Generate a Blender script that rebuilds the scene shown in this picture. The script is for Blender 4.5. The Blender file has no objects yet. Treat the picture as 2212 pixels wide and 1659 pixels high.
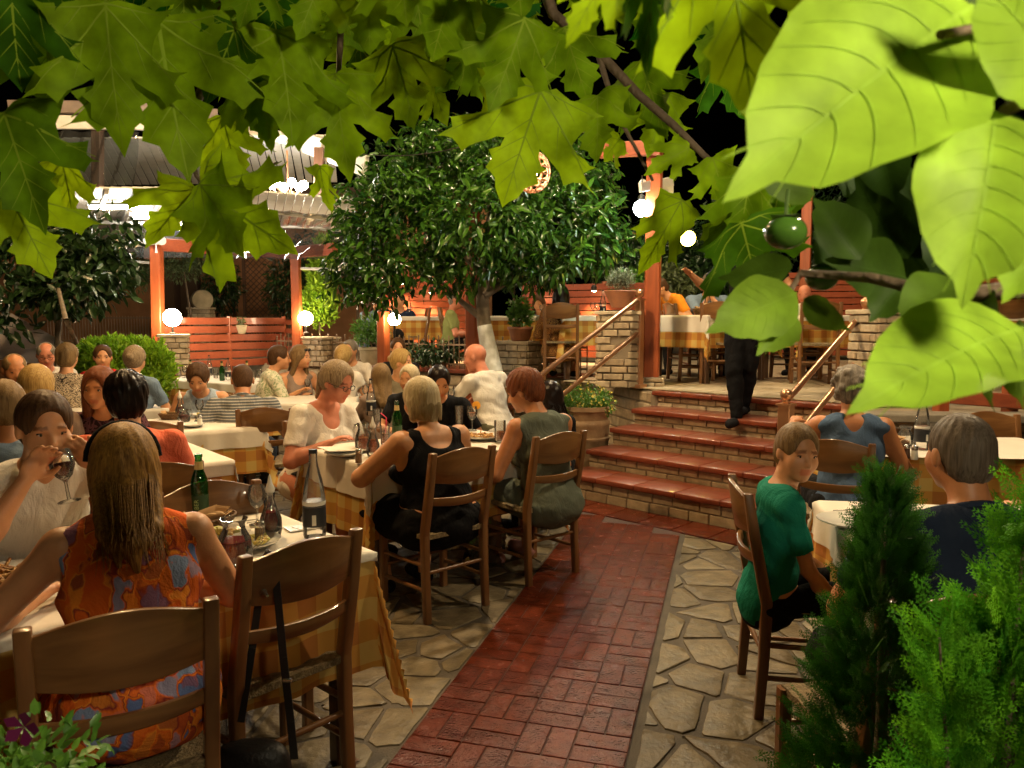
import bpy, bmesh, math, random
import numpy as np
from mathutils import Vector, Matrix, geometry as mgeo
random.seed(11)
rng = np.random.default_rng(11)
PI = math.pi
R = math.radians
scene = bpy.context.scene
C = scene.collection
# ------------------------------------------------------------------ camera
CH = 1.55
PITCH = math.atan(139.5 / 1661.0)
cd = bpy.data.cameras.new('camera')
cam = bpy.data.objects.new('camera', cd)
C.objects.link(cam)
cam.location = (0, 0, CH)
cam.rotation_euler = (PI / 2 - PITCH, 0, 0)
cd.sensor_width = 36.0
cd.lens = 36.0 * 1661.0 / 2212.0
cd.clip_start = 0.05
cd.clip_end = 400
cd.dof.use_dof = True
cd.dof.focus_distance = 4.2
cd.dof.aperture_fstop = 9.0
scene.camera = cam
# ------------------------------------------------------------------ night sky, moon, exposure
world = bpy.data.worlds.new('World')
scene.world = world
world.use_nodes = True
wn = world.node_tree.nodes
wl = world.node_tree.links
sky = wn.new('ShaderNodeTexSky')
sky.sky_type = 'NISHITA'
sky.sun_disc = False
sky.sun_elevation = R(-4)
sky.sun_rotation = R(200)
wl.new(sky.outputs[0], wn['Background'].inputs['Color'])
wn['Background'].inputs['Strength'].default_value = 0.01
sd = bpy.data.lights.new('moon', 'SUN')
sd.energy = 0.012
sd.angle = R(1.0)
sd.color = (0.8, 0.88, 1.0)
so = bpy.data.objects.new('moon', sd)
so.rotation_euler = (R(50), 0, R(200))
C.objects.link(so)
scene.view_settings.view_transform = 'Standard'
scene.view_settings.look = 'None'
scene.view_settings.exposure = 0.8
scene.view_settings.gamma = 1.0
cy = scene.cycles
cy.use_denoising = True
cy.max_bounces = 5
cy.diffuse_bounces = 2
cy.glossy_bounces = 2
cy.transmission_bounces = 4
cy.transparent_max_bounces = 12
cy.sample_clamp_indirect = 2.5
cy.sample_clamp_direct = 0.0
cy.caustics_reflective = False
cy.caustics_refractive = False

# ------------------------------------------------------------------ placing helpers (positions measured from the place)
_F = Vector((0, math.cos(PITCH), -math.sin(PITCH)))
_U = Vector((0, math.sin(PITCH), math.cos(PITCH)))
def ray(u, v):
    return _F + Vector(((u - 1106) / 1661.0, 0, 0)) + _U * ((829.5 - v) / 1661.0)
def PY(u, v, Y):
    d = ray(u, v)
    return Vector((0, 0, CH)) + d * (Y / d.y)
def PZ(u, v, z):
    d = ray(u, v)
    return Vector((0, 0, CH)) + d * ((z - CH) / d.z)

# ------------------------------------------------------------------ materials
_mats = {}
def mat(name, col=(0.5, 0.5, 0.5), rough=0.6, metal=0.0, emit=None, strength=0.0, noise=None, bump=None, spec=0.5, coat=0.0, alpha=1.0, trans=0.0):
    """noise=(scale, amount, color2 or None); bump=(scale, strength)"""
    if name in _mats:
        return _mats[name]
    m = bpy.data.materials.new(name)
    _mats[name] = m
    m.use_nodes = True
    nt = m.node_tree
    b = nt.nodes['Principled BSDF']
    b.inputs['Base Color'].default_value = (*col, 1)
    b.inputs['Roughness'].default_value = rough
    b.inputs['Metallic'].default_value = metal
    b.inputs['Specular IOR Level'].default_value = spec
    b.inputs['Coat Weight'].default_value = coat
    b.inputs['Transmission Weight'].default_value = trans
    if emit:
        b.inputs['Emission Color'].default_value = (*emit, 1)
        b.inputs['Emission Strength'].default_value = strength
    if noise or bump:
        tc = nt.nodes.new('ShaderNodeTexCoord')
    if noise:
        n = nt.nodes.new('ShaderNodeTexNoise')
        n.inputs['Scale'].default_value = noise[0]
        n.inputs['Detail'].default_value = 5
        nt.links.new(tc.outputs['Object'], n.inputs['Vector'])
        cr = nt.nodes.new('ShaderNodeValToRGB')
        c2 = noise[2] if len(noise) > 2 and noise[2] else tuple(max(0, c * (1 - noise[1])) for c in col)
        cr.color_ramp.elements[0].position = 0.35
        cr.color_ramp.elements[1].position = 0.68
        cr.color_ramp.elements[0].color = (*c2, 1)
        cr.color_ramp.elements[1].color = (*col, 1)
        nt.links.new(n.outputs['Fac'], cr.inputs['Fac'])
        nt.links.new(cr.outputs['Color'], b.inputs['Base Color'])
    if bump:
        n2 = nt.nodes.new('ShaderNodeTexNoise')
        n2.inputs['Scale'].default_value = bump[0]
        n2.inputs['Detail'].default_value = 4
        nt.links.new(tc.outputs['Object'], n2.inputs['Vector'])
        bp = nt.nodes.new('ShaderNodeBump')
        bp.inputs['Strength'].default_value = bump[1]
        bp.inputs['Distance'].default_value = 0.01
        nt.links.new(n2.outputs['Fac'], bp.inputs['Height'])
        nt.links.new(bp.outputs['Normal'], b.inputs['Normal'])
    return m

def wood_mat(name, c1, c2, rough=0.35, axis='Z', scale=9.0, coat=0.3):
    m = mat(name, c1, rough, coat=coat)
    nt = m.node_tree; b = nt.nodes['Principled BSDF']
    tc = nt.nodes.new('ShaderNodeTexCoord'); mp = nt.nodes.new('ShaderNodeMapping')
    s = [scale, scale, scale]; s['XYZ'.index(axis)] = scale * 0.08
    mp.inputs['Scale'].default_value = s
    n = nt.nodes.new('ShaderNodeTexNoise'); n.inputs['Scale'].default_value = 3.0; n.inputs['Detail'].default_value = 8
    n.inputs['Distortion'].default_value = 0.8
    cr = nt.nodes.new('ShaderNodeValToRGB')
    cr.color_ramp.elements[0].position = 0.3; cr.color_ramp.elements[1].position = 0.7
    cr.color_ramp.elements[0].color = (*c2, 1); cr.color_ramp.elements[1].color = (*c1, 1)
    nt.links.new(tc.outputs['Object'], mp.inputs['Vector']); nt.links.new(mp.outputs['Vector'], n.inputs['Vector'])
    nt.links.new(n.outputs['Fac'], cr.inputs['Fac']); nt.links.new(cr.outputs['Color'], b.inputs['Base Color'])
    bp = nt.nodes.new('ShaderNodeBump'); bp.inputs['Strength'].default_value = 0.15; bp.inputs['Distance'].default_value = 0.004
    nt.links.new(n.outputs['Fac'], bp.inputs['Height']); nt.links.new(bp.outputs['Normal'], b.inputs['Normal'])
    return m

def island_mat(name, cols, rough=0.6, bump=(60, 0.4), dark=0.25, spec=0.5):
    """stone, brick or tile: each loose piece of the mesh gets its own natural tint"""
    m = mat(name, cols[0], rough, spec=spec)
    nt = m.node_tree; b = nt.nodes['Principled BSDF']
    g = nt.nodes.new('ShaderNodeNewGeometry')
    cr = nt.nodes.new('ShaderNodeValToRGB')
    while len(cr.color_ramp.elements) < len(cols):
        cr.color_ramp.elements.new(0.5)
    for i, c in enumerate(cols):
        cr.color_ramp.elements[i].position = i / (len(cols) - 1)
        cr.color_ramp.elements[i].color = (*c, 1)
    nt.links.new(g.outputs['Random Per Island'], cr.inputs['Fac'])
    tc = nt.nodes.new('ShaderNodeTexCoord')
    n = nt.nodes.new('ShaderNodeTexNoise'); n.inputs['Scale'].default_value = 14; n.inputs['Detail'].default_value = 6
    nt.links.new(tc.outputs['Object'], n.inputs['Vector'])
    mr = nt.nodes.new('ShaderNodeMapRange')
    mr.inputs['From Min'].default_value = 0.3; mr.inputs['From Max'].default_value = 0.7
    mr.inputs['To Min'].default_value = 1 - dark; mr.inputs['To Max'].default_value = 1.1
    nt.links.new(n.outputs['Fac'], mr.inputs['Value'])
    mx = nt.nodes.new('ShaderNodeVectorMath'); mx.operation = 'SCALE'
    nt.links.new(cr.outputs['Color'], mx.inputs[0]); nt.links.new(mr.outputs[0], mx.inputs['Scale'])
    nt.links.new(mx.outputs[0], b.inputs['Base Color'])
    n2 = nt.nodes.new('ShaderNodeTexNoise'); n2.inputs['Scale'].default_value = bump[0]; n2.inputs['Detail'].default_value = 5
    nt.links.new(tc.outputs['Object'], n2.inputs['Vector'])
    bp = nt.nodes.new('ShaderNodeBump'); bp.inputs['Strength'].default_value = bump[1]; bp.inputs['Distance'].default_value = 0.006
    nt.links.new(n2.outputs['Fac'], bp.inputs['Height']); nt.links.new(bp.outputs['Normal'], b.inputs['Normal'])
    mr2 = nt.nodes.new('ShaderNodeMapRange'); mr2.inputs['To Min'].default_value = max(0.05, rough - 0.15); mr2.inputs['To Max'].default_value = min(1, rough + 0.2)
    nt.links.new(n.outputs['Fac'], mr2.inputs['Value']); nt.links.new(mr2.outputs[0], b.inputs['Roughness'])
    return m

def leaf_mat(name, c1, c2, trans=0.35, rough=0.4, attr=None, spec=0.5):
    """leaf blades: two-sided, let light through, tint differs leaf by leaf"""
    m = bpy.data.materials.new(name); _mats[name] = m
    m.use_nodes = True
    nt = m.node_tree; b = nt.nodes['Principled BSDF']; out = nt.nodes['Material Output']
    g = nt.nodes.new('ShaderNodeNewGeometry')
    cr = nt.nodes.new('ShaderNodeValToRGB')
    cr.color_ramp.elements[0].color = (*c2, 1); cr.color_ramp.elements[1].color = (*c1, 1)
    if attr:
        a = nt.nodes.new('ShaderNodeAttribute'); a.attribute_name = attr
        nt.links.new(a.outputs['Fac'], cr.inputs['Fac'])
    else:
        nt.links.new(g.outputs['Random Per Island'], cr.inputs['Fac'])
    tc = nt.nodes.new('ShaderNodeTexCoord')
    n = nt.nodes.new('ShaderNodeTexNoise'); n.inputs['Scale'].default_value = 25; n.inputs['Detail'].default_value = 6
    nt.links.new(tc.outputs['Object'], n.inputs['Vector'])
    mr = nt.nodes.new('ShaderNodeMapRange'); mr.inputs['From Min'].default_value = 0.3; mr.inputs['From Max'].default_value = 0.7
    mr.inputs['To Min'].default_value = 0.60; mr.inputs['To Max'].default_value = 1.15
    nt.links.new(n.outputs['Fac'], mr.inputs['Value'])
    mx = nt.nodes.new('ShaderNodeVectorMath'); mx.operation = 'SCALE'
    nt.links.new(cr.outputs['Color'], mx.inputs[0]); nt.links.new(mr.outputs[0], mx.inputs['Scale'])
    nt.links.new(mx.outputs[0], b.inputs['Base Color'])
    b.inputs['Roughness'].default_value = rough
    b.inputs['Specular IOR Level'].default_value = spec
    t = nt.nodes.new('ShaderNodeBsdfTranslucent')
    nt.links.new(mx.outputs[0], t.inputs['Color'])
    ms = nt.nodes.new('ShaderNodeMixShader'); ms.inputs[0].default_value = trans
    nt.links.new(b.outputs[0], ms.inputs[1]); nt.links.new(t.outputs[0], ms.inputs[2])
    nt.links.new(ms.outputs[0], out.inputs['Surface'])
    return m

def glass_mat(name, tint=(1, 1, 1), refl=0.9, body=0.0, bodycol=(1, 1, 1)):
    m = bpy.data.materials.new(name); _mats[name] = m
    m.use_nodes = True
    nt = m.node_tree; out = nt.nodes['Material Output']; nt.nodes.remove(nt.nodes['Principled BSDF'])
    tr = nt.nodes.new('ShaderNodeBsdfTransparent'); tr.inputs[0].default_value = (*tint, 1)
    gl = nt.nodes.new('ShaderNodeBsdfGlossy'); gl.inputs['Roughness'].default_value = 0.03
    lw = nt.nodes.new('ShaderNodeFresnel'); lw.inputs[0].default_value = 1.5
    mr = nt.nodes.new('ShaderNodeMapRange'); mr.inputs['To Min'].default_value = 0.03; mr.inputs['To Max'].default_value = refl
    nt.links.new(lw.outputs[0], mr.inputs['Value'])
    ms = nt.nodes.new('ShaderNodeMixShader')
    nt.links.new(mr.outputs[0], ms.inputs[0]); nt.links.new(tr.outputs[0], ms.inputs[1]); nt.links.new(gl.outputs[0], ms.inputs[2])
    last = ms
    if body > 0:
        df = nt.nodes.new('ShaderNodeBsdfDiffuse'); df.inputs[0].default_value = (*bodycol, 1)
        m2 = nt.nodes.new('ShaderNodeMixShader'); m2.inputs[0].default_value = body
        nt.links.new(ms.outputs[0], m2.inputs[1]); nt.links.new(df.outputs[0], m2.inputs[2]); last = m2
    nt.links.new(last.outputs[0], out.inputs['Surface'])
    return m

# ------------------------------------------------------------------ mesh collecting
class MB:
    def __init__(s):
        s.v = []; s.f = []; s.uv = None
    def add(s, vs, fs):
        o = len(s.v)
        s.v.extend([tuple(p) for p in vs]); s.f.extend([tuple(i + o for i in f) for f in fs])
        return s
    def box(s, c, size, M=None, rz=0.0):
        hx, hy, hz = size[0] / 2, size[1] / 2, size[2] / 2
        pts = [Vector((x, y, z)) for x in (-hx, hx) for y in (-hy, hy) for z in (-hz, hz)]
        rot = M if M is not None else Matrix.Rotation(rz, 3, 'Z')
        c = Vector(c)
        s.add([c + rot @ p for p in pts], [(0, 1, 3, 2), (4, 6, 7, 5), (0, 4, 5, 1), (2, 3, 7, 6), (0, 2, 6, 4), (1, 5, 7, 3)])
        return s
    def bar(s, a, b, w, h=None, up=(0, 0, 1), ch=0.0):
        """square bar from a to b, w sideways, h along up; ch chamfers its edges"""
        a = Vector(a); b = Vector(b); h = w if h is None else h
        d = (b - a).normalized(); up = Vector(up)
        if abs(d.dot(up)) > 0.98: up = Vector((0, 1, 0))
        x = d.cross(up).normalized(); y = x.cross(d).normalized()
        c = min(ch, w * 0.45, h * 0.45)
        if c > 0:
            pr = [(-w/2 + c, -h/2), (w/2 - c, -h/2), (w/2, -h/2 + c), (w/2, h/2 - c), (w/2 - c, h/2), (-w/2 + c, h/2), (-w/2, h/2 - c), (-w/2, -h/2 + c)]
        else:
            pr = [(-w/2, -h/2), (w/2, -h/2), (w/2, h/2), (-w/2, h/2)]
        n = len(pr)
        vs = [a + x * p + y * q for p, q in pr] + [b + x * p + y * q for p, q in pr]
        fs = [(i, (i + 1) % n, n + (i + 1) % n, n + i) for i in range(n)] + [tuple(range(n - 1, -1, -1)), tuple(range(n, 2 * n))]
        s.add(vs, fs); return s
    def tube(s, pts, r, n=8, cap=True):
        pts = [Vector(p) for p in pts]
        rs = r if hasattr(r, '__len__') else [r] * len(pts)
        vs = []; N = len(pts)
        x = None
        for i, p in enumerate(pts):
            d = (pts[min(i + 1, N - 1)] - pts[max(i - 1, 0)]).normalized()
            if x is None:
                up = Vector((0, 0, 1)) if abs(d.z) < 0.9 else Vector((0, 1, 0))
                x = d.cross(up).normalized()
            else:
                x = (x - d * x.dot(d)).normalized()
            y = d.cross(x)
            for k in range(n):
                a = 2 * PI * k / n
                vs.append(p + (x * math.cos(a) + y * math.sin(a)) * rs[i])
        fs = [(i * n + k, i * n + (k + 1) % n, (i + 1) * n + (k + 1) % n, (i + 1) * n + k) for i in range(N - 1) for k in range(n)]
        if cap:
            fs += [tuple(range(n - 1, -1, -1)), tuple((N - 1) * n + k for k in range(n))]
        s.add(vs, fs); return s
    def lathe(s, prof, c=(0, 0, 0), n=20, sx=1.0, sy=1.0):
        c = Vector(c); vs = []; fs = []; N = len(prof)
        for r, z in prof:
            for k in range(n):
                a = 2 * PI * k / n
                vs.append(c + Vector((r * math.cos(a) * sx, r * math.sin(a) * sy, z)))
        for i in range(N - 1):
            for k in range(n):
                fs.append((i * n + k, i * n + (k + 1) % n, (i + 1) * n + (k + 1) % n, (i + 1) * n + k))
        if prof[0][0] > 1e-4: fs.append(tuple(range(n - 1, -1, -1)))
        if prof[-1][0] > 1e-4: fs.append(tuple((N - 1) * n + k for k in range(n)))
        s.add(vs, fs); return s
    def ball(s, c, r, n=16, m=10, sc=(1, 1, 1)):
        prof = [(max(1e-5, math.sin(PI * i / m)) * r, -math.cos(PI * i / m) * r) for i in range(m + 1)]
        o = len(s.v)
        s.lathe(prof, (0, 0, 0), n)
        c = Vector(c)
        for i in range(o, len(s.v)):
            p = s.v[i]; s.v[i] = (c.x + p[0] * sc[0], c.y + p[1] * sc[1], c.z + p[2] * sc[2])
        return s
    def build(s, name, m, parent=None, smooth=False, bevel=0.0, loc=None):
        me = bpy.data.meshes.new(name)
        me.from_pydata(s.v, [], s.f); me.update()
        return link(name, me, m, parent, smooth, bevel, loc)

def link(name, me, m, parent=None, smooth=False, bevel=0.0, loc=None):
    if m is not None and not me.materials:
        me.materials.append(m)
    if bevel > 0:
        bm = bmesh.new(); bm.from_mesh(me)
        bmesh.ops.bevel(bm, geom=list(bm.edges), offset=bevel, segments=2, affect='EDGES', profile=0.5, clamp_overlap=True)
        bm.to_mesh(me); bm.free()
    if smooth:
        me.polygons.foreach_set('use_smooth', [True] * len(me.polygons))
        me.update()
        try:
            me.set_sharp_from_angle(angle=R(50 if smooth is True else smooth))
        except Exception:
            pass
    o = bpy.data.objects.new(name, me)
    C.objects.link(o)
    if parent is not None: o.parent = parent
    if loc is not None: o.location = loc
    return o

def npmesh(name, V, Fq):
    """fast mesh from numpy: V (n,3), Fq (m,k)"""
    me = bpy.data.meshes.new(name)
    V = np.asarray(V, dtype=np.float32); Fq = np.asarray(Fq, dtype=np.int32)
    me.vertices.add(len(V)); me.vertices.foreach_set('co', V.ravel())
    k = Fq.shape[1]
    me.loops.add(Fq.size); me.loops.foreach_set('vertex_index', Fq.ravel())
    me.polygons.add(len(Fq)); me.polygons.foreach_set('loop_start', np.arange(0, Fq.size, k, dtype=np.int32))
    try: me.polygons.foreach_set('loop_total', np.full(len(Fq), k, dtype=np.int32))
    except Exception: pass
    me.update(calc_edges=True); me.validate()
    return me

def tag(o, label=None, cat=None, group=None, kind=None):
    if label: o['label'] = label
    if cat: o['category'] = cat
    if group: o['group'] = group
    if kind: o['kind'] = kind
    return o
def thing(name, label, cat, loc=(0, 0, 0), rz=0.0, group=None):
    o = bpy.data.objects.new(name, None); C.objects.link(o)
    o.empty_display_size = 0.1
    o.location = loc; o.rotation_euler = (0, 0, rz)
    return tag(o, label, cat, group)
def kids(o):
    return [c for c in list(C.objects) if c.parent == o]
def dup(root, loc, rz, label=None, group=None, scale=None):
    r = root.copy(); C.objects.link(r); r.location = loc; r.rotation_euler = (0, 0, rz)
    if scale: r.scale = scale
    if label: r['label'] = label
    if group: r['group'] = group
    for ch in root_kids[root.name]:
        c = ch.copy(); C.objects.link(c); c.parent = r
        for g in root_kids.get(ch.name, ()):
            d = g.copy(); C.objects.link(d); d.parent = c
    return r
root_kids = {}
def remember(root):
    root_kids[root.name] = list(kids(root))
    for ch in root_kids[root.name]:
        root_kids[ch.name] = list(kids(ch))
    return root
# ================================================================== THE SETTING
M_stone = island_mat('flagstone', [(0.17, 0.132, 0.078), (0.13, 0.10, 0.058), (0.21, 0.17, 0.105), (0.15, 0.118, 0.07)], 0.4, (38, 1.0), 0.45, spec=.2)
M_grout = mat('grout', (0.085, 0.068, 0.048), 0.8, noise=(9, 0.4), bump=(120, 0.5))
M_tile = island_mat('red_paver', [(0.115, 0.021, 0.008), (0.085, 0.015, 0.006), (0.135, 0.026, 0.010)], 0.2, (90, 0.6), 0.45, spec=.14)
M_tgrout = mat('paver_grout', (0.05, 0.022, 0.015), 0.7, bump=(90, 0.4))
M_brick = island_mat('pale_brick', [(0.42, 0.31, 0.19), (0.52, 0.42, 0.28), (0.35, 0.26, 0.16), (0.58, 0.48, 0.33)], 0.7, (40, 0.8), 0.35)
M_mortar = mat('mortar', (0.24, 0.19, 0.13), 0.9, bump=(80, 0.6))
M_tread = wood_mat('terracotta_tread', (0.22, 0.046, 0.018), (0.14, 0.030, 0.014), 0.38, 'X', 6, 0.3)
M_redwood = wood_mat('red_stained_wood', (0.38, 0.088, 0.026), (0.26, 0.056, 0.016), 0.4, 'Z', 7, 0.15)
M_redwoodx = wood_mat('red_stained_board', (0.34, 0.078, 0.03), (0.24, 0.052, 0.02), 0.4, 'X', 7, 0.15)
M_terr = mat('terrace_paving', (0.42, 0.34, 0.23), 0.55, noise=(5, 0.35), bump=(30, 0.3))
M_iron = mat('wrought_iron', (0.24, 0.16, 0.10), 0.5, 0.2, bump=(60, 0.2))
M_brass = mat('copper_rail', (0.55, 0.30, 0.17), 0.3, 0.85, bump=(40, 0.08))

def clip_poly(poly, mx, my, nx, ny):
    out = []
    n = len(poly)
    for i in range(n):
        a = poly[i]; b = poly[(i + 1) % n]
        da = (a[0] - mx) * nx + (a[1] - my) * ny
        db = (b[0] - mx) * nx + (b[1] - my) * ny
        if da <= 0: out.append(a)
        if (da < 0 < db) or (db < 0 < da):
            t = da / (da - db); out.append((a[0] + (b[0] - a[0]) * t, a[1] + (b[1] - a[1]) * t))
    return out

# ground base
g = MB(); g.add([(-60, -40, 0), (60, -40, 0), (60, 120, 0), (-60, 120, 0)], [(0, 1, 2, 3)])
tag(g.build('ground', M_grout), kind='structure')

# red paver path: axis runs towards the stairs
L0 = PZ(838, 1655, 0); R0 = PZ(1351, 1655, 0); L1 = PZ(1240, 1110, 0); R1 = PZ(1482, 1166, 0)
pd = ((L1 - L0).normalized() + (R1 - R0).normalized()).normalized()
pn = Vector((pd.y, -pd.x, 0))
PW = (R0 - L0).dot(pn)
def pathpt(a, b, z=0.0):
    return L0 + pd * a + pn * b + Vector((0, 0, z))
# crazy paving
S0 = Vector((0.53, 6.6, 0)); su = Vector((0.72, -0.69, 0)).normalized(); sn = Vector((0.69, 0.72, 0)).normalized()
def crazy(x0, x1, y0, y1, n, z, name, m, inside, seed, inset=0.0105, th=0.007):
    rr = random.Random(seed)
    pts = []
    tries = 0
    while len(pts) < n and tries < 30000:
        tries += 1
        p = (rr.uniform(x0, x1), rr.uniform(y0, y1))
        dm = 0.135 if rr.random() < 0.7 else 0.075
        if math.sin(p[0] * 2.3 + 1) * math.cos(p[1] * 1.9) > 0.1: dm *= 1.45
        if all((p[0] - q[0]) ** 2 + (p[1] - q[1]) ** 2 > max(dm, q[2]) ** 2 * 1.35 for q in pts):
            pts.append((p[0], p[1], dm))
    b = MB()
    for i, p in enumerate(pts):
        poly = [(p[0] - .6, p[1] - .6), (p[0] + .6, p[1] - .6), (p[0] + .6, p[1] + .6), (p[0] - .6, p[1] + .6)]
        for j, q in enumerate(pts):
            if i == j: continue
            dx, dy = q[0] - p[0], q[1] - p[1]
            d = math.hypot(dx, dy)
            if d > 1.2: continue
            nx, ny = dx / d, dy / d
            k = 0.5 + 0.10 * math.sin((min(i, j) * 7 + max(i, j) * 3)) * (1 if i < j else -1)
            ins = inset * (0.7 + 0.6 * ((min(i, j) * 13 + max(i, j) * 5) % 10) / 10)
            poly = clip_poly(poly, p[0] + dx * k - nx * ins, p[1] + dy * k - ny * ins, nx, ny)
            if len(poly) < 3: break
        if len(poly) < 3: continue
        for poly in inside(p, poly):
          if not poly or len(poly) < 3: continue
          stone(b, poly, rr, z, th)
    return b.build(name, m, smooth=35)
def stone(b, poly, rr, z, th):
        if len(poly) < 3: return
        ar = abs(sum(poly[a][0] * poly[(a + 1) % len(poly)][1] - poly[(a + 1) % len(poly)][0] * poly[a][1] for a in range(len(poly)))) / 2
        if ar < 0.0015: return
        # wobbly outline
        out = []
        m_ = len(poly)
        for a in range(m_):
            A = poly[a]; B = poly[(a + 1) % m_]
            L = math.hypot(B[0] - A[0], B[1] - A[1])
            if L < 0.01: continue
            k = max(2, int(L / 0.06))
            for t in range(k):
                f = (t + 0.15 if t == 0 else t) / k
                w = rr.uniform(-0.005, 0.005)
                out.append((A[0] + (B[0] - A[0]) * f + w, A[1] + (B[1] - A[1]) * f + w))
            out.append((A[0] + (B[0] - A[0]) * 0.97, A[1] + (B[1] - A[1]) * 0.97))
        cx = sum(q[0] for q in out) / len(out); cyy = sum(q[1] for q in out) / len(out)
        N = len(out)
        h = th * rr.uniform(0.7, 1.2)
        sx_, sy_ = rr.uniform(-.012, .012), rr.uniform(-.012, .012)
        vs = [(q[0], q[1], z) for q in out]
        for f, hh in ((0.985, 0.75), (0.955, 1.0), (0.5, 1.04)):
            vs += [(cx + (q[0] - cx) * f, cyy + (q[1] - cyy) * f, z + h * hh + sx_ * (q[0] - cx) + sy_ * (q[1] - cyy)) for q in out]
        vs.append((cx, cyy, z + h))
        fs = []
        for r_ in range(3):
            fs += [(r_ * N + a, r_ * N + (a + 1) % N, (r_ + 1) * N + (a + 1) % N, (r_ + 1) * N + a) for a in range(N)]
        fs += [(3 * N + a, 3 * N + (a + 1) % N, 4 * N) for a in range(N)]
        b.add(vs, fs)
BORD = 0.34   # red border strip along the foot of the stairs
def inside_floor(p, poly):
    e = S0 - sn * (BORD + 0.015); poly = clip_poly(poly, e.x, e.y, sn.x, sn.y)
    if len(poly) < 3: return []
    l_ = clip_poly(poly, L0.x - pn.x * 0.012, L0.y - pn.y * 0.012, pn.x, pn.y)
    e = L0 + pn * (PW + 0.035)
    r_ = clip_poly(poly, e.x, e.y, -pn.x, -pn.y)
    return [l_, r_]
o = crazy(-3.6, 4.2, 0.9, 9.0, 1100, 0.0, 'flagstone_paving', M_stone, inside_floor, 5)
tag(o, kind='structure')

# path pavers (basket weave of 20 x 10 cm bricks)
b = MB()
n_cols = 4; cell = PW / n_cols
for i in range(-4, 34):
    for j in range(n_cols):
        a0 = i * cell; b0 = j * cell
        c0 = pathpt(a0 + cell / 2, b0 + cell / 2)
        if (c0 - S0).dot(sn) > -BORD - 0.06: continue
        for k in (0, 1):
            gp = 0.0026
            if (i + j) % 2: ce = pathpt(a0 + cell / 2, b0 + cell * (0.25 + 0.5 * k)); sz = (cell - gp * 2, cell / 2 - gp * 2)
            else: ce = pathpt(a0 + cell * (0.25 + 0.5 * k), b0 + cell / 2); sz = (cell / 2 - gp * 2, cell - gp * 2)
            hx, hy = sz[0] / 2, sz[1] / 2
            zt = 0.010 + random.uniform(-0.001, 0.0012)
            tx, ty = random.uniform(-.006, .006), random.uniform(-.006, .006)
            vs = []
            for f, z in ((0, 0), (0, zt - 0.0016), (0.0022, zt)):
                for sx, sy in ((-1, -1), (1, -1), (1, 1), (-1, 1)):
                    q = ce + pd * (sx * (hx - f)) + pn * (sy * (hy - f))
                    vs.append((q.x, q.y, z + (tx * sx * hx + ty * sy * hy if z else 0)))
            fs = [(0, 1, 5, 4), (1, 2, 6, 5), (2, 3, 7, 6), (3, 0, 4, 7), (4, 5, 9, 8), (5, 6, 10, 9), (6, 7, 11, 10), (7, 4, 8, 11), (8, 9, 10, 11)]
            b.add(vs, fs)
tag(b.build('path', M_tile), kind='structure')
b = MB(); q = [pathpt(-1.0, 0.0, .004), pathpt(-1.0, PW, .004), pathpt(6.2, PW, .004), pathpt(6.2, 0, .004)]
b.add(q, [(0, 1, 2, 3)]); tag(b.build('path_bed', M_tgrout), kind='structure')
# red slabs along the foot of the stairs
b = MB()
for k in range(-1, 11):
    for r_ in (0,):
        a = S0 + su * (k * 0.3 + .004) - sn * (BORD - .004); 
        c_ = a + su * 0.146 + sn * (BORD / 2 - .004)
        b.box((c_.x, c_.y, 0.006), (0.292, BORD - .012, 0.014), rz=math.atan2(su.y, su.x))
tag(b.build('stair_foot_slabs', M_tile, bevel=0.003), kind='structure')

def bricks(mb, mort, p0, d, L, z0, z1, th, bh=0.062, bl=0.20, jit=0.006, gap=0.012, seed=1, face=None):
    """a run of pale brick from p0 along unit d for L, between heights; th = wall depth along +normal (d rotated left)"""
    rr = random.Random(seed)
    nrm = Vector((-d.y, d.x, 0))
    rz = math.atan2(d.y, d.x)
    rows = max(1, round((z1 - z0) / (bh + gap))); rh = (z1 - z0) / rows
    m_ = p0 + d * (L / 2) + nrm * (th / 2); 
    mort.box((m_.x, m_.y, (z0 + z1) / 2), (L - 0.012, th - 0.016, z1 - z0), rz=rz)
    for r_ in range(rows):
        x = -bl / 2 * (r_ % 2) + rr.uniform(-.02, .02)
        while x < L:
            w = bl * rr.uniform(0.75, 1.15)
            xa = max(0, x) + gap / 2; xb = min(L, x + w) - gap / 2
            if xb - xa > 0.03:
                o_ = rr.uniform(0, jit)
                c_ = p0 + d * ((xa + xb) / 2) + nrm * (th / 2)
                mb.box((c_.x, c_.y, z0 + rh * (r_ + 0.5)), (xb - xa + (o_ if xa < gap or xb > L - gap else 0), th + 2 * o_, rh - gap * rr.uniform(0.8, 1.3)), rz=rz + rr.uniform(-.006, .006))
            x += w
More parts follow.
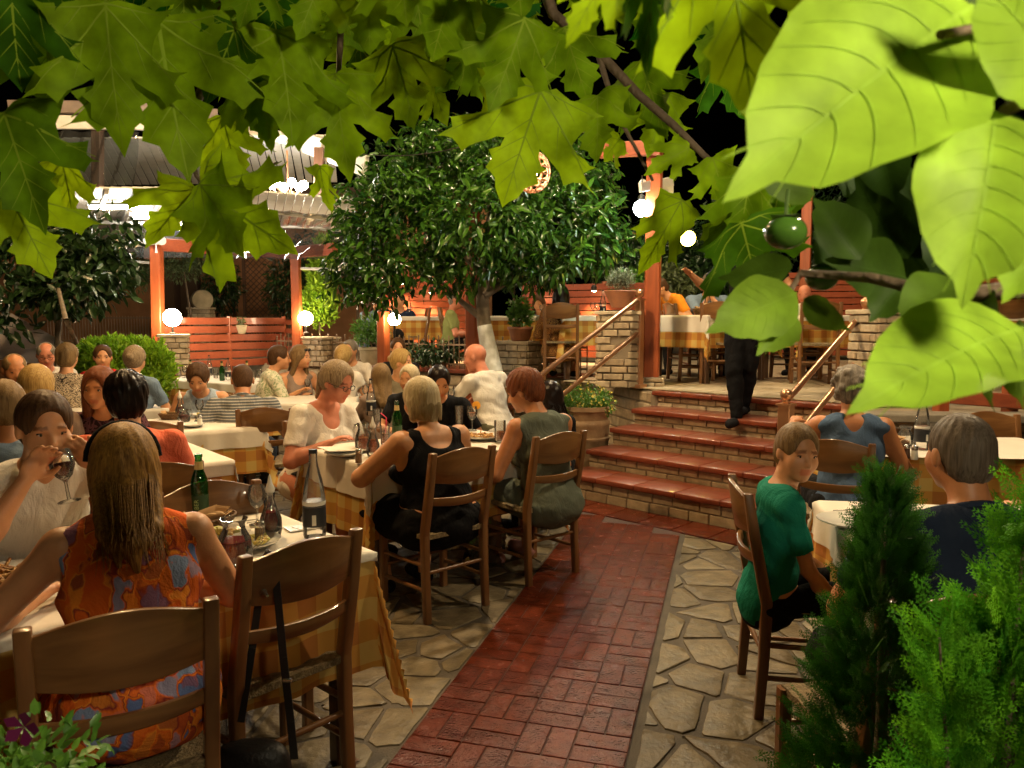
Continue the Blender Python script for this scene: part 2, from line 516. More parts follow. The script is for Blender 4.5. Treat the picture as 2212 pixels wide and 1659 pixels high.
# ------------------------------------------------------------------ stairs
TZ = 0.84
ZS = [0.22, 0.38, 0.54, 0.69, 0.84]
NS = [0.0, 0.35, 0.70, 1.05, 1.40]
st = thing('staircase', 'wide outdoor stairs with red tiled treads and pale brick risers', 'stairs')
LENS = [2.2, 2.2, 2.2, 2.1, 1.9]
OFF = [0.0, 0.0, 0.0, 0.0, 0.0]
for k in range(5):
    z0 = 0 if k == 0 else ZS[k - 1]
    mb, mo = MB(), MB()
    p = S0 + sn * NS[k]
    bricks(mb, mo, p + su * (-0.1), su, LENS[k] + 0.1, z0 - (0.03 if k else 0), ZS[k] - 0.045, 0.20, 0.075, 0.22, seed=40 + k)
    mo.build('riser_mortar', M_mortar, st)
    mb.build('riser', M_brick, st, bevel=0.006)
    t = MB()
    nn = 6
    for q in range(nn):
        w = (LENS[k] + 0.1) / nn
        c_ = p + su * (-0.1 + w * (q + .5)) + sn * ((0.40 if k < 4 else 0.16) / 2 - 0.05)
        t.box((c_.x, c_.y, ZS[k] - 0.0225), (w - 0.003, 0.40 if k < 4 else 0.16, 0.045), rz=math.atan2(su.y, su.x))
    t.build('tread', M_tread, st, bevel=0.008, smooth=True)
# solid fill behind the risers and the terrace slab
def slab(name, pts, z0, z1, m, kind='structure'):
    n = len(pts)
    b = MB(); b.add([(p[0], p[1], z0) for p in pts] + [(p[0], p[1], z1) for p in pts],
                    [(i, (i + 1) % n, n + (i + 1) % n, n + i) for i in range(n)] + [tuple(range(n - 1, -1, -1)), tuple(range(n, 2 * n))])
    return tag(b.build(name, m), kind=kind)
TE = S0 + sn * 1.45
A0 = TE - su * 0.1; A1 = TE + su * 1.75
RW0 = Vector((2.66, 5.80, 0)); RW1 = Vector((6.5, 5.55, 0))
F0 = PZ(600, 784, TZ); F1 = PZ(1268, 813, TZ)
LW1 = F1 + Vector((0.05, -0.12, 0)); LW0 = F0 + Vector((-0.1, -0.1, 0))
terr = [(A0.x, A0.y), (A1.x, A1.y), (RW0.x, RW0.y), (RW1.x, RW1.y), (14, 5.4), (14, 26), (-8, 26), (-8, 14.5), (LW0.x, LW0.y), (LW1.x, LW1.y)]
slab('terrace', terr, 0.0, TZ, M_terr)
# faint plank-stamp lines of the terrace paving
b = MB()
rr = random.Random(3)
for i in range(60):
    for j in range(5):
        c_ = TE + sn * (0.12 + i * 0.16) + su * (-1.4 + j * 1.22 + (i % 2) * 0.5)
        if not (c_.y > 6.6 and c_.x > 0.9 and c_.y < 16 and (c_ - TE).dot(sn) > .1): continue
        if c_.x > 2.9 and c_.y < RW0.y + .5: continue
        b.box((c_.x, c_.y, TZ + 0.003), (1.20, 0.147, 0.008), rz=math.atan2(su.y, su.x))
M_plank = island_mat('terrace_slabs', [(0.50, 0.40, 0.27), (0.42, 0.33, 0.21), (0.56, 0.46, 0.32)], 0.42, (40, 0.6), 0.3)
tag(b.build('terrace_paving', M_plank), kind='structure')
# ------------------------------------------------------------------ lamps
def emis(name, col, s):
    m = bpy.data.materials.new(name); _mats[name] = m; m.use_nodes = True
    nt = m.node_tree; nt.nodes.remove(nt.nodes['Principled BSDF'])
    e = nt.nodes.new('ShaderNodeEmission'); e.inputs[0].default_value = (*col, 1); e.inputs[1].default_value = s
    nt.links.new(e.outputs[0], nt.nodes['Material Output'].inputs['Surface'])
    return m
WARM = (1.0, 0.72, 0.40)
E_globe = emis('lit_opal_globe', (1.0, 0.76, 0.46), 60)
E_yell = emis('lit_yellow_globe', (1.0, 0.75, 0.10), 35)
E_cool = emis('lit_white_globe', (0.85, 1.0, 0.86), 110)
E_tube = emis('lit_tube', (1.0, 0.93, 0.78), 100)
E_sconce = emis('lit_sconce', (1.0, 0.66, 0.32), 90)
M_dark = mat('dark_metal', (0.03, 0.028, 0.025), 0.45, 0.5)
M_white = mat('white_paint', (0.78, 0.76, 0.70), 0.45, noise=(8, 0.12))

def globe_lamp(loc, r, m, label, stem=0.12, stand=None, hang=0.0, name='globe_lamp', group=None):
    t = thing(name, label, 'lamp', loc, 0, group)
    b = MB(); b.ball((0, 0, 0), r, 16, 10); b.build('globe', m, t, True)
    b = MB()
    if hang:
        b.tube([(0, 0, r * 0.95), (0, 0, r + hang)], 0.006, 6)
        b.lathe([(0.035, r * 0.9), (0.04, r * 0.9 + 0.04), (0.012, r * 0.9 + 0.07)], n=12)
        b.build('cord', M_dark, t, True)
    else:
        b.lathe([(0.05, -r - stem), (0.05, -r - stem + 0.015), (0.016, -r - stem + 0.03), (0.016, -r * 0.98), (0.045, -r * 0.93), (0.05, -r * 0.85)], n=12)
        b.build('stem', M_dark if not stand else stand, t, True)
    return t

# ------------------------------------------------------------------ brick pillars
def pillar(name, c, w, d, z0, z1, label, rz=0.0, cap=True, seed=1, niche=False):
    t = thing(name, label, 'pillar', (c[0], c[1], z0), rz)
    mb, mo = MB(), MB()
    h = z1 - z0 - (0.04 if cap else 0)
    rr = random.Random(seed)
    mo.box((0, 0, h / 2), (w - 0.03, d - 0.03, h))
    rows = max(2, round(h / 0.078)); rh = h / rows
    for r_ in range(rows):
        z = rh * (r_ + 0.5)
        for side in range(4):
            L = w if side % 2 == 0 else d
            off = (d if side % 2 == 0 else w) / 2
            a = side * PI / 2
            x = -L / 2 - (0.09 if r_ % 2 else 0)
            while x < L / 2 - 0.01:
                bw = rr.uniform(0.13, 0.22)
                xa = max(-L / 2, x) + 0.006; xb = min(L / 2, x + bw) - 0.006
                if xb - xa > 0.03 and not (niche and side == 0 and abs((xa + xb) / 2) < 0.07 and rows * 0.3 < r_ < rows * 0.62):
                    o_ = rr.uniform(0.0, 0.012)
                    p = Matrix.Rotation(a, 3, 'Z') @ Vector(((xa + xb) / 2, -off + 0.025 - o_, 0))
                    mb.box((p.x, p.y, z), (xb - xa, 0.06, rh - rr.uniform(0.010, 0.018)), rz=a + rr.uniform(-.02, .02))
                x += bw
    mo.build('core', M_mortar, t)
    mb.build('brickwork', M_brick, t, bevel=0.007)
    if cap:
        cb = MB(); cb.box((0, 0, h + 0.02), (w + 0.05, d + 0.05, 0.04)); cb.build('cap', M_brick, t, bevel=0.008)
    return t

stair_rz = math.atan2(su.y, su.x)
P1 = PZ(1338, 834, TZ)
pillar('brick_pillar', P1, 0.44, 0.44, TZ, PY(1338, 672, P1.y).z, 'pale brick pillar at the top left of the stairs, a clay bowl on it', stair_rz + .5, seed=3, niche=True)
# clay jug leaning in the niche
def clay_pot(name, c, r, h, label, m, cat='pot', prof=None, group=None):
    t = MB()
    prof = prof or [(r * .55, 0), (r * .7, h * .1), (r * .93, h * .5), (r, h * .85), (r * 1.1, h * .87), (r * 1.1, h), (r * .97, h), (r * .9, h * .85), (0.001, h * .8)]
    t.lathe(prof, n=24)
    o = t.build(name, m, smooth=True, loc=c)
    return tag(o, label, cat, group)
M_clay = mat('terracotta', (0.42, 0.17, 0.08), 0.65, noise=(12, 0.35, (0.30, 0.13, 0.075)), bump=(50, 0.3))
M_clay2 = mat('old_clay', (0.44, 0.30, 0.17), 0.6, noise=(9, 0.4, (0.27, 0.17, 0.09)), bump=(40, 0.4))
M_clay3 = mat('glazed_clay', (0.12, 0.045, 0.025), 0.25, noise=(12, 0.3))
M_cream = mat('cream_pot', (0.55, 0.46, 0.30), 0.7, noise=(10, 0.25), bump=(30, 0.3))

# main wooden post on a brick plinth
P2 = PZ(1407, 834, TZ)
t = pillar('brick_plinth', P2, 0.25, 0.25, TZ, TZ + 0.10, 'low brick plinth under the red wooden post at the stair top', stair_rz + .5, cap=False, seed=9)
t = thing('wooden_post', 'red stained square wooden post with crossing beams, left of the stairs', 'post', (P2.x, P2.y, TZ + 0.10), stair_rz + .5)
b = MB(); b.bar((0, 0, 0), (0, 0, 2.62), 0.16, 0.16, ch=0.012); b.build('upright', M_redwood, t)
ba = PY(1296, 326, 8.4); bb = PY(1430, 318, 8.0)
w2l = (Matrix.Translation((P2.x, P2.y, TZ + 0.10)) @ Matrix.Rotation(stair_rz + .5, 4, 'Z')).inverted()
b = MB(); b.bar(w2l @ ba, w2l @ bb, 0.09, 0.15, ch=0.008); b.build('beam', M_redwoodx, t)
b = MB()
for k in range(4):
    a = PY(1383 + k * 1, 405 - k * 3, 8.0 + .25 * k); c_ = PY(1452, 392 + k * 13, 8.5 + .25 * k)
    b.bar(w2l @ a, w2l @ c_, 0.035, 0.10, ch=0.004)
b.build('rafter', M_white, t)

# ------------------------------------------------------------------ stair rails
def newel(c, z0, z1, label, w=0.075):
    t = thing('newel_post', label, 'post', (c[0], c[1], z0), stair_rz)
    b = MB(); b.box((0, 0, 0.02), (w + .05, w + .05, 0.04)); b.bar((0, 0, 0.04), (0, 0, z1 - z0 - 0.10), w, w, ch=0.006)
    b.box((0, 0, z1 - z0 - 0.095), (w + .02, w + .02, 0.014)); b.build('shaft', M_brass, t)
    b = MB(); b.lathe([(0.02, z1 - z0 - 0.088), (0.016, z1 - z0 - 0.07), (0.03, z1 - z0 - 0.06), (0.043, z1 - z0 - 0.03), (0.04, z1 - z0 - 0.005), (0.022, z1 - z0 + .012), (0.001, z1 - z0 + 0.018)], n=16)
    b.build('finial', M_brass, t, True)
    return t
NL1 = PZ(1379, 838, TZ); NL0 = NL1 - sn * 1.62
NR0 = PZ(1690, 1152, 0); NR1 = NR0 + sn * 1.50
newel(NL1, TZ, PY(1379, 628, NL1.y).z, 'copper coloured newel post beside the brick pillar at the stair top')
newel(NL0, 0.0, PY(1190, 800, NL0.y).z, 'left lower newel post behind the woman in the sage top')
newel(NR0, 0.0, PY(1690, 845, NR0.y).z, 'copper coloured newel post with ball at the stair foot, above the boy', 0.09)
newel(NR1, TZ, TZ + .88, 'upper newel post right of the stairs, beside the brick pier')
def handrail(a0, a1, z0, z1, label, s0=0.0, s1=1.0, drop=0.0):
    A = Vector((a0.x, a0.y, z0)); B = Vector((a1.x, a1.y, z1))
    P = A.lerp(B, s0) - Vector((0, 0, drop)); Q = A.lerp(B, s1) - Vector((0, 0, drop))
    b = MB(); b.tube([P, P.lerp(Q, .5), Q], 0.024, 12)
    b.ball(P, 0.028, 12, 8); b.ball(Q, 0.028, 12, 8)
    return tag(b.build('handrail', M_brass, smooth=True), label, 'handrail')
handrail(NL0, NL1, PY(1190, 822, NL0.y).z, PY(1372, 645, NL1.y).z, 'upper of the two sloping rails left of the stairs')
handrail(NL0, NL1, PY(1190, 822, NL0.y).z, PY(1372, 645, NL1.y).z, 'lower of the two sloping rails left of the stairs', 0, 1, 0.34)
handrail(NR0, NR1, PY(1696, 866, NR0.y).z, TZ + .79, 'upper of the two sloping rails above the boy and the blue-clad woman')
handrail(NR0, NR1, PY(1696, 866, NR0.y).z, TZ + .79, 'lower sloping rail held by the woman with curly hair', .22, 1, 0.36)

# ------------------------------------------------------------------ terrace edge, left: stone wall, coping, iron railing
fd = (F1 - F0); FL = fd.length; fd = fd.normalized()
t = thing('garden_wall', 'low stone retaining wall with red coping under the iron railing', 'wall')
mb, mo = MB(), MB()
A0v = Vector((A0.x, A0.y, 0)); ed = A0v - LW1; bricks(mb, mo, LW1 - Vector((.06, 0, 0)), ed.normalized(), ed.length, 0, TZ - .02, .10, .10, .26, .012, .016, seed=78)
bricks(mb, mo, LW0, fd, FL + .1, 0.0, TZ - 0.04, 0.12, 0.13, 0.30, 0.012, 0.02, seed=77)
mo.build('mortar_core', M_mortar, t); mb.build('stonework', M_brick, t, bevel=0.012)
b = MB(); n = 14
for i in range(n):
    c_ = LW0 + fd * ((FL + .1) * (i + .5) / n) + Vector((-fd.y, fd.x, 0)) * .06
    b.box((c_.x, c_.y, TZ + 0.005), ((FL + .1) / n - .004, 0.24, 0.05), rz=math.atan2(fd.y, fd.x))
b.build('coping', M_tread, t, bevel=0.006)
F0.z = 0; F1.z = 0
t = thing('iron_railing', 'low wrought iron railing with pointed bars along the terrace edge', 'railing')
b = MB(); z = TZ + 0.03
b.bar(F0 + Vector((0, 0, z + .06)), F1 + Vector((0, 0, z + .06)), 0.012, 0.022)
b.bar(F0 + Vector((0, 0, z + .33)), F1 + Vector((0, 0, z + .33)), 0.012, 0.025)
b.build('rail', M_iron, t)
b = MB(); nb = int(FL / 0.088)
for i in range(nb + 1):
    p = F0 + fd * (FL * i / nb); hh = 0.43 if i % 2 else 0.39
    b.tube([p + Vector((0, 0, z - .01)), p + Vector((0, 0, z + hh))], 0.009, 5)
    b.tube([p + Vector((0, 0, z + hh - .01)), p + Vector((0, 0, z + hh + .012)), p + Vector((0, 0, z + hh + .03))], [0.010, 0.014, 0.001], 5)
b.build('bar', M_iron, t)

P3 = PZ(1120, 812, TZ)
pillar('brick_pillar', (P3.x, P3.y + .1), 0.50, 0.40, TZ - 0.02, PY(1120, 737, P3.y).z, 'wide low brick pillar in the iron railing, behind the bald man', math.atan2(fd.y, fd.x), seed=21)
P4 = PZ(687, 790, TZ)
pillar('brick_pillar', (P4.x, P4.y + .2), 0.42, 0.35, TZ - .02, TZ + .44, 'small brick pillar below the leftmost lamp of the railing', math.atan2(fd.y, fd.x), seed=22)
def wpost(u, v0, v1, Y, w, label, z0=None):
    a = PY(u, v0, Y); c_ = PY(u, v1, Y)
    b = MB(); b.bar((0, 0, 0), (0, 0, c_.z - (a.z if z0 is None else z0)), w, w, ch=0.01)
    o = b.build('wooden_post', M_redwood, loc=(a.x, a.y, a.z if z0 is None else z0)); o.rotation_euler = (0, 0, stair_rz + .3)
    return tag(o, label, 'post')
wpost(829, 790, 673, 10.4, 0.13, 'red wooden post beside the glowing lamp in the railing', 0.0)
wpost(1022, 780, 420, 10.0, 0.15, 'dark red wooden post rising into the orange tree', 0.0)
c_ = PY(852, 690, 10.2); globe_lamp(c_, 0.085, E_globe, 'glowing round lamp beside the short red post in the railing', 0.22)
c_ = PY(660, 688, 12.2); globe_lamp(c_, 0.115, E_globe, 'glowing round lamp right of the slatted fence, by a yellow-green conifer', 0.12)
# ------------------------------------------------------------------ pergola with slatted fence, left
PLB = PY(338, 745, 11.2); PRB = PY(643, 760, 12.3); PCN = PY(611, 560, 12.8)
t = thing('pergola', 'orange-red wooden pergola frame of two posts and a bent top beam', 'pergola', (PLB.x, PLB.y, 0))
off = Vector((PLB.x, PLB.y, 0))
b = MB(); b.bar((0, 0, 0), PY(338, 518, 11.2) - off, 0.145, 0.145, ch=0.01); b.build('post', M_redwood, t)
b = MB(); p = Vector((PRB.x, PRB.y, 0)); b.bar(p - off, p - off + Vector((0, 0, PY(643, 548, 12.3).z)), 0.14, 0.14, ch=0.01); b.build('post', M_redwood, t)
b = MB(); b.bar(PY(328, 527, 11.15) - off, PY(614, 547, 12.85) - off, 0.11, 0.18, ch=0.01); b.build('beam', M_redwoodx, t)
b = MB(); b.bar(PY(607, 547, 12.8) - off, PY(723, 538, 11.8) - off, 0.11, 0.182, ch=0.01); b.build('beam', M_redwoodx, t)
t = thing('slatted_fence', 'red slatted wooden fence between the pergola posts, a hanging pot on it', 'fence')
A = PY(352, 737, 11.4); B = PY(614, 737, 12.8)
for i in range(6):
    za = PY(352, 694 + i * 19.2, 11.4).z
    b = MB(); b.bar((A.x, A.y, za), (B.x, B.y, za), 0.025, 0.108, ch=0.005); b.build('board', M_redwoodx, t)
for f in (0.02, 0.5, 0.98):
    p = A.lerp(B, f) + Vector((0.02, 0.05, 0)); MB().bar((p.x, p.y, 0.0), (p.x, p.y, 1.60), 0.06, 0.06, ch=0.005).build('support', M_redwood, t)
b = MB()
A2_ = PY(618, 737, 12.8); B2_ = PY(636, 737, 12.4)
for i in range(6):
    za = PY(618, 696 + i * 19.2, 12.6).z
    b.bar((A2_.x, A2_.y, za), (B2_.x, B2_.y, za), 0.02, 0.08, ch=0.004)
b.build('end_panel', M_redwoodx, t)
PP = PY(377, 760, 10.9)
pillar('brick_pillar', PP, 0.37, 0.37, 0.0, PY(377, 722, 10.9).z, 'pale brick lamp pillar in front of the slatted fence', 0.35, seed=31)
c_ = PY(372, 686, 10.9); globe_lamp(c_, 0.125, E_globe, 'glowing round lamp on the pale brick pillar by the pergola', c_.z - PY(377, 722, 10.9).z - 0.125)

# stone plinth wall behind with dark railing, garden beyond, house
M_house = mat('ochre_render', (0.42, 0.20, 0.09), 0.85, noise=(3, 0.3), bump=(40, 0.3))
M_dwood = wood_mat('dark_wood', (0.07, 0.035, 0.02), (0.04, 0.02, 0.012), 0.6, 'Z')
h = thing('house', 'dark house beyond the garden with ochre wall, door and lattice', 'building', (0, 0, 0))
b = MB(); b.box((-7.0, 19.2, 2.2), (13, 0.3, 4.4)); b.build('wall', M_house, h)
b = MB(); b.box((-7.0, 18.9, 4.5), (14, 1.6, 0.18)); b.build('roof', M_dwood, h)
b = MB(); dx = PY(385, 640, 19).x; b.box((dx, 19.02, 1.9), (1.1, 0.06, 2.2)); dd = b.build('door', M_dwood, h)
b = MB(); b.box((dx - .28, 18.97, 1.9), (0.40, 0.03, 1.8)); b.box((dx + .28, 18.97, 1.9), (0.40, 0.03, 1.8)); b.build('panel', mat('door_panel', (0.10, 0.06, 0.035), 0.5), dd)
lx = PY(560, 640, 17.5)
b = MB()
x0, x1, z0_, z1_ = PY(528, 640, 17.5).x, PY(594, 640, 17.5).x, 0.9, 3.3
for sgn in (1, -1):
    for i in range(-16, 17):
        # diagonal laths clipped to the panel
        m_ = (x0 + x1) / 2 + i * 0.13
        pts = []
        for s_ in (-1.2, 1.2):
            pts.append((m_ + s_ * sgn, 2.1 + s_))
        (xa, za), (xb, zb) = pts
        def cl(xa, za, xb, zb):
            ts = [0.0, 1.0]
            for lo, hi, a, d in ((x0, x1, xa, xb - xa), (z0_, z1_, za, zb - za)):
                t0, t1 = (lo - a) / d, (hi - a) / d
                if t0 > t1: t0, t1 = t1, t0
                ts[0] = max(ts[0], t0); ts[1] = min(ts[1], t1)
            return ts
        t0, t1 = cl(xa, za, xb, zb)
        if t1 - t0 > 0.02:
            b.bar((xa + (xb - xa) * t0, 17.5 + .012 * sgn, za + (zb - za) * t0), (xa + (xb - xa) * t1, 17.5 + .012 * sgn, za + (zb - za) * t1), 0.012, 0.028, up=(0, 1, 0))
for x in (x0, x1): b.bar((x, 17.5, z0_), (x, 17.5, z1_), 0.06, 0.06)
b.bar((x0, 17.5, z1_), (x1, 17.5, z1_), 0.06, 0.06)
tag(b.build('lattice_screen', wood_mat('brown_lattice', (0.13, 0.06, 0.035), (0.08, 0.04, 0.02), 0.6)), 'brown diamond lattice screen in the dark garden behind the pergola', 'screen')
# cream barrel-shaped pots on a small pillar
c_ = PY(436, 706, 14.5)
pillar('brick_pillar', c_, 0.38, 0.36, 0.0, PY(436, 664, 14.5).z, 'small stone pillar in the dark garden carrying a round cream vase', 0.1, seed=41)
b = MB(); rr0 = 0.19
c_ = PY(436, 648, 14.5)
b.lathe([(0.001, -.12), (rr0 * .93, -.12), (rr0, -.10), (rr0, .10), (rr0 * .93, .12), (0.001, .12)], n=28)
M90 = Matrix.Rotation(PI / 2, 3, 'X') 
b.v = [tuple(Matrix.Rotation(.5, 3, 'Z') @ (M90 @ Vector(p))) for p in b.v]
tag(b.build('barrel', M_cream, smooth=True, loc=c_), 'round cream barrel lying on the stone pillar behind the pergola', 'barrel')
# dark iron railing and low wall in the back garden
t = thing('back_railing', 'dark iron railing on a low stone wall at the back of the garden', 'railing')
a = PY(100, 770, 15.5); c_ = PY(640, 770, 16.2)
b = MB(); mo = MB(); dn = (Vector((c_.x, c_.y, 0)) - Vector((a.x, a.y, 0)))
bricks(b, mo, Vector((a.x, a.y, 0)), dn.normalized(), dn.length, 0, 1.05, 0.25, 0.14, 0.34, 0.015, 0.02, seed=8)
M_dstone = island_mat('dark_stone', [(0.16, 0.13, 0.09), (0.22, 0.18, 0.12), (0.12, 0.10, 0.07)], 0.9, (20, 0.8))
b.build('stone_wall', M_dstone, t); mo.build('mortar_core', M_mortar, t)
b = MB()
for i in range(90):
    p = Vector((a.x, a.y, 0)).lerp(Vector((c_.x, c_.y, 0)), i / 89); b.tube([p + Vector((0, .1, 1.05)), p + Vector((0, .1, 1.62))], 0.008, 4)
for z in (1.12, 1.58): b.bar((a.x, a.y + .1, z), (c_.x, c_.y + .1, z), 0.015, 0.03)
b.build('bar', M_iron, t)

# ------------------------------------------------------------------ terrace back: red slatted screens with sconces
def slat_screen(u0, u1, Y0, Y1, z0, z1, n, label):
    a = PY(u0, 650, Y0); c_ = PY(u1, 650, Y1)
    t = thing('slatted_screen', label, 'fence')
    b = MB(); h_ = (z1 - z0) / n
    for i in range(n):
        z = z0 + h_ * (i + .5)
        b.bar((a.x, a.y, z), (c_.x, c_.y, z), 0.025, h_ - 0.014, ch=0.006)
    b.build('boards', M_redwoodx, t)
    for f in (0.01, .34, .67, 0.99):
        p = a.lerp(c_, f); MB().bar((p.x, p.y + .06, z0 - .1), (p.x, p.y + .06, z1 + .03), 0.08, 0.08, ch=.006).build('support', M_redwood, t)
    return t
slat_screen(820, 1010, 12.8, 13.2, TZ + .08, PY(900, 590, 13).z, 12, 'red slatted screen on the terrace lit by sconces, behind the green shirted man')
slat_screen(1130, 1400, 13.2, 12.2, TZ + .08, PY(1280, 612, 12.6).z, 11, 'red slatted screen left of the brick stair pillar, one sconce on it')
slat_screen(1640, 2300, 13.5, 12.8, TZ + .08, PY(1700, 585, 13).z, 13, 'red slatted screen along the right side of the terrace')
def sconce(u, v, Y, label):
    c_ = PY(u, v, Y)
    t = thing('wall_sconce', label, 'lamp', c_, 0, 'sconces on the red screens')
    b = MB(); b.lathe([(0.045, 0.0), (0.05, 0.05), (0.03, 0.09), (0.001, 0.10)], n=14); b.box((0, .06, .05), (.06, .08, .05)); b.build('shade', M_dark, t, True)
    b = MB(); b.lathe([(0.001, -0.015), (0.030, -0.01), (0.038, 0.01), (0.001, 0.012)], n=12); b.build('bulb', E_sconce, t, True)
    sp = bpy.data.lights.new('sconce_spot', 'SPOT'); sp.energy = 130; sp.spot_size = R(95); sp.spot_blend = .7; sp.color = (1, .66, .34); sp.shadow_soft_size = .04
    so_ = bpy.data.objects.new('sconce_light', sp); C.objects.link(so_); so_.location = (0, -.03, -.02); so_.rotation_euler = (R(14), 0, 0); so_.parent = t
sconce(1283, 628, 12.35, 'small sconce lighting the red screen beside the clay bowl')
sconce(932, 632, 12.75, 'small sconce lighting the red screen right of the blue shirted guest')
sconce(868, 612, 12.65, 'small sconce high on the red screen under the orange tree edge')
sconce(1165, 640, 12.85, 'small sconce behind the woman looking at her phone')

# ------------------------------------------------------------------ terrace edge, right
t = thing('retaining_wall', 'brick retaining wall with grey stone coping right of the stairs', 'wall')
wd = (RW1 - RW0).normalized()
mb, mo = MB(), MB()
bricks(mb, mo, RW0 - Vector((0, .03, 0)), wd, 3.9, 0, TZ - .05, 0.14, 0.075, 0.22, seed=61)
bricks(mb, mo, RW0 + sn * -.75 , sn, .9, 0, TZ - .05, 0.14, 0.075, 0.22, seed=62)
mo.build('mortar_core', M_mortar, t); mb.build('brickwork', M_brick, t, bevel=.006)
b = MB(); c_ = RW0 + wd * 1.95; b.box((c_.x, c_.y - .02, TZ - .02), (3.95, .26, .06), rz=math.atan2(wd.y, wd.x)); b.build('coping', mat('grey_coping', (.30, .27, .21), .6, noise=(9, .3), bump=(40, .4)), t, bevel=.008)
P5 = PZ(1918, 880, TZ)
pillar('brick_pillar', (P5.x, P5.y + .15), .36, .36, TZ, PY(1918, 668, P5.y).z, 'tall brick pier behind the woman with curly grey hair', .2, seed=51, niche=True)
P6 = PY(2055, 850, P5.y + .1)
t = thing('board_railing', 'low railing of broad brown boards along the terrace edge, top right', 'railing')
b = MB(); a = PY(1940, 848, P5.y - .02); c_ = PY(2420, 885, 5.55); b.bar(a, c_, .03, .11, ch=.008); b.build('board', M_redwoodx, t)
b = MB(); a = PY(1940, 745, P5.y - .02); c_ = PY(2420, 752, 5.55); b.bar(a, c_, .03, .11, ch=.008); b.build('board', M_redwoodx, t)
for u in (2040, 2190):
    b = MB(); p = PY(u, 850, 5.85); b.bar((p.x, p.y + .04, TZ), (p.x, p.y + .04, 1.45), .09, .09, ch=.008); b.build('upright', M_redwood, t)
wpost(2018, 700, 300, 9.0, .32, 'thick red wooden post behind the green and white pole', TZ)
wpost(1736, 700, 360, 11.0, .14, 'thin red wooden post at the back of the right terrace', TZ)
a = PY(1970, 700, 8.0)
t = thing('pole', 'thin pole green below and white above in front of the thick post', 'pole', (a.x, a.y, TZ))
b = MB(); b.tube([(0, 0, 0), (0, 0, 1.05)], .014, 8); b.build('lower_half', mat('green_paint', (.03, .30, .10), .4), t, True)
b = MB(); b.tube([(0, 0, 1.05), (0, 0, 1.9)], .013, 8); b.build('upper_half', M_white, t, True)

# ------------------------------------------------------------------ canopy, upper left
t = thing('terrace_canopy', 'white boarded canopy roof with beams and lit ceiling, upper left', 'canopy')
def quad_board(name, pts, n, m, thick=.02, gap=.012):
    """boards running from edge p0p1 to p3p2"""
    p0, p1, p2, p3 = [Vector(p) for p in pts]
    b = MB()
    for i in range(n):
        f0 = i / n; f1 = (i + 1) / n
        a = p0.lerp(p1, (f0 + f1) / 2); c_ = p3.lerp(p2, (f0 + f1) / 2)
        w = (p1 - p0).length / n - gap
        nr = (p1 - p0).cross(p3 - p0).normalized()
        b.bar(a, c_, w, thick, up=nr)
    return b.build(name, m, t)
quad_board('ceiling', [PY(120, 405, 9.6), PY(500, 405, 9.6), PY(500, 482, 12.4), PY(200, 482, 12.6)], 16, M_white)
quad_board('ceiling', [PY(500, 408, 9.6), PY(780, 430, 9.6), PY(740, 500, 12.4), PY(500, 482, 12.4)], 14, M_white)
quad_board('roof_panel', [PY(60, 300, 10.4), PY(720, 292, 10.4), PY(730, 392, 13.2), PY(130, 400, 13.2)], 34, M_white)
b = MB()
b.bar(PY(20, 263, 9.8), PY(262, 266, 10.2), .06, .17, ch=.01); b.bar(PY(262, 266, 10.2), PY(470, 278, 10.7), .06, .15, ch=.01)
b.bar(PY(470, 278, 10.7), PY(660, 304, 10.5), .06, .16, ch=.01); b.bar(PY(660, 308, 10.4), PY(790, 358, 9.4), .06, .26, ch=.01)
b.bar(PY(200, 480, 11.9), PY(760, 492, 11.9), .05, .05, ch=.006)
b.bar(PY(100, 556, 12.0), PY(336, 568, 12.0), .05, .04, ch=.006)
b.bar(PY(650, 580, 12.0), PY(735, 582, 12.0), .05, .04, ch=.006)
b.bar(PY(480, 445, 10.1), PY(760, 478, 10.1), .04, .05, ch=.006)
for k in range(6):
    b.bar(PY(230 + k * 62, 412, 9.7), PY(205 + k * 62, 480, 12.2), .05, .09, ch=.006)
b.build('beam', M_white, t)
b = MB(); b.bar(PY(20, 232, 9.9), PY(262, 234, 10.3), .12, .16, ch=.01); b.bar(PY(262, 234, 10.3), PY(470, 250, 10.8), .12, .16, ch=.01)
b.build('gutter', mat('grey_brown_gutter', (.28, .22, .19), .45, noise=(5, .3)), t)
M_bpost = wood_mat('brown_post', (.17, .08, .05), (.10, .05, .03), .5)
for (u, v0, v1, Y) in ((454, 384, 250, 10.9), (211, 410, 240, 10.2), (322, 560, 420, 12), (690, 420, 320, 10)):
    MB().bar(PY(u, v0, Y), PY(u, v1, Y), .12, .12, ch=.01).build('post', M_bpost, t)
# clear plastic side curtains (dark behind)
M_curt = glass_mat('clear_curtain', (.55, .6, .62), .55, .10, (.25, .27, .28))
def sheet(name, pts, m, parent, nx=24, ny=8, wob=.03):
    p0, p1, p2, p3 = [Vector(p) for p in pts]
    b = MB(); vs = []
    for j in range(ny + 1):
        for i in range(nx + 1):
            p = p0.lerp(p1, i / nx).lerp(p3.lerp(p2, i / nx), j / ny)
            p = p + Vector((0, math.sin(i * 1.3 + j * .5) * wob + random.uniform(-.005, .005), math.sin(i * .9) * wob * .3))
            vs.append(p)
    fs = [(j * (nx + 1) + i, j * (nx + 1) + i + 1, (j + 1) * (nx + 1) + i + 1, (j + 1) * (nx + 1) + i) for j in range(ny) for i in range(nx)]
    b.add(vs, fs); return b.build(name, m, parent, True)
sheet('side_curtain', [PY(60, 282, 9.95), PY(300, 286, 10.1), PY(290, 400, 10.1), PY(60, 400, 9.95)], M_curt, t)
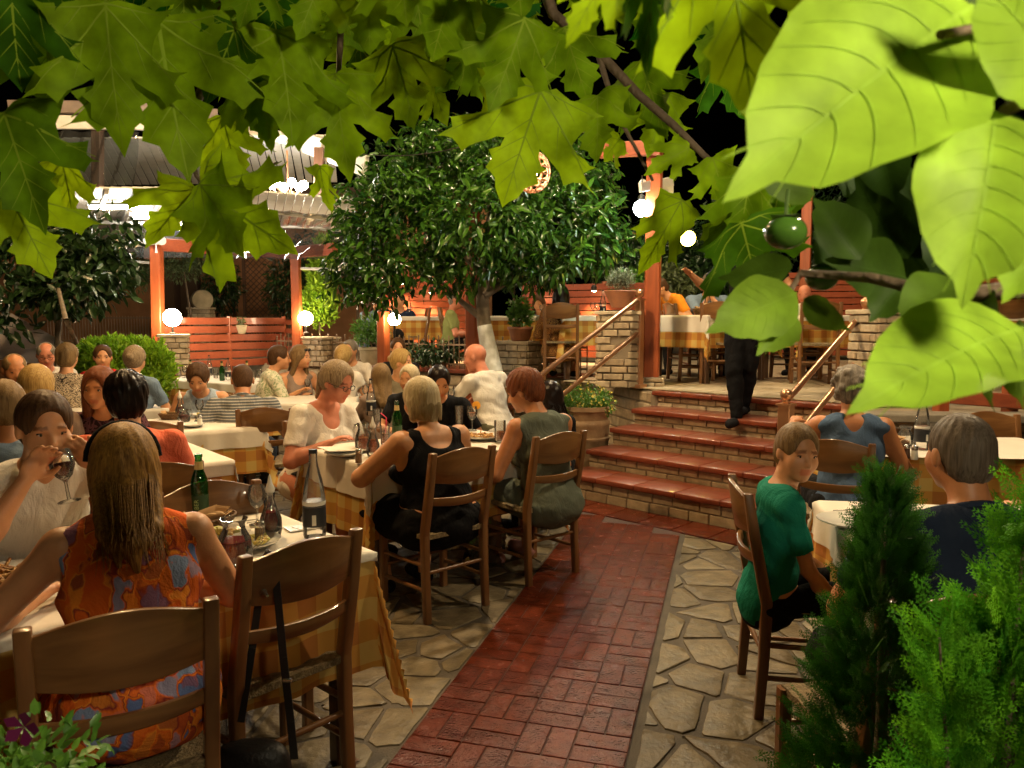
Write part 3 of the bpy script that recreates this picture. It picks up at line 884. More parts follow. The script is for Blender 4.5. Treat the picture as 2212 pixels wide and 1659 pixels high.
sheet('side_curtain', [PY(205, 482, 11.9), PY(760, 494, 11.9), PY(740, 560, 11.9), PY(205, 555, 11.9)], M_curt, t)
sheet('side_curtain', [PY(560, 450, 10.0), PY(760, 470, 10.0), PY(750, 495, 10.4), PY(560, 485, 10.4)], M_curt, t)
# rolled awning end at the pergola corner
a = PY(262, 528, 11.4); c_ = PY(346, 520, 11.0)
b = MB(); b.tube([a, a.lerp(c_, .3), a.lerp(c_, .7), c_], [.05, .055, .05, .05], 14); b.tube([c_, c_ + (c_ - a).normalized() * .05], .062, 14)
b.tube([c_ + Vector((-.06, 0, -.03)), c_ + Vector((-.06, 0, -.13)), c_ + Vector((-.06, 0, -.17))], [.006, .012, .022], 8)
tag(b.build('rolled_awning', M_white, smooth=True), 'rolled white awning end beside the top of the left pergola post', 'awning')
# lamps of the canopy
def chandelier(c_, label):
    t = thing('chandelier', label, 'lamp', c_)
    b = MB(); b.tube([(0, 0, .05), (0, 0, .5)], .01, 6)
    for k in range(6):
        a = k * PI / 3
        b.tube([(0, 0, .02), (.12 * math.cos(a), .12 * math.sin(a), -.04), (.2 * math.cos(a), .2 * math.sin(a), .03)], .007, 6)
    b.build('frame', M_brass, t, True)
    for k in range(6):
        a = k * PI / 3; b = MB(); b.ball((.2 * math.cos(a), .2 * math.sin(a), .07), .055, 10, 8); b.build('bulb', E_tube, t, True)
chandelier(PY(622, 412, 9.9), 'bright chandelier under the white canopy, above the pergola')
for (u, v, Y) in ((250, 432, 10.4), (420, 428, 10.2), (340, 455, 11.6)):
    c_ = PY(u, v, Y); t2 = thing('tube_light', {250: 'left', 420: 'right', 340: 'rear'}[u] + ' bright tube light under the white canopy ceiling', 'lamp', c_ - Vector((0, 0, .10)))
    b = MB(); b.tube([(-.35, 0, 0), (.35, 0, 0)], .022, 8); b.build('tube', E_tube, t2, True)
    b = MB(); b.box((0, 0, .045), (.76, .06, .03)); b.build('housing', M_white, t2)
# ------------------------------------------------------------------ more lit lamps
c_ = PY(1386, 450, 8.1); globe_lamp(c_, .085, E_cool, 'bright white round lamp on the main red post, right of the orange tree', hang=.25)
c_ = PY(1486, 515, 8.6); globe_lamp(c_, .085, E_yell, 'yellow glowing round lamp under the plane leaves, right of the main post', hang=.3)
c_ = PY(1150, 372, 6.6)
t = thing('rattan_lantern', 'woven rattan globe lantern glowing behind a plane leaf', 'lamp', c_)
b = MB(); nb_ = 9
for k in range(1, nb_):
    th = PI * k / nb_; r_ = .15 * math.sin(th); z = .17 * math.cos(th)
    pts = [(r_ * math.cos(a * PI / 12), r_ * math.sin(a * PI / 12), z + .006 * math.sin(a * 2.1 + k)) for a in range(25)]
    b.tube(pts, .006, 5, False)
for k in range(12):
    a = k * PI / 6
    b.tube([(.15 * math.sin(PI * q / 12) * math.cos(a + .12 * math.sin(q)), .15 * math.sin(PI * q / 12) * math.sin(a + .12 * math.sin(q)), .17 * math.cos(PI * q / 12)) for q in range(1, 12)], .007, 5, False)
b.build('weave', mat('rattan', (.42, .20, .10), .5), t, True)
b = MB(); b.ball((0, 0, 0), .045, 12, 8); b.build('bulb', emis('lit_lantern_bulb', (1, .72, .45), 90), t, True)
b = MB(); b.tube([(0, 0, .17), (0, 0, 1.2)], .004, 5); b.build('cord', M_dark, t)
# thin wire across to the lantern
b = MB(); a = PY(750, 330, 8.0); c_ = PY(1140, 270, 6.6)
b.tube([a.lerp(c_, f) - Vector((0, 0, .12 * math.sin(PI * f))) for f in [i / 12 for i in range(13)]], .005, 5)
tag(b.build('light_cable', M_dark), 'thin sagging cable running to the rattan lantern', 'cable')
# lamps of the garden over and behind the viewer (out of the picture, they light the tables)
POOL = emis('lit_garden_globe', (1.0, 0.76, 0.45), 640); POOLW = emis('lit_amber_globe', (1.0, 0.64, 0.28), 480)
VIEWL = emis('lit_globe_behind', (1.0, 0.84, 0.56), 205)
for (x, y, z, r_, lab) in ((0.78, -0.16, 2.02, .08, 'round garden lamp above the shoulder of the viewer'), (-2.1, 4.2, 3.9, .10, 'round lamp hung in the plane tree over the left tables'),
                      (-0.2, 6.3, 4.6, .12, 'round lamp hung over the middle tables'), (2.6, 4.0, 3.7, .085, 'round lamp hung over the right tables'), (-4.2, 7.2, 4.8, .10, 'round lamp hung over the far left tables'),
                      (3.6, 9.6, 5.8, .11, 'round lamp hung over the right terrace'), (0.6, 11.2, 6.4, .12, 'round lamp hung over the back terrace')):
    globe_lamp(Vector((x, y, z)), r_, (POOLW if x < -1 else POOL) if y > 0 else VIEWL, lab, hang=.3)
# ================================================================== FURNITURE
M_chair = wood_mat('chair_wood', (0.22, 0.10, 0.034), (0.13, 0.055, 0.02), 0.32, 'Z', 8, 0.35)
M_chairx = wood_mat('chair_slat_wood', (0.25, 0.12, 0.04), (0.15, 0.066, 0.022), 0.3, 'X', 8, 0.4)
M_rush = mat('rush_seat', (0.30, 0.22, 0.11), 0.8, noise=(60, 0.5), bump=(150, 0.9))
M_tblwood = wood_mat('table_wood', (0.12, 0.06, 0.03), (0.07, 0.035, 0.02), 0.5, 'Z')

def arc_slat(z0, zc0, z1, zc1, bow, y0, rake, x=0.185, th=0.018, n=14):
    """curved back slat; lower edge z0 (ends) / zc0 (centre), upper edge z1 / zc1"""
    vs = []; fs = []
    for i in range(n + 1):
        t = -1 + 2 * i / n; c_ = 1 - t * t
        lo = z0 + (zc0 - z0) * c_ ** 1.3; hi = z1 + (zc1 - z1) * c_ ** 1.3
        for z, o_ in ((lo, 0), (lo, 1), (hi, 1), (hi, 0)):
            y = y0 - (z - 0.46) * rake - bow * c_ - (th if o_ else 0)
            dz = 0
            vs.append((x * t, y, z))
    for i in range(n):
        a = i * 4; 
        for k in range(4):
            fs.append((a + k, a + (k + 1) % 4, a + 4 + (k + 1) % 4, a + 4 + k))
    fs += [(3, 2, 1, 0), (n * 4, n * 4 + 1, n * 4 + 2, n * 4 + 3)]
    return vs, fs
def make_chair():
    t = thing('taverna_chair', 'x', 'chair')
    rake = 0.17
    for s in (-1, 1):
        b = MB()
        pts = [(s * .19, -.215, 0), (s * .19, -.20, .25), (s * .19, -.195, .46), (s * .19, -.195 - .30 * rake, .72), (s * .19, -.195 - .44 * rake - .005, .89)]
        ws = [.036, .040, .044, .042, .034]
        vs = []; fs = []
        for (x, y, z), w in zip(pts, ws):
            vs += [(x - .018, y - w / 2, z), (x + .018, y - w / 2, z), (x + .018, y + w / 2, z), (x - .018, y + w / 2, z)]
        for i in range(4):
            for k in range(4): fs.append((i * 4 + k, i * 4 + (k + 1) % 4, i * 4 + 4 + (k + 1) % 4, i * 4 + 4 + k))
        fs += [(3, 2, 1, 0), (16, 17, 18, 19)]
        b.add(vs, fs); b.build('back_leg', M_chair, t, bevel=.005, smooth=True)
        b = MB(); b.bar((s * .20, .185, 0), (s * .20, .185, .45), .038, .038, ch=.006); b.build('front_leg', M_chair, t)
    b = MB(); b.add(*arc_slat(.735, .715, .865, .905, .035, -.19, rake)); b.build('top_slat', M_chairx, t, bevel=.004, smooth=True)
    b = MB(); b.add(*arc_slat(.615, .60, .655, .648, .035, -.19, rake)); b.build('lower_slat', M_chairx, t, bevel=.004, smooth=True)
    # rush seat: four woven triangles, slightly dished
    b = MB(); n = 12; vs = []; fs = []
    for j in range(n + 1):
        for i in range(n + 1):
            x = -1 + 2 * i / n; y = -1 + 2 * j / n
            m_ = max(abs(x), abs(y))
            z = .462 - .018 * (1 - m_ * m_) + (.004 if (i + j) % 2 else 0) - (.008 if m_ > .99 else 0)
            w = .205 if y > 0 else .205 - .012 * -y
            vs.append((x * w, y * .20 - .005, z))
    fs = [(j * (n + 1) + i, j * (n + 1) + i + 1, (j + 1) * (n + 1) + i + 1, (j + 1) * (n + 1) + i) for j in range(n) for i in range(n)]
    o_ = len(vs); vs += [(v[0], v[1], .432) for v in vs[:]]
    rim = [i for i in range(n + 1)] + [j * (n + 1) + n for j in range(1, n + 1)] + [n * (n + 1) + i for i in range(n - 1, -1, -1)] + [j * (n + 1) for j in range(n - 1, 0, -1)]
    fs += [(rim[k], rim[k] + o_, rim[(k + 1) % len(rim)] + o_, rim[(k + 1) % len(rim)]) for k in range(len(rim))]
    b.add(vs, fs); b.build('seat', M_rush, t, smooth=70)
    for s in (-1, 1):
        for z in (.17, .30): MB().tube([(s * .195, -.20, z), (s * .20, .185, z - .01)], .011, 8).build('stretcher', M_chair, t, True)
    for z in (.22, .34): MB().tube([(-.20, .185, z), (.20, .185, z)], .011, 8).build('stretcher', M_chair, t, True)
    MB().tube([(-.19, -.20, .26), (.19, -.20, .26)], .011, 8).build('stretcher', M_chair, t, True)
    return t
CH0 = remember(make_chair()); _ch_used = [False]
def chair(u, v, deg, label, floor=0.0, group='taverna chairs', Y=None):
    """u, v: middle of the backrest top; deg: heading the sitter faces"""
    th = R(deg); F_ = Vector((math.sin(th), math.cos(th), 0))
    p = PZ(u, v, .885 + floor) if Y is None else PY(u, v, Y)
    o_ = p + F_ * .27; loc = (o_.x, o_.y, floor)
    if not _ch_used[0]:
        _ch_used[0] = True; CH0.location = loc; CH0.rotation_euler = (0, 0, -th); CH0['label'] = label; CH0['group'] = group; return CH0
    return dup(CH0, loc, -th, label, group)

M_plaid = mat('plaid_cloth', (0.8, 0.5, 0.1), 0.8)
def _plaid():
    nt = M_plaid.node_tree; b = nt.nodes['Principled BSDF']; L = nt.links
    uv = nt.nodes.new('ShaderNodeUVMap'); sp = nt.nodes.new('ShaderNodeSeparateXYZ'); L.new(uv.outputs[0], sp.inputs[0])
    hs = []
    for ax in (0, 1):
        m1 = nt.nodes.new('ShaderNodeMath'); m1.operation = 'MULTIPLY'; m1.inputs[1].default_value = 1 / 0.15; L.new(sp.outputs[ax], m1.inputs[0])
        m2 = nt.nodes.new('ShaderNodeMath'); m2.operation = 'FRACT'; L.new(m1.outputs[0], m2.inputs[0])
        m3 = nt.nodes.new('ShaderNodeMath'); m3.operation = 'GREATER_THAN'; m3.inputs[1].default_value = 0.5; L.new(m2.outputs[0], m3.inputs[0])
        hs.append(m3)
    ad = nt.nodes.new('ShaderNodeMath'); ad.operation = 'ADD'; L.new(hs[0].outputs[0], ad.inputs[0]); L.new(hs[1].outputs[0], ad.inputs[1])
    hf = nt.nodes.new('ShaderNodeMath'); hf.operation = 'MULTIPLY'; hf.inputs[1].default_value = 0.5; L.new(ad.outputs[0], hf.inputs[0])
    cr = nt.nodes.new('ShaderNodeValToRGB'); cr.color_ramp.interpolation = 'CONSTANT'
    cr.color_ramp.elements[0].color = (0.72, 0.50, 0.14, 1); cr.color_ramp.elements[0].position = 0
    cr.color_ramp.elements[1].color = (0.66, 0.33, 0.06, 1); cr.color_ramp.elements[1].position = 0.3
    e = cr.color_ramp.elements.new(0.8); e.color = (0.52, 0.20, 0.04, 1)
    L.new(hf.outputs[0], cr.inputs[0]); L.new(cr.outputs[0], b.inputs['Base Color'])
    tr = nt.nodes.new('ShaderNodeBsdfTranslucent'); L.new(cr.outputs[0], tr.inputs[0])
    ms = nt.nodes.new('ShaderNodeMixShader'); ms.inputs[0].default_value = .25
    L.new(b.outputs[0], ms.inputs[1]); L.new(tr.outputs[0], ms.inputs[2]); L.new(ms.outputs[0], nt.nodes['Material Output'].inputs['Surface'])
    wv = nt.nodes.new('ShaderNodeTexNoise'); wv.inputs['Scale'].default_value = 400
    bp = nt.nodes.new('ShaderNodeBump'); bp.inputs['Strength'].default_value = .2; bp.inputs['Distance'].default_value = .002
    L.new(wv.outputs['Fac'], bp.inputs['Height']); L.new(bp.outputs['Normal'], b.inputs['Normal'])
_plaid()
M_paper = mat('white_table_paper', (0.72, 0.66, 0.56), 0.7, noise=(6, 0.08), bump=(14, 0.35))

def cloth(name, sx, sy, drop, z, m, seed=0, step=.025, thick=0.002, fold=0.022, hem_noise=0.0, offx=0.0, offy=0.0, skin_=0.0):
    rr = random.Random(seed); ph = [rr.uniform(0, 6) for _ in range(6)]
    nx = int((sx + 2 * drop) / step); ny = int((sy + 2 * drop) / step)
    V = []; UV = []
    for j in range(ny + 1):
        for i in range(nx + 1):
            u = -sx / 2 - drop + (sx + 2 * drop) * i / nx + offx; v = -sy / 2 - drop + (sy + 2 * drop) * j / ny + offy
            hx, hy = sx / 2 + .006 + skin_, sy / 2 + .006 + skin_
            ax = max(0, abs(u) - hx); ay = max(0, abs(v) - hy)
            sgx = 1 if u > 0 else -1; sgy = 1 if v > 0 else -1
            cx_ = min(abs(u), hx) * sgx; cy_ = min(abs(v), hy) * sgy
            if ax == 0 and ay == 0:
                p = (cx_, cy_, z + .0008 * math.sin(u * 17 + ph[0]) * math.sin(v * 13 + ph[1]))
            else:
                e = math.hypot(ax, ay); mx_, mn_ = max(ax, ay), min(ax, ay)
                f = min(1, e / .15)
                if ax > 0 and ay > 0:
                    dl = mx_ + .42 * mn_
                    k = mn_ / (mx_ + 1e-6)
                    out = .014 + .15 * e * k + .05 * e
                    dx_ = sgx * out * (1.0 if ax > ay else .75); dy_ = sgy * out * (1.0 if ay > ax else .75)
                    fo = fold * f * math.sin((ax - ay) * 26 + ph[2] + sgx + sgy * 2)
                    dx_ += fo * sgx * .8; dy_ -= fo * sgy * .8
                else:
                    dl = e; t_ = u if ay > 0 else v
                    fo = fold * f * (math.sin(t_ * 15 + ph[3] + sgx * 2 + sgy) * .6 + math.sin(t_ * 31 + ph[4] + sgy) * .35)
                    edge = 1 - abs(t_) / (hx if ay > 0 else hy)
                    fo *= min(1, edge * 3 + .25)
                    out = .012 + .05 * e + fo
                    dx_ = sgx * out if ax > 0 else 0; dy_ = sgy * out if ay > 0 else 0
                zz = z - dl + .014 * min(1, dl / .02) * (1 if dl < .02 else math.exp(-(dl - .02) * 30))
                p = (cx_ + dx_, cy_ + dy_, zz)
            V.append(p); UV.append((u, v))
    F_ = [(j * (nx + 1) + i, j * (nx + 1) + i + 1, (j + 1) * (nx + 1) + i + 1, (j + 1) * (nx + 1) + i) for j in range(ny) for i in range(nx)]
    me = npmesh(name, V, F_)
    uvl = me.uv_layers.new(name='UVMap')
    idx = np.zeros(len(me.loops), dtype=np.int32); me.loops.foreach_get('vertex_index', idx)
    uvl.data.foreach_set('uv', np.asarray(UV, dtype=np.float32)[idx].ravel())
    return link(name, me, m, None, smooth=180)
def table(c, sx, sy, deg, label, floor=0.0, drop=.36, paper=.17, seed=0, paper_col=None, off=(0, 0)):
    """deg: heading of the table's local x axis turned from world x"""
    rz = R(deg)
    t = thing('table', ' '.join(('wooden table under the ' + label).split()[:16]), 'table', (c[0], c[1], floor), rz)
    b = MB(); b.box((0, 0, .735), (sx, sy, .025)); b.build('tabletop', M_tblwood, t, bevel=.004)
    for ax in (-1, 1):
        for ay in (-1, 1):
            b = MB(); b.bar((ax * (sx / 2 - .07), ay * (sy / 2 - .07), 0), (ax * (sx / 2 - .07), ay * (sy / 2 - .07), .722), .06, .06, ch=.006); b.build('leg', M_tblwood, t)
    o_ = cloth('tablecloth', sx, sy, drop, .752, M_plaid, seed)
    o_.location = (c[0], c[1], floor); o_.rotation_euler = (0, 0, rz)
    tag(o_, label, 'tablecloth', None)
    if paper:
        p_ = cloth('paper_cover', sx, sy, paper, .758, M_paper, seed, fold=.022, offx=off[0], offy=off[1], skin_=.007)
        p_.location = (c[0], c[1], floor); p_.rotation_euler = (0, 0, rz)
        w_ = label.replace('cloth on ', '').replace('yellow plaid ', '').replace('golden plaid ', '').replace('light plaid ', '').replace('plaid ', '').replace('pale ', '').replace('cream ', '')
        tag(p_, ' '.join(('white paper over ' + w_).split()[:16]), 'table cover')
    return o_
TT = .762
def tcorner(u, v, sx, sy, deg, cx_, cy_, floor=0.0):
    """table centre from the pixel of its top corner (cx_, cy_ = +-1 pick the corner)"""
    p = PZ(u, v, .755 + floor); a = R(deg)
    ex = Vector((math.cos(a), math.sin(a), 0)); ey = Vector((-math.sin(a), math.cos(a), 0))
    return p - ex * (cx_ * sx / 2) - ey * (cy_ * sy / 2)
# T1: near left. local x runs along (0.74, 0.67)
c1 = tcorner(790, 1192, 2.2, .74, 43, 1, -1)
table(c1, 2.2, .74, 43, 'yellow plaid cloth on the long table nearest the viewer, left', drop=.40, paper=.05, seed=1)
c2 = tcorner(803, 1008, 1.25, .80, 39, -1, -1)
table(c2, 1.25, .80, 39, 'yellow plaid cloth on the middle table of the woman in black', drop=.40, paper=.20, seed=2)
c3 = tcorner(1774, 1083, .95, .85, -10, -1, 1)
table(c3, .95, .85, -10, 'plaid cloth on the table of the boy in green', drop=.30, paper=.16, seed=3)
c4 = tcorner(1848, 984, 1.3, .8, -6, -1, -1)
table(c4, 1.3, .80, -6, 'golden plaid cloth on the table with the bread basket, right', drop=.40, paper=.02, seed=4)
c6 = PZ(415, 915, .755)
table(c6, .85, .85, 30, 'plaid cloth on the table of the couple in striped polo and tank top', drop=.34, paper=.16, seed=6)
c5 = Vector((-2.25, 4.3, 0))
table(c5, 1.0, .8, 40, 'plaid cloth on the table behind the woman in coral', drop=.3, paper=.1, seed=5)
c7 = PZ(455, 818, .755)
table(c7, 2.4, .8, -32, 'cloth on the far table full of bottles before the slatted fence', drop=.42, paper=.12, seed=7)
c8 = PZ(668, 862, .755)
table(c8, .9, .8, 10, 'cloth on the table of the man in the leaf print shirt', drop=.3, paper=.1, seed=8)
c9 = PZ(855, 878, .755)
table(c9, 1.3, .8, 12, 'cloth on the table of the bald man in white and the woman with a bun', drop=.3, paper=.1, seed=9)
c10 = Vector((-3.9, 6.9, 0))
table(c10, 1.4, .8, 25, 'cloth on the table of the man in the red shirt', drop=.3, paper=.1, seed=10)
# terrace tables
for (u, Y, sx, sy, dg, lab, sd) in ((1140, 11.0, 1.1, .8, 5, 'cloth on the terrace table behind the basil pot', 20), (1262, 9.6, .9, .8, 20, 'pale cloth on the terrace table beside the brick stair pillar', 21),
                        (1535, 9.0, 1.1, .85, 35, 'plaid cloth with white cover on the terrace table of the man in glasses', 22), (1755, 9.0, .9, .85, 15, 'cream plaid cloth on the terrace table beyond the right stair rail', 23),
                        (890, 12.2, .9, .85, 15, 'light plaid cloth on the terrace table of the guest in dark blue', 24), (2200, 8.4, 1.2, .8, 0, 'cloth on the terrace table behind the board railing, far right', 25)):
    p = PY(u, 700, Y); table((p.x, p.y), sx, sy, dg, lab, TZ, drop=.36, paper=.08 if u != 1535 else .2, seed=sd)

# chairs ------------------------------------------------------------
chair(262, 1326, -29, 'wooden taverna chair of the woman in the orange dress, nearest the viewer')
chair(655, 1172, -48, 'empty wooden chair with a black bag strap over its backrest')
chair(1000, 972, -41, 'wooden chair of the blonde woman in the black dress')
chair(1210, 938, -40, 'wooden chair of the woman in the sage top beside the red path')
chair(1600, 1046, 97, 'wooden chair of the boy in green, seen from its side')
chair(572, 884, -12, 'dark wooden chair of the man in the striped polo')
chair(452, 1052, 142, 'empty wooden chair behind the green beer bottle')
chair(335, 1005, -32, 'wooden chair of the woman in coral')
chair(318, 855, -20, 'wooden chair behind the coral clad woman, under a dark haired guest', Y=4.9)
chair(655, 905, 110, 'wooden chair of the woman in the white top and glasses', Y=5.15)
chair(460, 812, 185, 'wooden chair at the far bottle table, behind the woman in the tank top', Y=6.9)
chair(345, 800, -5, 'wooden chair of the woman in the blue blouse with her hair up')
chair(160, 845, -8, 'wooden chair of the woman in the leopard print')
chair(1085, 862, -50, 'wooden chair of the bald man in the white tee', Y=7.3)
chair(1180, 905, -45, 'wooden chair beyond the sage clad woman, in front of the stairs', Y=5.5)
chair(1800, 1000, 30, 'wooden chair of the curly haired woman in the blue top', Y=4.15)
chair(2135, 912, 185, 'wooden chair at the far side of the bread basket table', Y=5.35)
chair(2075, 1290, -8, 'wooden chair of the man in the navy shirt, behind the conifers', Y=1.80)
# terrace chairs
for (u, v, dg, Y, lab) in ((1447, 668, 82, 8.9, 'terrace chair seen side-on beside the main red post'), (1500, 664, 175, 9.9, 'terrace chair of the man in glasses'),
                           (1625, 668, 290, 9.4, 'terrace chair behind the dark trousers of the walking person'), (1775, 668, 10, 8.0, 'terrace chair with its back to the right stair rail'),
                           (1680, 672, 75, 9.1, 'terrace chair left of the cream plaid table'), (1212, 668, 5, 8.9, 'terrace chair of the woman in the patterned dress'),
                           (950, 668, 80, 11.6, 'terrace chair of the man in the green shirt'), (925, 664, 255, 12.0, 'terrace chair right of the light plaid table'),
                           (812, 672, 60, 12.2, 'terrace chair of the guest in light blue'), (2110, 672, 10, 7.6, 'terrace chair behind the board railing'), (2190, 672, -10, 7.6, 'second terrace chair behind the board railing'),
                           (1555, 672, 20, 8.3, 'terrace stool chair nearest the stairs, by the plaid corner')):
    chair(u, v, dg, lab, TZ, 'terrace chairs', Y=Y)

# ================================================================== TABLEWARE
G_clear = glass_mat('clear_glass', (.95, .95, .94), 1.0, .05, (.8, .8, .78))
G_green = glass_mat('green_glass', (.05, .34, .06), .9, .12, (.02, .2, .03))
G_liq = glass_mat('red_wine', (.30, .02, .01), .25, .7, (.20, .010, .006))
G_amber = glass_mat('amber_drink', (.70, .28, .06), .4, .45, (.42, .13, .03))
M_plate = mat('white_china', (.75, .73, .66), .15, coat=.5)
M_label = mat('black_label', (.012, .014, .02), .5)
M_steel = mat('steel', (.55, .53, .5), .25, .9)
M_fries = mat('food_golden', (.62, .36, .10), .6, noise=(60, .5, (.35, .15, .05)), bump=(90, .8))
M_salad = mat('food_salad', (.35, .42, .08), .5, noise=(50, .7, (.55, .35, .08)), bump=(80, .9))
M_wicker = mat('wicker', (.24, .12, .05), .7, noise=(80, .6), bump=(120, .9))
M_bread = mat('bread', (.55, .33, .13), .8, noise=(25, .4), bump=(50, .5))
def on(u, v, floor=0.0, z=TT): return PZ(u, v, z + floor)
def lathe_thing(name, cat, c, label, parts, group=None, rz=0):
    t = thing(name, label, cat, c, rz, group)
    for pn_, prof, m, n in parts:
        b = MB(); b.lathe(prof, n=n); b.build(pn_, m, t, 60)
    return t
def water_bottle(c, label, s=1.0, group=None):
    t = lathe_thing('water_bottle', 'bottle', c, label, [
        ('glass', [(.001, .002), (.038, .002), (.041, .012), (.041, .13), (.040, .15), (.031, .21), (.018, .262), (.0145, .285), (.0145, .31)], G_clear, 24),
        ('cap', [(.001, .322), (.0155, .322), (.0155, .308), (.001, .308)], M_label, 16),
        ('label', [(.0415, .045), (.0417, .046), (.0417, .115), (.0415, .116)], M_label, 24), ('foam_ring', [(.0414, .122), (.0419, .124), (.0419, .134), (.0412, .136)], M_plate, 24)], group)
    t.scale = (s, s, s)
    b = MB()
    for k in range(9):
        a = -PI / 2 + .12 + k * .028
        b.box((.0422 * math.cos(a), .0422 * math.sin(a), .072), (.0008 if k % 2 else .0014, .0004, .030), rz=a + PI / 2)
    b.add([(.0421 * math.cos(a), .0421 * math.sin(a), z) for a in (-PI / 2 + .06, -PI / 2 + .2, -PI / 2 + .4) for z in (.052, .090)], [(0, 2, 3, 1), (2, 4, 5, 3)])
    b.build('barcode', M_plate, t)
    return t
def beer_bottle(c, label, group=None, liquid=True):
    t = lathe_thing('beer_bottle', 'bottle', c, label, [
        ('glass', [(.001, .002), (.030, .002), (.033, .012), (.033, .135), (.030, .160), (.017, .195), (.014, .215), (.0135, .243), (.0155, .246), (.0155, .255), (.012, .256)], G_green, 24),
        ('label', [(.0334, .03), (.0336, .031), (.0336, .095), (.0334, .096)], mat('dark_green_label', (.02, .06, .02), .5), 24),
        ('neck_label', [(.0178, .196), (.0158, .215), (.0152, .228)], mat('gold_label', (.5, .38, .16), .4), 20)], group)
    if c.y < 4:
        fc = bpy.data.curves.new('lettering', 'FONT'); fc.body = 'BER'; fc.size = .024; fc.extrude = .0004
        o_ = bpy.data.objects.new('lettering', fc); C.objects.link(o_)
        bpy.context.view_layer.update()
        me = bpy.data.meshes.new_from_object(o_.evaluated_get(bpy.context.evaluated_depsgraph_get())); bpy.data.objects.remove(o_)
        me.materials.clear()
        o_ = link('lettering', me, mat('pale_green_print', (.38, .50, .18), .5), t)
        o_.matrix_local = Matrix.Translation((.008, -.0352, .040)) @ Matrix.Rotation(PI / 2, 4, 'X') @ Matrix.Rotation(PI / 2, 4, 'Z')
    return t
def wine_glass(c, label, fill=None, group=None, s=1.0, tilt=None):
    parts = [('glass', [(.001, .0), (.031, .001), (.030, .003), (.005, .008), (.004, .055), (.006, .062), (.022, .078), (.033, .105), (.034, .125), (.028, .152), (.0275, .153), (.033, .125), (.032, .106), (.021, .081), (.001, .066)], G_clear, 24)]
    if fill: parts.append(('drink', [(.001, .068), (.020, .082), (.0315, .106), (.0318, .112), (.001, .112)], fill, 20))
    t = lathe_thing('stem_glass', 'glass', c, label, parts, group); t.scale = (s, s, s)
    if tilt: t.rotation_euler = tilt
    return t
def tumbler(c, label, fill=None, group=None, h=.12, r=.032):
    parts = [('glass', [(.001, .002), (r * .85, .002), (r, h), (r * .95, h), (r * .8, .012), (.001, .012)], G_clear, 20)]
    if fill: parts.append(('drink', [(.001, .013), (r * .8, .013), (r * .88, h * .6), (.001, h * .6)], fill, 18))
    return lathe_thing('tumbler', 'glass', c, label, parts, group)
def jug(c, label, fill=G_liq, rz=0, h=.14, r=.052, level=.55, m=None, group=None):
    m = m or G_clear
    t = lathe_thing('jug', 'jug', c, label, [
        ('glass', [(.001, .002), (r * .8, .003), (r * .97, h * .12), (r, h * .35), (r * .9, h * .58), (r * .62, h * .78), (r * .6, h * .88), (r * .78, h), (r * .74, h), (r * .56, h * .88), (r * .58, h * .78), (r * .86, h * .57), (r * .95, h * .35), (r * .9, h * .13), (.001, h * .05)], m, 26)] +
        ([('wine', [(.001, h * .06), (r * .88, h * .13), (r * .94, h * .35), (r * .88, h * level), (.001, h * level)], fill, 24)] if fill else []), group, rz)
    b = MB(); b.tube([(r * .68, 0, h * .90), (r * 1.25, 0, h * .92), (r * 1.55, 0, h * .72), (r * 1.45, 0, h * .45), (r * .98, 0, h * .30)], .0055, 8); b.build('handle', m, t, True)
    return t
def carafe(c, label, fill=G_liq, h=.20, lv=.5, group=None):
    return lathe_thing('carafe', 'carafe', c, label, [
        ('glass', [(.001, .002), (.033, .003), (.040, .03), (.038, .07), (.022, .115), (.015, .14), (.019, .165), (.017, .166), (.013, .14), (.020, .115), (.036, .07), (.038, .03), (.001, .006)], G_clear, 22),
        ('wine', [(.001, .007), (.036, .03), (.0345, .07), (.027, .095), (.001, .095)], fill, 20),
        ('stopper', [(.001, .15), (.016, .165), (.018, .18), (.009, .20), (.004, .225), (.001, .232)], M_plate, 12)] , group)
def shaker(c, label, m=None, group=None):
    return lathe_thing('shaker', 'shaker', c, label, [('body', [(.001, .001), (.019, .001), (.020, .01), (.018, .05), (.016, .058)], m or mat('pepper', (.28, .21, .13), .35, noise=(200, .6)), 8),
        ('lid', [(.017, .056), (.018, .06), (.017, .074), (.010, .080), (.001, .081)], M_steel, 14)], group)
def plate(c, label, food=None, r=.12, group=None, seed=0):
    t = lathe_thing('plate', 'plate', c, label, [('dish', [(.001, .004), (r * .62, .004), (r * .7, .008), (r, .022), (r, .026), (r * .68, .013), (r * .6, .009), (.001, .009)], M_plate, 32)], group)
    if food is not None:
        rr = random.Random(seed); b = MB()
        for k in range(34):
            a = rr.uniform(0, 6.28); q = r * .55 * math.sqrt(rr.random()); 
            p = Vector((q * math.cos(a), q * math.sin(a), .018 + rr.uniform(0, .022) * (1 - q / r)))
            if food is M_fries:
                d = Vector((rr.uniform(-1, 1), rr.uniform(-1, 1), rr.uniform(-.3, .5))).normalized() * .028; b.bar(p - d, p + d, .009, .009, ch=.002)
            else:
                b.ball(p, rr.uniform(.009, .018), 7, 5, (1, rr.uniform(.6, 1), .55))
        b.build('food', food, t, True)
    return t
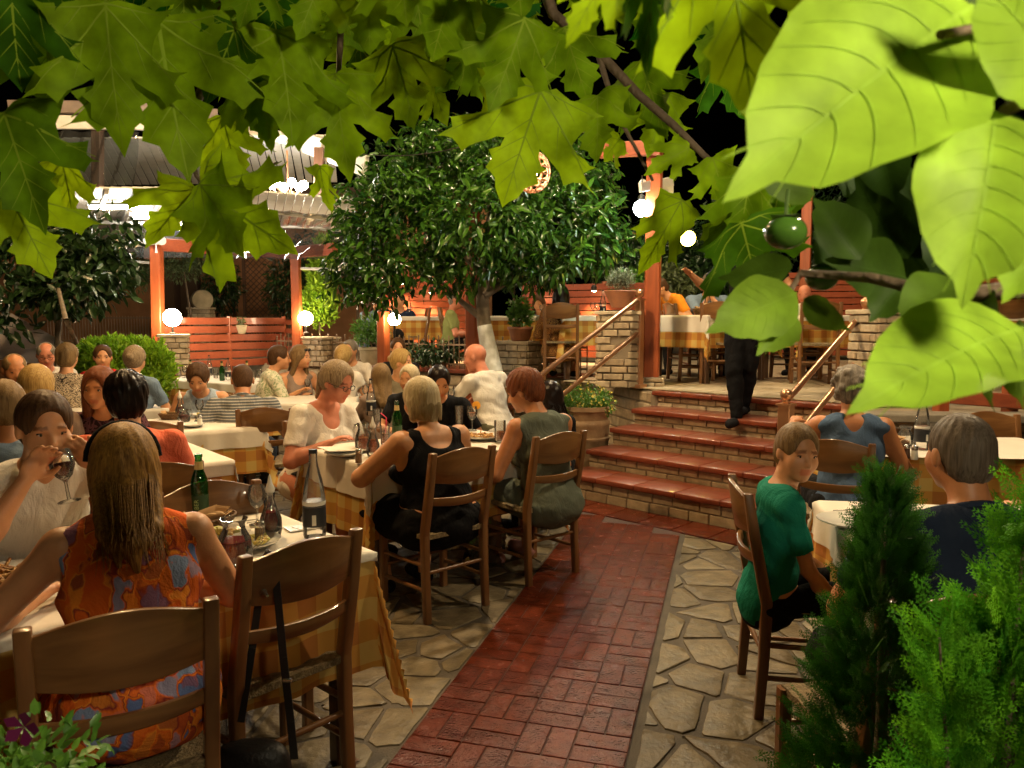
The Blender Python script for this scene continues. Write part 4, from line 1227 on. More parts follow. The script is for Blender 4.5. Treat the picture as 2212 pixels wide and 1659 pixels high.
def basket(c, label, rz=0, s=1.0):
    t = thing('bread_basket', label, 'basket', c, rz)
    b = MB(); n = 36
    for k in range(7):
        f = k / 6; a_, b_ = .095 + .03 * f, .065 + .025 * f; z = .006 + .05 * f
        pts = [(a_ * math.cos(i * 2 * PI / n), b_ * math.sin(i * 2 * PI / n), z + .003 * math.sin(i * PI + k * PI)) for i in range(n + 1)]
        b.tube(pts, .0055, 6, False)
    b.lathe([(.001, .002), (.07, .002), (.07, .005), (.001, .005)], n=20, sx=1.3, sy=.9)
    b.build('wicker_bowl', M_wicker, t, True)
    b = MB()
    for i in range(9):
        a = i * .7; p0 = Vector((.07 * math.cos(a), .045 * math.sin(a), .045)); p1 = Vector((.115 * math.cos(a), .08 * math.sin(a), .075 + .012 * math.sin(i * 2.3)))
        q0 = Vector((.07 * math.cos(a + .75), .045 * math.sin(a + .75), .045)); q1 = Vector((.11 * math.cos(a + .75), .078 * math.sin(a + .75), .07 + .012 * math.cos(i * 1.9)))
        b.add([p0, q0, q1, p1, p0 + Vector((0, 0, .001)), q0 + Vector((0, 0, .001)), q1 + Vector((0, 0, .001)), p1 + Vector((0, 0, .001))], [(0, 1, 2, 3), (7, 6, 5, 4), (0, 4, 5, 1), (1, 5, 6, 2), (2, 6, 7, 3), (3, 7, 4, 0)])
    b.build('napkin', mat('brown_napkin', (.45, .27, .12), .8), t, True)
    for k in range(4):
        b = MB(); b.ball((-.05 + .034 * k, .01 * math.sin(k * 2), .052), .032, 14, 8, (.75, 1.1, .55)); b.build('bread_slice', M_bread, t, True)
    t.scale = (s, s, s)
    return t
# near table
beer_bottle(on(433, 1118), 'green glass beer bottle with gold neck label on the near table')
wine_glass(on(556, 1133), 'empty stem glass beside the small wine carafe on the near table')
carafe(on(586, 1160), 'stoppered carafe of dark red wine on the near table')
shaker(on(562, 1172), 'pepper shaker with steel lid before the dark wine carafe')
jug(on(508, 1222), 'round glass jug half full of red wine on the near table', rz=.35, h=.155, r=.056)
water_bottle(on(680, 1160), 'clear water bottle with black label and cap on the near table')
plate(on(540, 1180), 'white plate with lemon beside the round wine jug', M_salad, .105, seed=3)
plate(on(470, 1165), 'white plate of yellow salad behind the round wine jug', M_salad, .115, seed=4)
basket(on(448, 1145), 'wicker basket with paper napkin beside the beer bottle', 1.0, .9)
plate(on(20, 1255), 'plate heaped with brown fried food at the left picture edge', M_fries, .14, seed=6)
b = MB(); b.box((0, 0, .0015), (.11, .08, .003)); b.box((.01, .0, .004), (.07, .05, .002), rz=.3)
o_ = b.build('receipt', M_plate, loc=on(650, 1140)); o_.rotation_euler = (0, 0, .6); tag(o_, 'small white slip with a shiny wrapper behind the water bottle', 'paper slip')
b = MB(); b.tube([(0, 0, .004), (.09, .0, .006), (.13, .0, .012), (.16, 0, .010)], [.003, .0035, .010, .004], 8); o_ = b.build('fork', M_steel, smooth=True, loc=on(535, 1262)); o_.rotation_euler = (0, 0, -.9); tag(o_, 'steel fork at the elbow of the woman in orange', 'fork')
# middle table
jug(on(785, 975), 'glass jug of amber drink in front of the woman in glasses', G_amber, 2.6, .17, .05, .5)
carafe(on(806, 985), 'small carafe of rose wine beside the straw glass', G_amber)
tumbler(on(832, 960), 'tumbler with a pink straw on the middle table', G_amber)
b = MB(); p = on(832, 960); b.tube([p + Vector((0, 0, .02)), p + Vector((.01, 0, .17)), p + Vector((-.025, 0, .20))], .0035, 6); tag(b.build('straw', mat('pink_straw', (.8, .05, .12), .4), smooth=True), 'pink bent straw in the tumbler', 'straw')
shaker(on(775, 1000), 'pepper shaker before the black clad woman at the middle table')
plate(on(742, 985), 'stacked used plate with crumpled foil on the middle table', None, .11)
b = MB(); c_ = on(738, 980) + Vector((0, 0, .03)); b.box((0, 0, 0), (.24, .15, .004)); o_ = b.build('folded_paper', M_paper, loc=c_); o_.rotation_euler = (.04, .08, .7); tag(o_, 'folded white paper lying over the used plate', 'paper')
plate(on(1040, 948), 'plate of fries and meat before the woman in sage', M_fries, .14, seed=8)
lathe_thing('beer_mug', 'mug', on(1080, 955), 'beer mug half full in front of the woman in sage', [('glass', [(.001, .002), (.036, .002), (.038, .14), (.034, .14), (.032, .012), (.001, .012)], G_clear, 20), ('beer', [(.001, .013), (.032, .013), (.033, .07), (.001, .07)], G_amber, 18)])
wine_glass(on(1020, 930), 'cocktail glass with orange slice beside the black clad woman', G_amber, s=1.15)
b = MB(); p = on(1020, 930) + Vector((.03, 0, .18)); b.lathe([(.001, -.003), (.03, -.003), (.03, .003), (.001, .003)], n=18); b.v = [tuple(Matrix.Rotation(1.4, 3, 'X') @ Vector(q)) for q in b.v]
tag(b.build('orange_slice', mat('orange_peel', (.8, .35, .02), .4), smooth=True, loc=p), 'orange slice on the rim of the cocktail glass', 'fruit')
tumbler(on(992, 920), 'tall clear tumbler next to the cocktail glass', None, h=.15)
tumbler(on(815, 925), 'tall clear tumbler near the woman in glasses', None, h=.14)
beer_bottle(on(858, 950), 'green bottle half hidden by the shoulder of the woman in black')
# table of the bald man
for k, (u, v, fn) in enumerate(((812, 880, 't'), (790, 868, 'w'), (802, 898, 'b'), (845, 872, 'p'), (870, 885, 't'), (905, 872, 't'), (985, 868, 'g'), (975, 875, 'g'))):
    p = on(u, v)
    if fn == 't': tumbler(p, ['clear tumbler with lemon slice on the table of the bald man', 'x', 'x', 'x', 'tumbler behind the head of the blonde woman', 'tumbler between the child and the dark haired man'][min(k, 5)])
    if fn == 'w': wine_glass(p, 'stem glass at the far left of the table of the bald man')
    if fn == 'b': water_bottle(p, 'clear bottle with black label behind the woman in glasses', .95)
    if fn == 'p': plate(p, 'plate of green salad on the table of the bald man', M_salad, .13, seed=9)
    if fn == 'g': wine_glass(p, 'wine glass by the forearm of the bald man' if k == 6 else 'second wine glass by the forearm of the bald man')
# right tables
basket(on(1905, 975), 'wicker bread basket with bread on the right plaid table', -.2, 1.15)
water_bottle(on(1990, 970), 'clear water bottle with black label behind the head in navy', 1.05)
jug(on(1955, 962), 'glass jug left of the water bottle on the right plaid table', None, 2.8, .12, .05)
wine_glass(on(2015, 965), 'stem glass right of the water bottle on the right plaid table')
shaker(on(1958, 990), 'brown pepper shaker beside the bread basket', mat('dark_pepper', (.10, .05, .03), .3))
shaker(on(1975, 993), 'white salt shaker beside the dark pepper shaker', M_plate)
plate(on(1835, 1135), 'white plate before the boy in green', None, .12)
b = MB(); b.tube([(0, 0, .004), (.1, 0, .006), (.17, 0, .008)], [.003, .0035, .008], 8); o_ = b.build('knife', M_steel, smooth=True, loc=on(1800, 1105)); o_.rotation_euler = (0, 0, .1); tag(o_, 'steel knife on the paper behind the plate of the boy', 'knife')
# couple table + bottle table
carafe(on(390, 905), 'carafe of red wine before the woman in the light blue tank'); jug(on(398, 912), 'glass jug of red wine before the woman in the tank top', G_liq, 1.0, .10, .045)
wine_glass(on(432, 905), 'stem glass between the couple at the plaid table'); basket(on(372, 905), 'low basket left of the wine on the couple table', .4, .8)
plate(on(445, 900), 'plate of the woman in the light blue tank', M_salad, .12, seed=12); shaker(on(432, 920), 'salt shaker on the couple table', M_plate)
plate(on(415, 922), 'empty plate near the striped polo', None, .09)
rr = random.Random(5); ORD = ['first', 'second', 'third', 'fourth', 'fifth']
for k in range(15):
    u = 372 + k * 13.5; v = 806 + k * .9 + rr.uniform(0, 10); p = on(u, v)
    if k in (3, 8, 12): beer_bottle(p, ['green bottle left on the far bottle table', 'green bottle in the middle of the far bottle table', 'green bottle right on the far bottle table'][(3, 8, 12).index(k)], 'bottles and glasses on the far table')
    elif k % 3 == 0: water_bottle(p, ORD[k // 3] + ' clear bottle from the left on the far bottle table', .9, 'clear bottles on the far table')
    elif k % 3 == 1: tumbler(p, ORD[k // 3] + ' clear tumbler from the left on the far bottle table', None, 'tumblers on the far table')
    else: wine_glass(p, ORD[k // 3] + ' stem glass from the left on the far bottle table', None, 'stem glasses on the far table')
for k, (u, v) in enumerate(((640, 845), (665, 850), (700, 852))):
    wine_glass(on(u, v), ['wine glass held near the man in the leaf print', 'wine glass in the middle of the leaf print table', 'wine glass at the right of the leaf print table'][k], None)
# terrace ware
for (u, Y, lab) in ((1528, 8.85, 'clear bottle on the terrace table of the man in glasses'), (1302, 9.5, 'clear bottle on the pale terrace table by the brick pillar'), (884, 12.0, 'clear bottle on the light plaid terrace table')):
    p = PY(u, 690, Y); water_bottle(Vector((p.x, p.y, TZ + TT)), lab, .95)
for k, (u, Y) in enumerate(((1545, 8.9), (1120, 10.8), (1170, 10.8), (1290, 9.4), (1280, 9.4))):
    p = PY(u, 690, Y); wine_glass(Vector((p.x, p.y, TZ + TT)), ['stem glass on the plaid terrace table by the wicker dish', 'stem glass left of the phone on the terrace', 'stem glass right of the phone on the terrace', 'right stem glass on the pale terrace table', 'left stem glass on the pale terrace table'][k])
p = PY(1524, 690, 8.8); basket(Vector((p.x, p.y, TZ + TT)), 'brown dish basket on the terrace table of the man in glasses', 0, 1.2)

# black shoulder bag hanging on the near chair by its strap
ob = PZ(655, 1172, .885); 
t = thing('shoulder_bag', 'black shoulder bag hanging by a long strap from the empty near chair', 'bag', (0, 0, 0))
M_black = mat('black_leather', (.008, .008, .009), .5, bump=(80, .3)); M_strap = mat('black_strap', (.012, .012, .013), .6)
a = PY(588, 1195, 2.2); c_ = PY(575, 1200, 2.30)
b = MB(); pts = [PY(520, 1560, 2.14), PY(545, 1400, 2.18), PY(570, 1215, 2.28), PY(580, 1193, 2.26), PY(590, 1200, 2.20), PY(600, 1290, 2.15), PY(612, 1420, 2.09), PY(628, 1560, 2.05), PY(636, 1640, 2.04)]
for i in range(len(pts) - 1): b.bar(pts[i], pts[i + 1], .022, .003, up=(0, 1, 0))
b.build('strap', M_strap, t)
b = MB(); c_ = PY(545, 1660, 2.12)
b.ball((c_.x, c_.y, c_.z), .1, 22, 14, (1.15, .55, 1.05))
b.v = [(x, y, z if z < c_.z + .07 else c_.z + .07 + (z - c_.z - .07) * .3) for x, y, z in b.v]
b.build('bag_body', M_black, t, True)
b = MB(); p = PY(621, 1470, 2.07); b.tube([p + Vector((-.012, 0, 0)), p + Vector((.012, 0, 0))], .006, 8); b.build('buckle', M_steel, t, True)
# shiny gift bag on the floor under the chairs of the middle table
p = PZ(1048, 1222, 0)
t = thing('gift_bag', 'crumpled shiny cellophane bag standing between the two middle chairs', 'bag', p, .5)
b = MB(); vs = []; fs = []; n = 22; rr = random.Random(8)
for j in range(9):
    z = .36 * j / 8
    for i in range(n):
        a = i * 2 * PI / n; r_ = (.085 + .03 * math.sin(a * 5 + j) * .5 + rr.uniform(-.012, .012)) * (1 - .25 * (j / 8) ** 2 if j < 7 else .45 + .2 * (j - 7))
        vs.append((r_ * math.cos(a) * 1.5, r_ * math.sin(a), z))
for j in range(8):
    for i in range(n): fs.append((j * n + i, j * n + (i + 1) % n, (j + 1) * n + (i + 1) % n, (j + 1) * n + i))
b.add(vs, fs); b.build('wrapping', glass_mat('cellophane', (.45, .4, .3), .9, .25, (.10, .08, .05)), t)
b = MB(); 
for k in range(5):
    a = k * 1.25; b.add([(0, 0, .33), (.09 * math.cos(a), .09 * math.sin(a), .37), (.10 * math.cos(a + .4), .10 * math.sin(a + .4), .35), (0, .004, .325)], [(0, 1, 2, 3)])
b.build('bow', mat('gold_ribbon', (.6, .42, .15), .25, .7), t)
# terracotta and plants pots
pot_c = Vector((P1.x, P1.y, PY(1338, 664, P1.y).z))
clay_pot('bowl_pot', pot_c, .15, .17, 'wide clay bowl planted with grey-green shrub on the brick stair pillar', M_clay, 'pot', [(.09, 0), (.10, .02), (.15, .12), (.165, .15), (.175, .17), (.165, .175), (.15, .15), (.001, .145)])
pj = P1 - Vector((0.05, .27, 0)); clay_pot('jug_pot', Vector((P1.x - .09, P1.y - .13, TZ + .30)), .055, .28, 'small dark glazed jug in the niche of the brick stair pillar', M_clay3, 'jug', [(.03, 0), (.05, .04), (.06, .12), (.04, .2), (.025, .24), (.03, .28), (.025, .28), (.001, .22)])
clay_pot('jug_pot', Vector((P5.x - .02, P5.y - .08, TZ + .25)), .08, .33, 'dark glazed jug before the tall brick pier behind the curly haired woman', M_clay3, 'jug', [(.04, 0), (.07, .05), (.085, .15), (.06, .25), (.035, .29), (.04, .33), (.035, .33), (.001, .28)])
pb = Vector(((1264 - 1106) / 1661 * 7.35, 7.35, 0))
clay_pot('large_urn', pb, .34, .72, 'large ribbed clay urn with trailing flowers at the left foot of the stairs', M_clay2, 'urn',
         [(.14, 0), (.17, .06), (.215, .26), (.235, .40), (.245, .41), (.245, .43), (.232, .44), (.24, .54), (.245, .55), (.245, .58), (.225, .60), (.235, .67), (.26, .69), (.26, .73), (.235, .73), (.21, .66), (.001, .64)])
pc = Vector((PZ(1935, 1120, 0).x, 5.05, 0)); clay_pot('large_urn', pc, .26, .62, 'dark clay urn against the retaining wall behind the curly haired woman', M_clay, 'urn')
pp_ = PY(1124, 716, P3.y + .05); clay_pot('bowl_pot', Vector((pp_.x, P3.y + .1, PY(1120, 737, P3.y).z)), .15, .18, 'red-brown bowl of basil on the wide low brick pillar', M_clay, 'pot', [(.10, 0), (.12, .02), (.15, .14), (.165, .15), (.165, .18), (.15, .18), (.145, .15), (.001, .14)])
q_ = PY(1218, 780, 10.2); clay_pot('planter', Vector((q_.x, q_.y, TZ)), .2, .28, 'cream planter behind the railing left of the brick stair pillar', M_cream)
q_ = PY(845, 775, 11.4); clay_pot('planter', Vector((PY(800, 760, 11.4).x, 11.4, TZ)), .16, .30, 'cream planter behind the railing left of the short red post', M_cream)
q_ = PY(527, 712, 12.15); 
clay_pot('hanging_pot', q_ - Vector((0, .10, .07)), .075, .14, 'small cream pot hung on the slatted fence', M_cream, 'pot')
# white parasol or fabric seen between guests far left
b = MB(); p = PY(60, 740, 9.0); b.add([(p.x - .9, 9.0, 1.15), (p.x + .35, 9.0, 1.0), (p.x + .42, 9.1, 1.25), (p.x - .2, 9.05, 1.62), (p.x - .9, 9.0, 1.55), (p.x - .3, 9.35, 1.3)], [(0, 1, 5), (1, 2, 5), (2, 3, 5), (3, 4, 5), (4, 0, 5), (1, 0, 4, 3, 2)])
tag(b.build('folded_parasol', mat('pinkish_white_cloth', (.72, .66, .72), .8, bump=(6, .5))), 'pale draped cloth of a folded parasol at the far left', 'parasol')
# ================================================================== PEOPLE
class Field:
    def __init__(s, lo, hi, h):
        s.h = h; s.lo = np.array(lo, float)
        s.n = np.maximum(4, np.ceil((np.array(hi) - s.lo) / h).astype(int) + 1)
        s.D = np.full(s.n, 1.0, dtype=np.float32)
        s.ax = [(s.lo[i] + np.arange(s.n[i]) * h).astype(np.float32) for i in range(3)]
    def _slab(s, lo, hi, m):
        sl = []
        for i in range(3):
            a = int(np.floor((lo[i] - m - s.lo[i]) / s.h)); b = int(np.ceil((hi[i] + m - s.lo[i]) / s.h)) + 1
            a = max(0, a); b = min(int(s.n[i]), b)
            if b <= a: return None
            sl.append(slice(a, b))
        return tuple(sl)
    def _grid(s, sl):
        return (s.ax[0][sl[0]][:, None, None], s.ax[1][sl[1]][None, :, None], s.ax[2][sl[2]][None, None, :])
    def dist(s, p, sl, off):
        X, Y, Z = s._grid(sl)
        if p[0] == 'e':
            c, r, M = p[1], [q + off for q in p[2]], p[3]
            x, y, z = X - c[0], Y - c[1], Z - c[2]
            if M is not None:
                x, y, z = (M[0][0] * x + M[1][0] * y + M[2][0] * z, M[0][1] * x + M[1][1] * y + M[2][1] * z, M[0][2] * x + M[1][2] * y + M[2][2] * z)
            k0 = np.sqrt((x / r[0]) ** 2 + (y / r[1]) ** 2 + (z / r[2]) ** 2)
            k1 = np.sqrt((x / r[0] ** 2) ** 2 + (y / r[1] ** 2) ** 2 + (z / r[2] ** 2) ** 2) + 1e-6
            return k0 * (k0 - 1) / k1
        a, b, r1, r2 = p[1], p[2], p[3] + off, p[4] + off
        ab = [b[i] - a[i] for i in range(3)]; L = sum(q * q for q in ab) + 1e-9
        x, y, z = X - a[0], Y - a[1], Z - a[2]
        t = np.clip((x * ab[0] + y * ab[1] + z * ab[2]) / L, 0, 1)
        return np.sqrt((x - ab[0] * t) ** 2 + (y - ab[1] * t) ** 2 + (z - ab[2] * t) ** 2) - (r1 + (r2 - r1) * t)
    def bb(s, p, off):
        if p[0] == 'e':
            m = max(p[2]) + off; return [q - m for q in p[1]], [q + m for q in p[1]]
        m = max(p[3], p[4]) + off
        return [min(p[1][i], p[2][i]) - m for i in range(3)], [max(p[1][i], p[2][i]) + m for i in range(3)]
    def add(s, p, k=0.02, off=0.0):
        lo, hi = s.bb(p, off); sl = s._slab(lo, hi, k + 2.5 * s.h)
        if sl is None: return
        d = s.dist(p, sl, off); D = s.D[sl]
        h = np.clip(.5 + .5 * (D - d) / k, 0, 1)
        s.D[sl] = D + (d - D) * h - k * h * (1 - h)
    def sub(s, p, k=0.01, off=0.0):
        lo, hi = s.bb(p, off); sl = s._slab(lo, hi, k + 2.5 * s.h)
        if sl is None: return
        d = -s.dist(p, sl, off); D = s.D[sl]
        h = np.clip(.5 - .5 * (D - d) / k, 0, 1)
        s.D[sl] = D + (d - D) * h + k * h * (1 - h)
    def cut(s, fn, k=0.004):
        """keep where fn(x,y,z) < 0"""
        X, Y, Z = s._grid((slice(None),) * 3)
        s.D = np.maximum(s.D, fn(X, Y, Z).astype(np.float32))
    def warp(s, fn):
        X, Y, Z = s._grid((slice(None),) * 3)
        s.D = s.D + fn(X, Y, Z).astype(np.float32)
    def mesh(s):
        D = s.D.copy()
        D[0] = D[-1] = 1; D[:, 0] = D[:, -1] = 1; D[:, :, 0] = D[:, :, -1] = 1
        sg = D < 0
        n = D.shape
        c = [sg[i:n[0] - 1 + i, j:n[1] - 1 + j, k:n[2] - 1 + k] for i in (0, 1) for j in (0, 1) for k in (0, 1)]
        sm = sum(q.astype(np.int8) for q in c)
        act = (sm > 0) & (sm < 8)
        ii = np.argwhere(act)
        if len(ii) == 0: return np.zeros((0, 3)), np.zeros((0, 4), int)
        idm = np.full(act.shape, -1, dtype=np.int64); idm[act] = np.arange(len(ii))
        P = np.zeros((len(ii), 3)); W = np.zeros(len(ii))
        cor = [(i, j, k) for i in (0, 1) for j in (0, 1) for k in (0, 1)]
        vals = [D[ii[:, 0] + a, ii[:, 1] + b, ii[:, 2] + c_] for a, b, c_ in cor]
        for a in range(8):
            for b in range(a + 1, 8):
                if sum(abs(cor[a][q] - cor[b][q]) for q in range(3)) != 1: continue
                va, vb = vals[a], vals[b]
                m = (va < 0) != (vb < 0)
                t = np.where(m, va / np.where(m, va - vb, 1), 0)[:, None]
                p = np.array(cor[a]) * (1 - t) + np.array(cor[b]) * t
                P += np.where(m[:, None], p, 0); W += m
        V = s.lo + (ii + P / W[:, None]) * s.h
        Q = []
        for ax in range(3):
            o1, o2 = [(1, 2), (2, 0), (0, 1)][ax]
            sl0 = [slice(None)] * 3; sl1 = [slice(None)] * 3
            sl0[ax] = slice(0, -1); sl1[ax] = slice(1, None)
            ch_ = sg[tuple(sl0)] != sg[tuple(sl1)]
            e = np.argwhere(ch_)
            e = e[(e[:, o1] > 0) & (e[:, o2] > 0) & (e[:, o1] < n[o1] - 1) & (e[:, o2] < n[o2] - 1)]
            ins = sg[e[:, 0], e[:, 1], e[:, 2]]
            def g(d1, d2):
                q = e.copy(); q[:, o1] -= d1; q[:, o2] -= d2
                return idm[q[:, 0], q[:, 1], q[:, 2]]
            a_, b_, c_, d_ = g(1, 1), g(0, 1), g(0, 0), g(1, 0)
            q = np.stack([a_, b_, c_, d_], 1)
            q[~ins] = q[~ins][:, ::-1]
            Q.append(q)
        Q = np.concatenate(Q); Q = Q[(Q >= 0).all(1)]
        return V, Q

def E(c, r, M=None): return ('e', tuple(c), tuple(r), M)
def K(a, b, r1, r2=None): return ('c', tuple(a), tuple(b), r1, r1 if r2 is None else r2)

def skin_mat(name, col, shine=.45):
    m = mat(name, col, shine, noise=(30, .12), bump=(220, .08), spec=.35)
    m.node_tree.nodes['Principled BSDF'].inputs['Subsurface Weight'].default_value = .12
    m.node_tree.nodes['Principled BSDF'].inputs['Subsurface Radius'].default_value = (.02, .008, .004)
    # lips and brows are tints held by the mesh
    nt = m.node_tree; a = nt.nodes.new('ShaderNodeAttribute'); a.attribute_name = 'tint'
    b = nt.nodes['Principled BSDF']; src = b.inputs['Base Color'].links[0].from_socket
    mx = nt.nodes.new('ShaderNodeMix'); mx.data_type = 'RGBA'; mx.blend_type = 'MULTIPLY'; mx.inputs[0].default_value = 1
    nt.links.new(src, mx.inputs[6]); nt.links.new(a.outputs['Color'], mx.inputs[7]); nt.links.new(mx.outputs[2], b.inputs['Base Color'])
    return m
SK_f = skin_mat('fair_skin', (.60, .29, .14)); SK_t = skin_mat('tanned_skin', (.48, .20, .085)); SK_r = skin_mat('flushed_skin', (.58, .22, .13))
def hair_mat(name, c1, c2, rough=.5):
    m = bpy.data.materials.new(name); m.use_nodes = True
    nt = m.node_tree; b = nt.nodes['Principled BSDF']; L = nt.links
    tc = nt.nodes.new('ShaderNodeTexCoord'); mp = nt.nodes.new('ShaderNodeMapping'); mp.inputs['Scale'].default_value = (130, 130, 5)
    n = nt.nodes.new('ShaderNodeTexNoise'); n.inputs['Scale'].default_value = 1.6; n.inputs['Detail'].default_value = 5; n.inputs['Distortion'].default_value = .6
    cr = nt.nodes.new('ShaderNodeValToRGB'); cr.color_ramp.elements[0].position = .26; cr.color_ramp.elements[1].position = .74
    cr.color_ramp.elements[0].color = (*c2, 1); cr.color_ramp.elements[1].color = (*c1, 1)
    L.new(tc.outputs['Object'], mp.inputs[0]); L.new(mp.outputs[0], n.inputs['Vector']); L.new(n.outputs['Fac'], cr.inputs[0]); L.new(cr.outputs[0], b.inputs['Base Color'])
    bp = nt.nodes.new('ShaderNodeBump'); bp.inputs['Strength'].default_value = .3; bp.inputs['Distance'].default_value = .002
    L.new(n.outputs['Fac'], bp.inputs['Height']); L.new(bp.outputs[0], b.inputs['Normal'])
    b.inputs['Roughness'].default_value = rough; b.inputs['Specular IOR Level'].default_value = .13
    return m
H_blond = hair_mat('blond_hair', (.46, .31, .11), (.20, .11, .035)); H_plat = hair_mat('platinum_hair', (.62, .52, .34), (.32, .25, .14))
H_brown = hair_mat('brown_hair', (.10, .05, .022), (.035, .017, .009)); H_black = hair_mat('black_hair', (.018, .011, .009), (.005, .004, .004), .3)
H_red = hair_mat('red_brown_hair', (.20, .06, .022), (.07, .022, .01)); H_grey = hair_mat('grey_hair', (.26, .23, .19), (.10, .085, .07), .5)
H_dblond = hair_mat('dark_blond_hair', (.25, .16, .07), (.10, .058, .028)); H_streak = hair_mat('streaked_hair', (.40, .30, .18), (.07, .04, .025))
H_ombre = hair_mat('honey_hair', (.40, .21, .045), (.10, .042, .012)); H_gb = hair_mat('cropped_grey_brown_hair', (.15, .115, .085), (.06, .045, .032))
M_eyew = mat('eye_white', (.6, .58, .55), .2); M_iris = mat('eye_dark', (.02, .015, .01), .1)
def fabric(name, col, **k):
    m = mat('fabric_' + name, col, .88, bump=(240, .25), spec=.12, **k)
    nt = m.node_tree; b = nt.nodes['Principled BSDF']
    tc = nt.nodes.new('ShaderNodeTexCoord'); mp = nt.nodes.new('ShaderNodeMapping'); mp.inputs['Scale'].default_value = (11, 11, 6); mp.inputs['Rotation'].default_value = (0, .5, .3)
    n = nt.nodes.new('ShaderNodeTexNoise'); n.inputs['Scale'].default_value = 1.0; n.inputs['Detail'].default_value = 3; n.inputs['Distortion'].default_value = 1.6
    bp = nt.nodes.new('ShaderNodeBump'); bp.inputs['Strength'].default_value = .5; bp.inputs['Distance'].default_value = .032
    nt.links.new(tc.outputs['Object'], mp.inputs[0]); nt.links.new(mp.outputs[0], n.inputs['Vector']); nt.links.new(n.outputs['Fac'], bp.inputs['Height'])
    old = b.inputs['Normal'].links[0].from_socket; nt.links.new(old, bp.inputs['Normal']); nt.links.new(bp.outputs[0], b.inputs['Normal'])
    return m
def stripes(name, c1, c2, period, axis='Z'):
    m = fabric(name, c1); nt = m.node_tree; b = nt.nodes['Principled BSDF']
    tc = nt.nodes.new('ShaderNodeTexCoord'); sp = nt.nodes.new('ShaderNodeSeparateXYZ'); nt.links.new(tc.outputs['Object'], sp.inputs[0])
    m1 = nt.nodes.new('ShaderNodeMath'); m1.operation = 'MULTIPLY'; m1.inputs[1].default_value = 1 / period; nt.links.new(sp.outputs[axis], m1.inputs[0])
    m2 = nt.nodes.new('ShaderNodeMath'); m2.operation = 'FRACT'; nt.links.new(m1.outputs[0], m2.inputs[0])
    cr = nt.nodes.new('ShaderNodeValToRGB'); cr.color_ramp.interpolation = 'CONSTANT'; cr.color_ramp.elements[0].color = (*c1, 1); cr.color_ramp.elements[1].color = (*c2, 1); cr.color_ramp.elements[1].position = .65
    nt.links.new(m2.outputs[0], cr.inputs[0]); nt.links.new(cr.outputs[0], b.inputs['Base Color']); return m
def patches(name, cols, scale, dist=2.0, stretch=(1, 1, 1), tex='noise'):
    m = fabric(name, cols[0]); nt = m.node_tree; b = nt.nodes['Principled BSDF']
    tc = nt.nodes.new('ShaderNodeTexCoord'); mp = nt.nodes.new('ShaderNodeMapping'); mp.inputs['Scale'].default_value = stretch
    nt.links.new(tc.outputs['Object'], mp.inputs[0])
    n = nt.nodes.new('ShaderNodeTexNoise'); n.inputs['Scale'].default_value = scale; n.inputs['Detail'].default_value = 2.5; n.inputs['Distortion'].default_value = dist
    nt.links.new(mp.outputs[0], n.inputs['Vector'])
    cr = nt.nodes.new('ShaderNodeValToRGB'); cr.color_ramp.interpolation = 'CONSTANT'
    while len(cr.color_ramp.elements) < len(cols): cr.color_ramp.elements.new(.5)
    for i, c in enumerate(cols):
        cr.color_ramp.elements[i].position = 0 if i == 0 else .30 + .40 * i / len(cols); cr.color_ramp.elements[i].color = (*c, 1)
    nt.links.new(n.outputs['Fac'], cr.inputs[0]); nt.links.new(cr.outputs[0], b.inputs['Base Color']); return m
C_orange = patches('orange_print', [(.10, .14, .30), (.65, .16, .02), (.30, .05, .03), (.80, .25, .03), (.70, .12, .02), (.12, .05, .05), (.18, .24, .42), (.75, .30, .05)], 9, .5, (1.5, 1.2, .6))
def _orange():
    m = C_orange; nt = m.node_tree; b = nt.nodes['Principled BSDF']
    tc = nt.nodes.new('ShaderNodeTexCoord'); n = nt.nodes.new('ShaderNodeTexNoise'); n.inputs['Scale'].default_value = 14; n.inputs['Detail'].default_value = 3
    mp = nt.nodes.new('ShaderNodeMapping'); mp.inputs['Scale'].default_value = (24, 24, 13)
    ad = nt.nodes.new('ShaderNodeMix'); ad.data_type = 'RGBA'; ad.blend_type = 'ADD'; ad.inputs[0].default_value = 1.3
    v = nt.nodes.new('ShaderNodeTexVoronoi'); v.distance = 'CHEBYCHEV'; v.feature = 'SMOOTH_F1'; v.inputs['Smoothness'].default_value = .35; v.inputs['Scale'].default_value = 1
    sp = nt.nodes.new('ShaderNodeSeparateColor'); cr = nt.nodes.new('ShaderNodeValToRGB')
    cols = [(.10, .15, .33), (.30, .05, .02), (.68, .17, .02), (.62, .10, .015), (.78, .26, .03), (.22, .03, .03), (.70, .14, .02), (.20, .26, .42)]
    while len(cr.color_ramp.elements) < len(cols): cr.color_ramp.elements.new(.5)
    for i, c in enumerate(cols): cr.color_ramp.elements[i].position = .08 + .84 * i / (len(cols) - 1); cr.color_ramp.elements[i].color = (*c, 1)
    L = nt.links; L.new(tc.outputs['Object'], mp.inputs[0]); L.new(tc.outputs['Object'], n.inputs['Vector']); L.new(mp.outputs[0], ad.inputs[6]); L.new(n.outputs['Color'], ad.inputs[7])
    L.new(ad.outputs[2], v.inputs['Vector']); L.new(v.outputs['Color'], sp.inputs[0]); L.new(sp.outputs[0], cr.inputs[0]); L.new(cr.outputs[0], b.inputs['Base Color'])
_orange()
C_leop = patches('leopard_print', [(.62, .50, .36), (.03, .02, .015), (.60, .48, .34), (.03, .02, .015), (.62, .5, .36)], 16, 3.0)
C_leafy = patches('leaf_print', [(.62, .60, .44), (.30, .38, .22), (.66, .63, .48), (.66, .63, .48), (.36, .42, .26)], 11, 2.0)
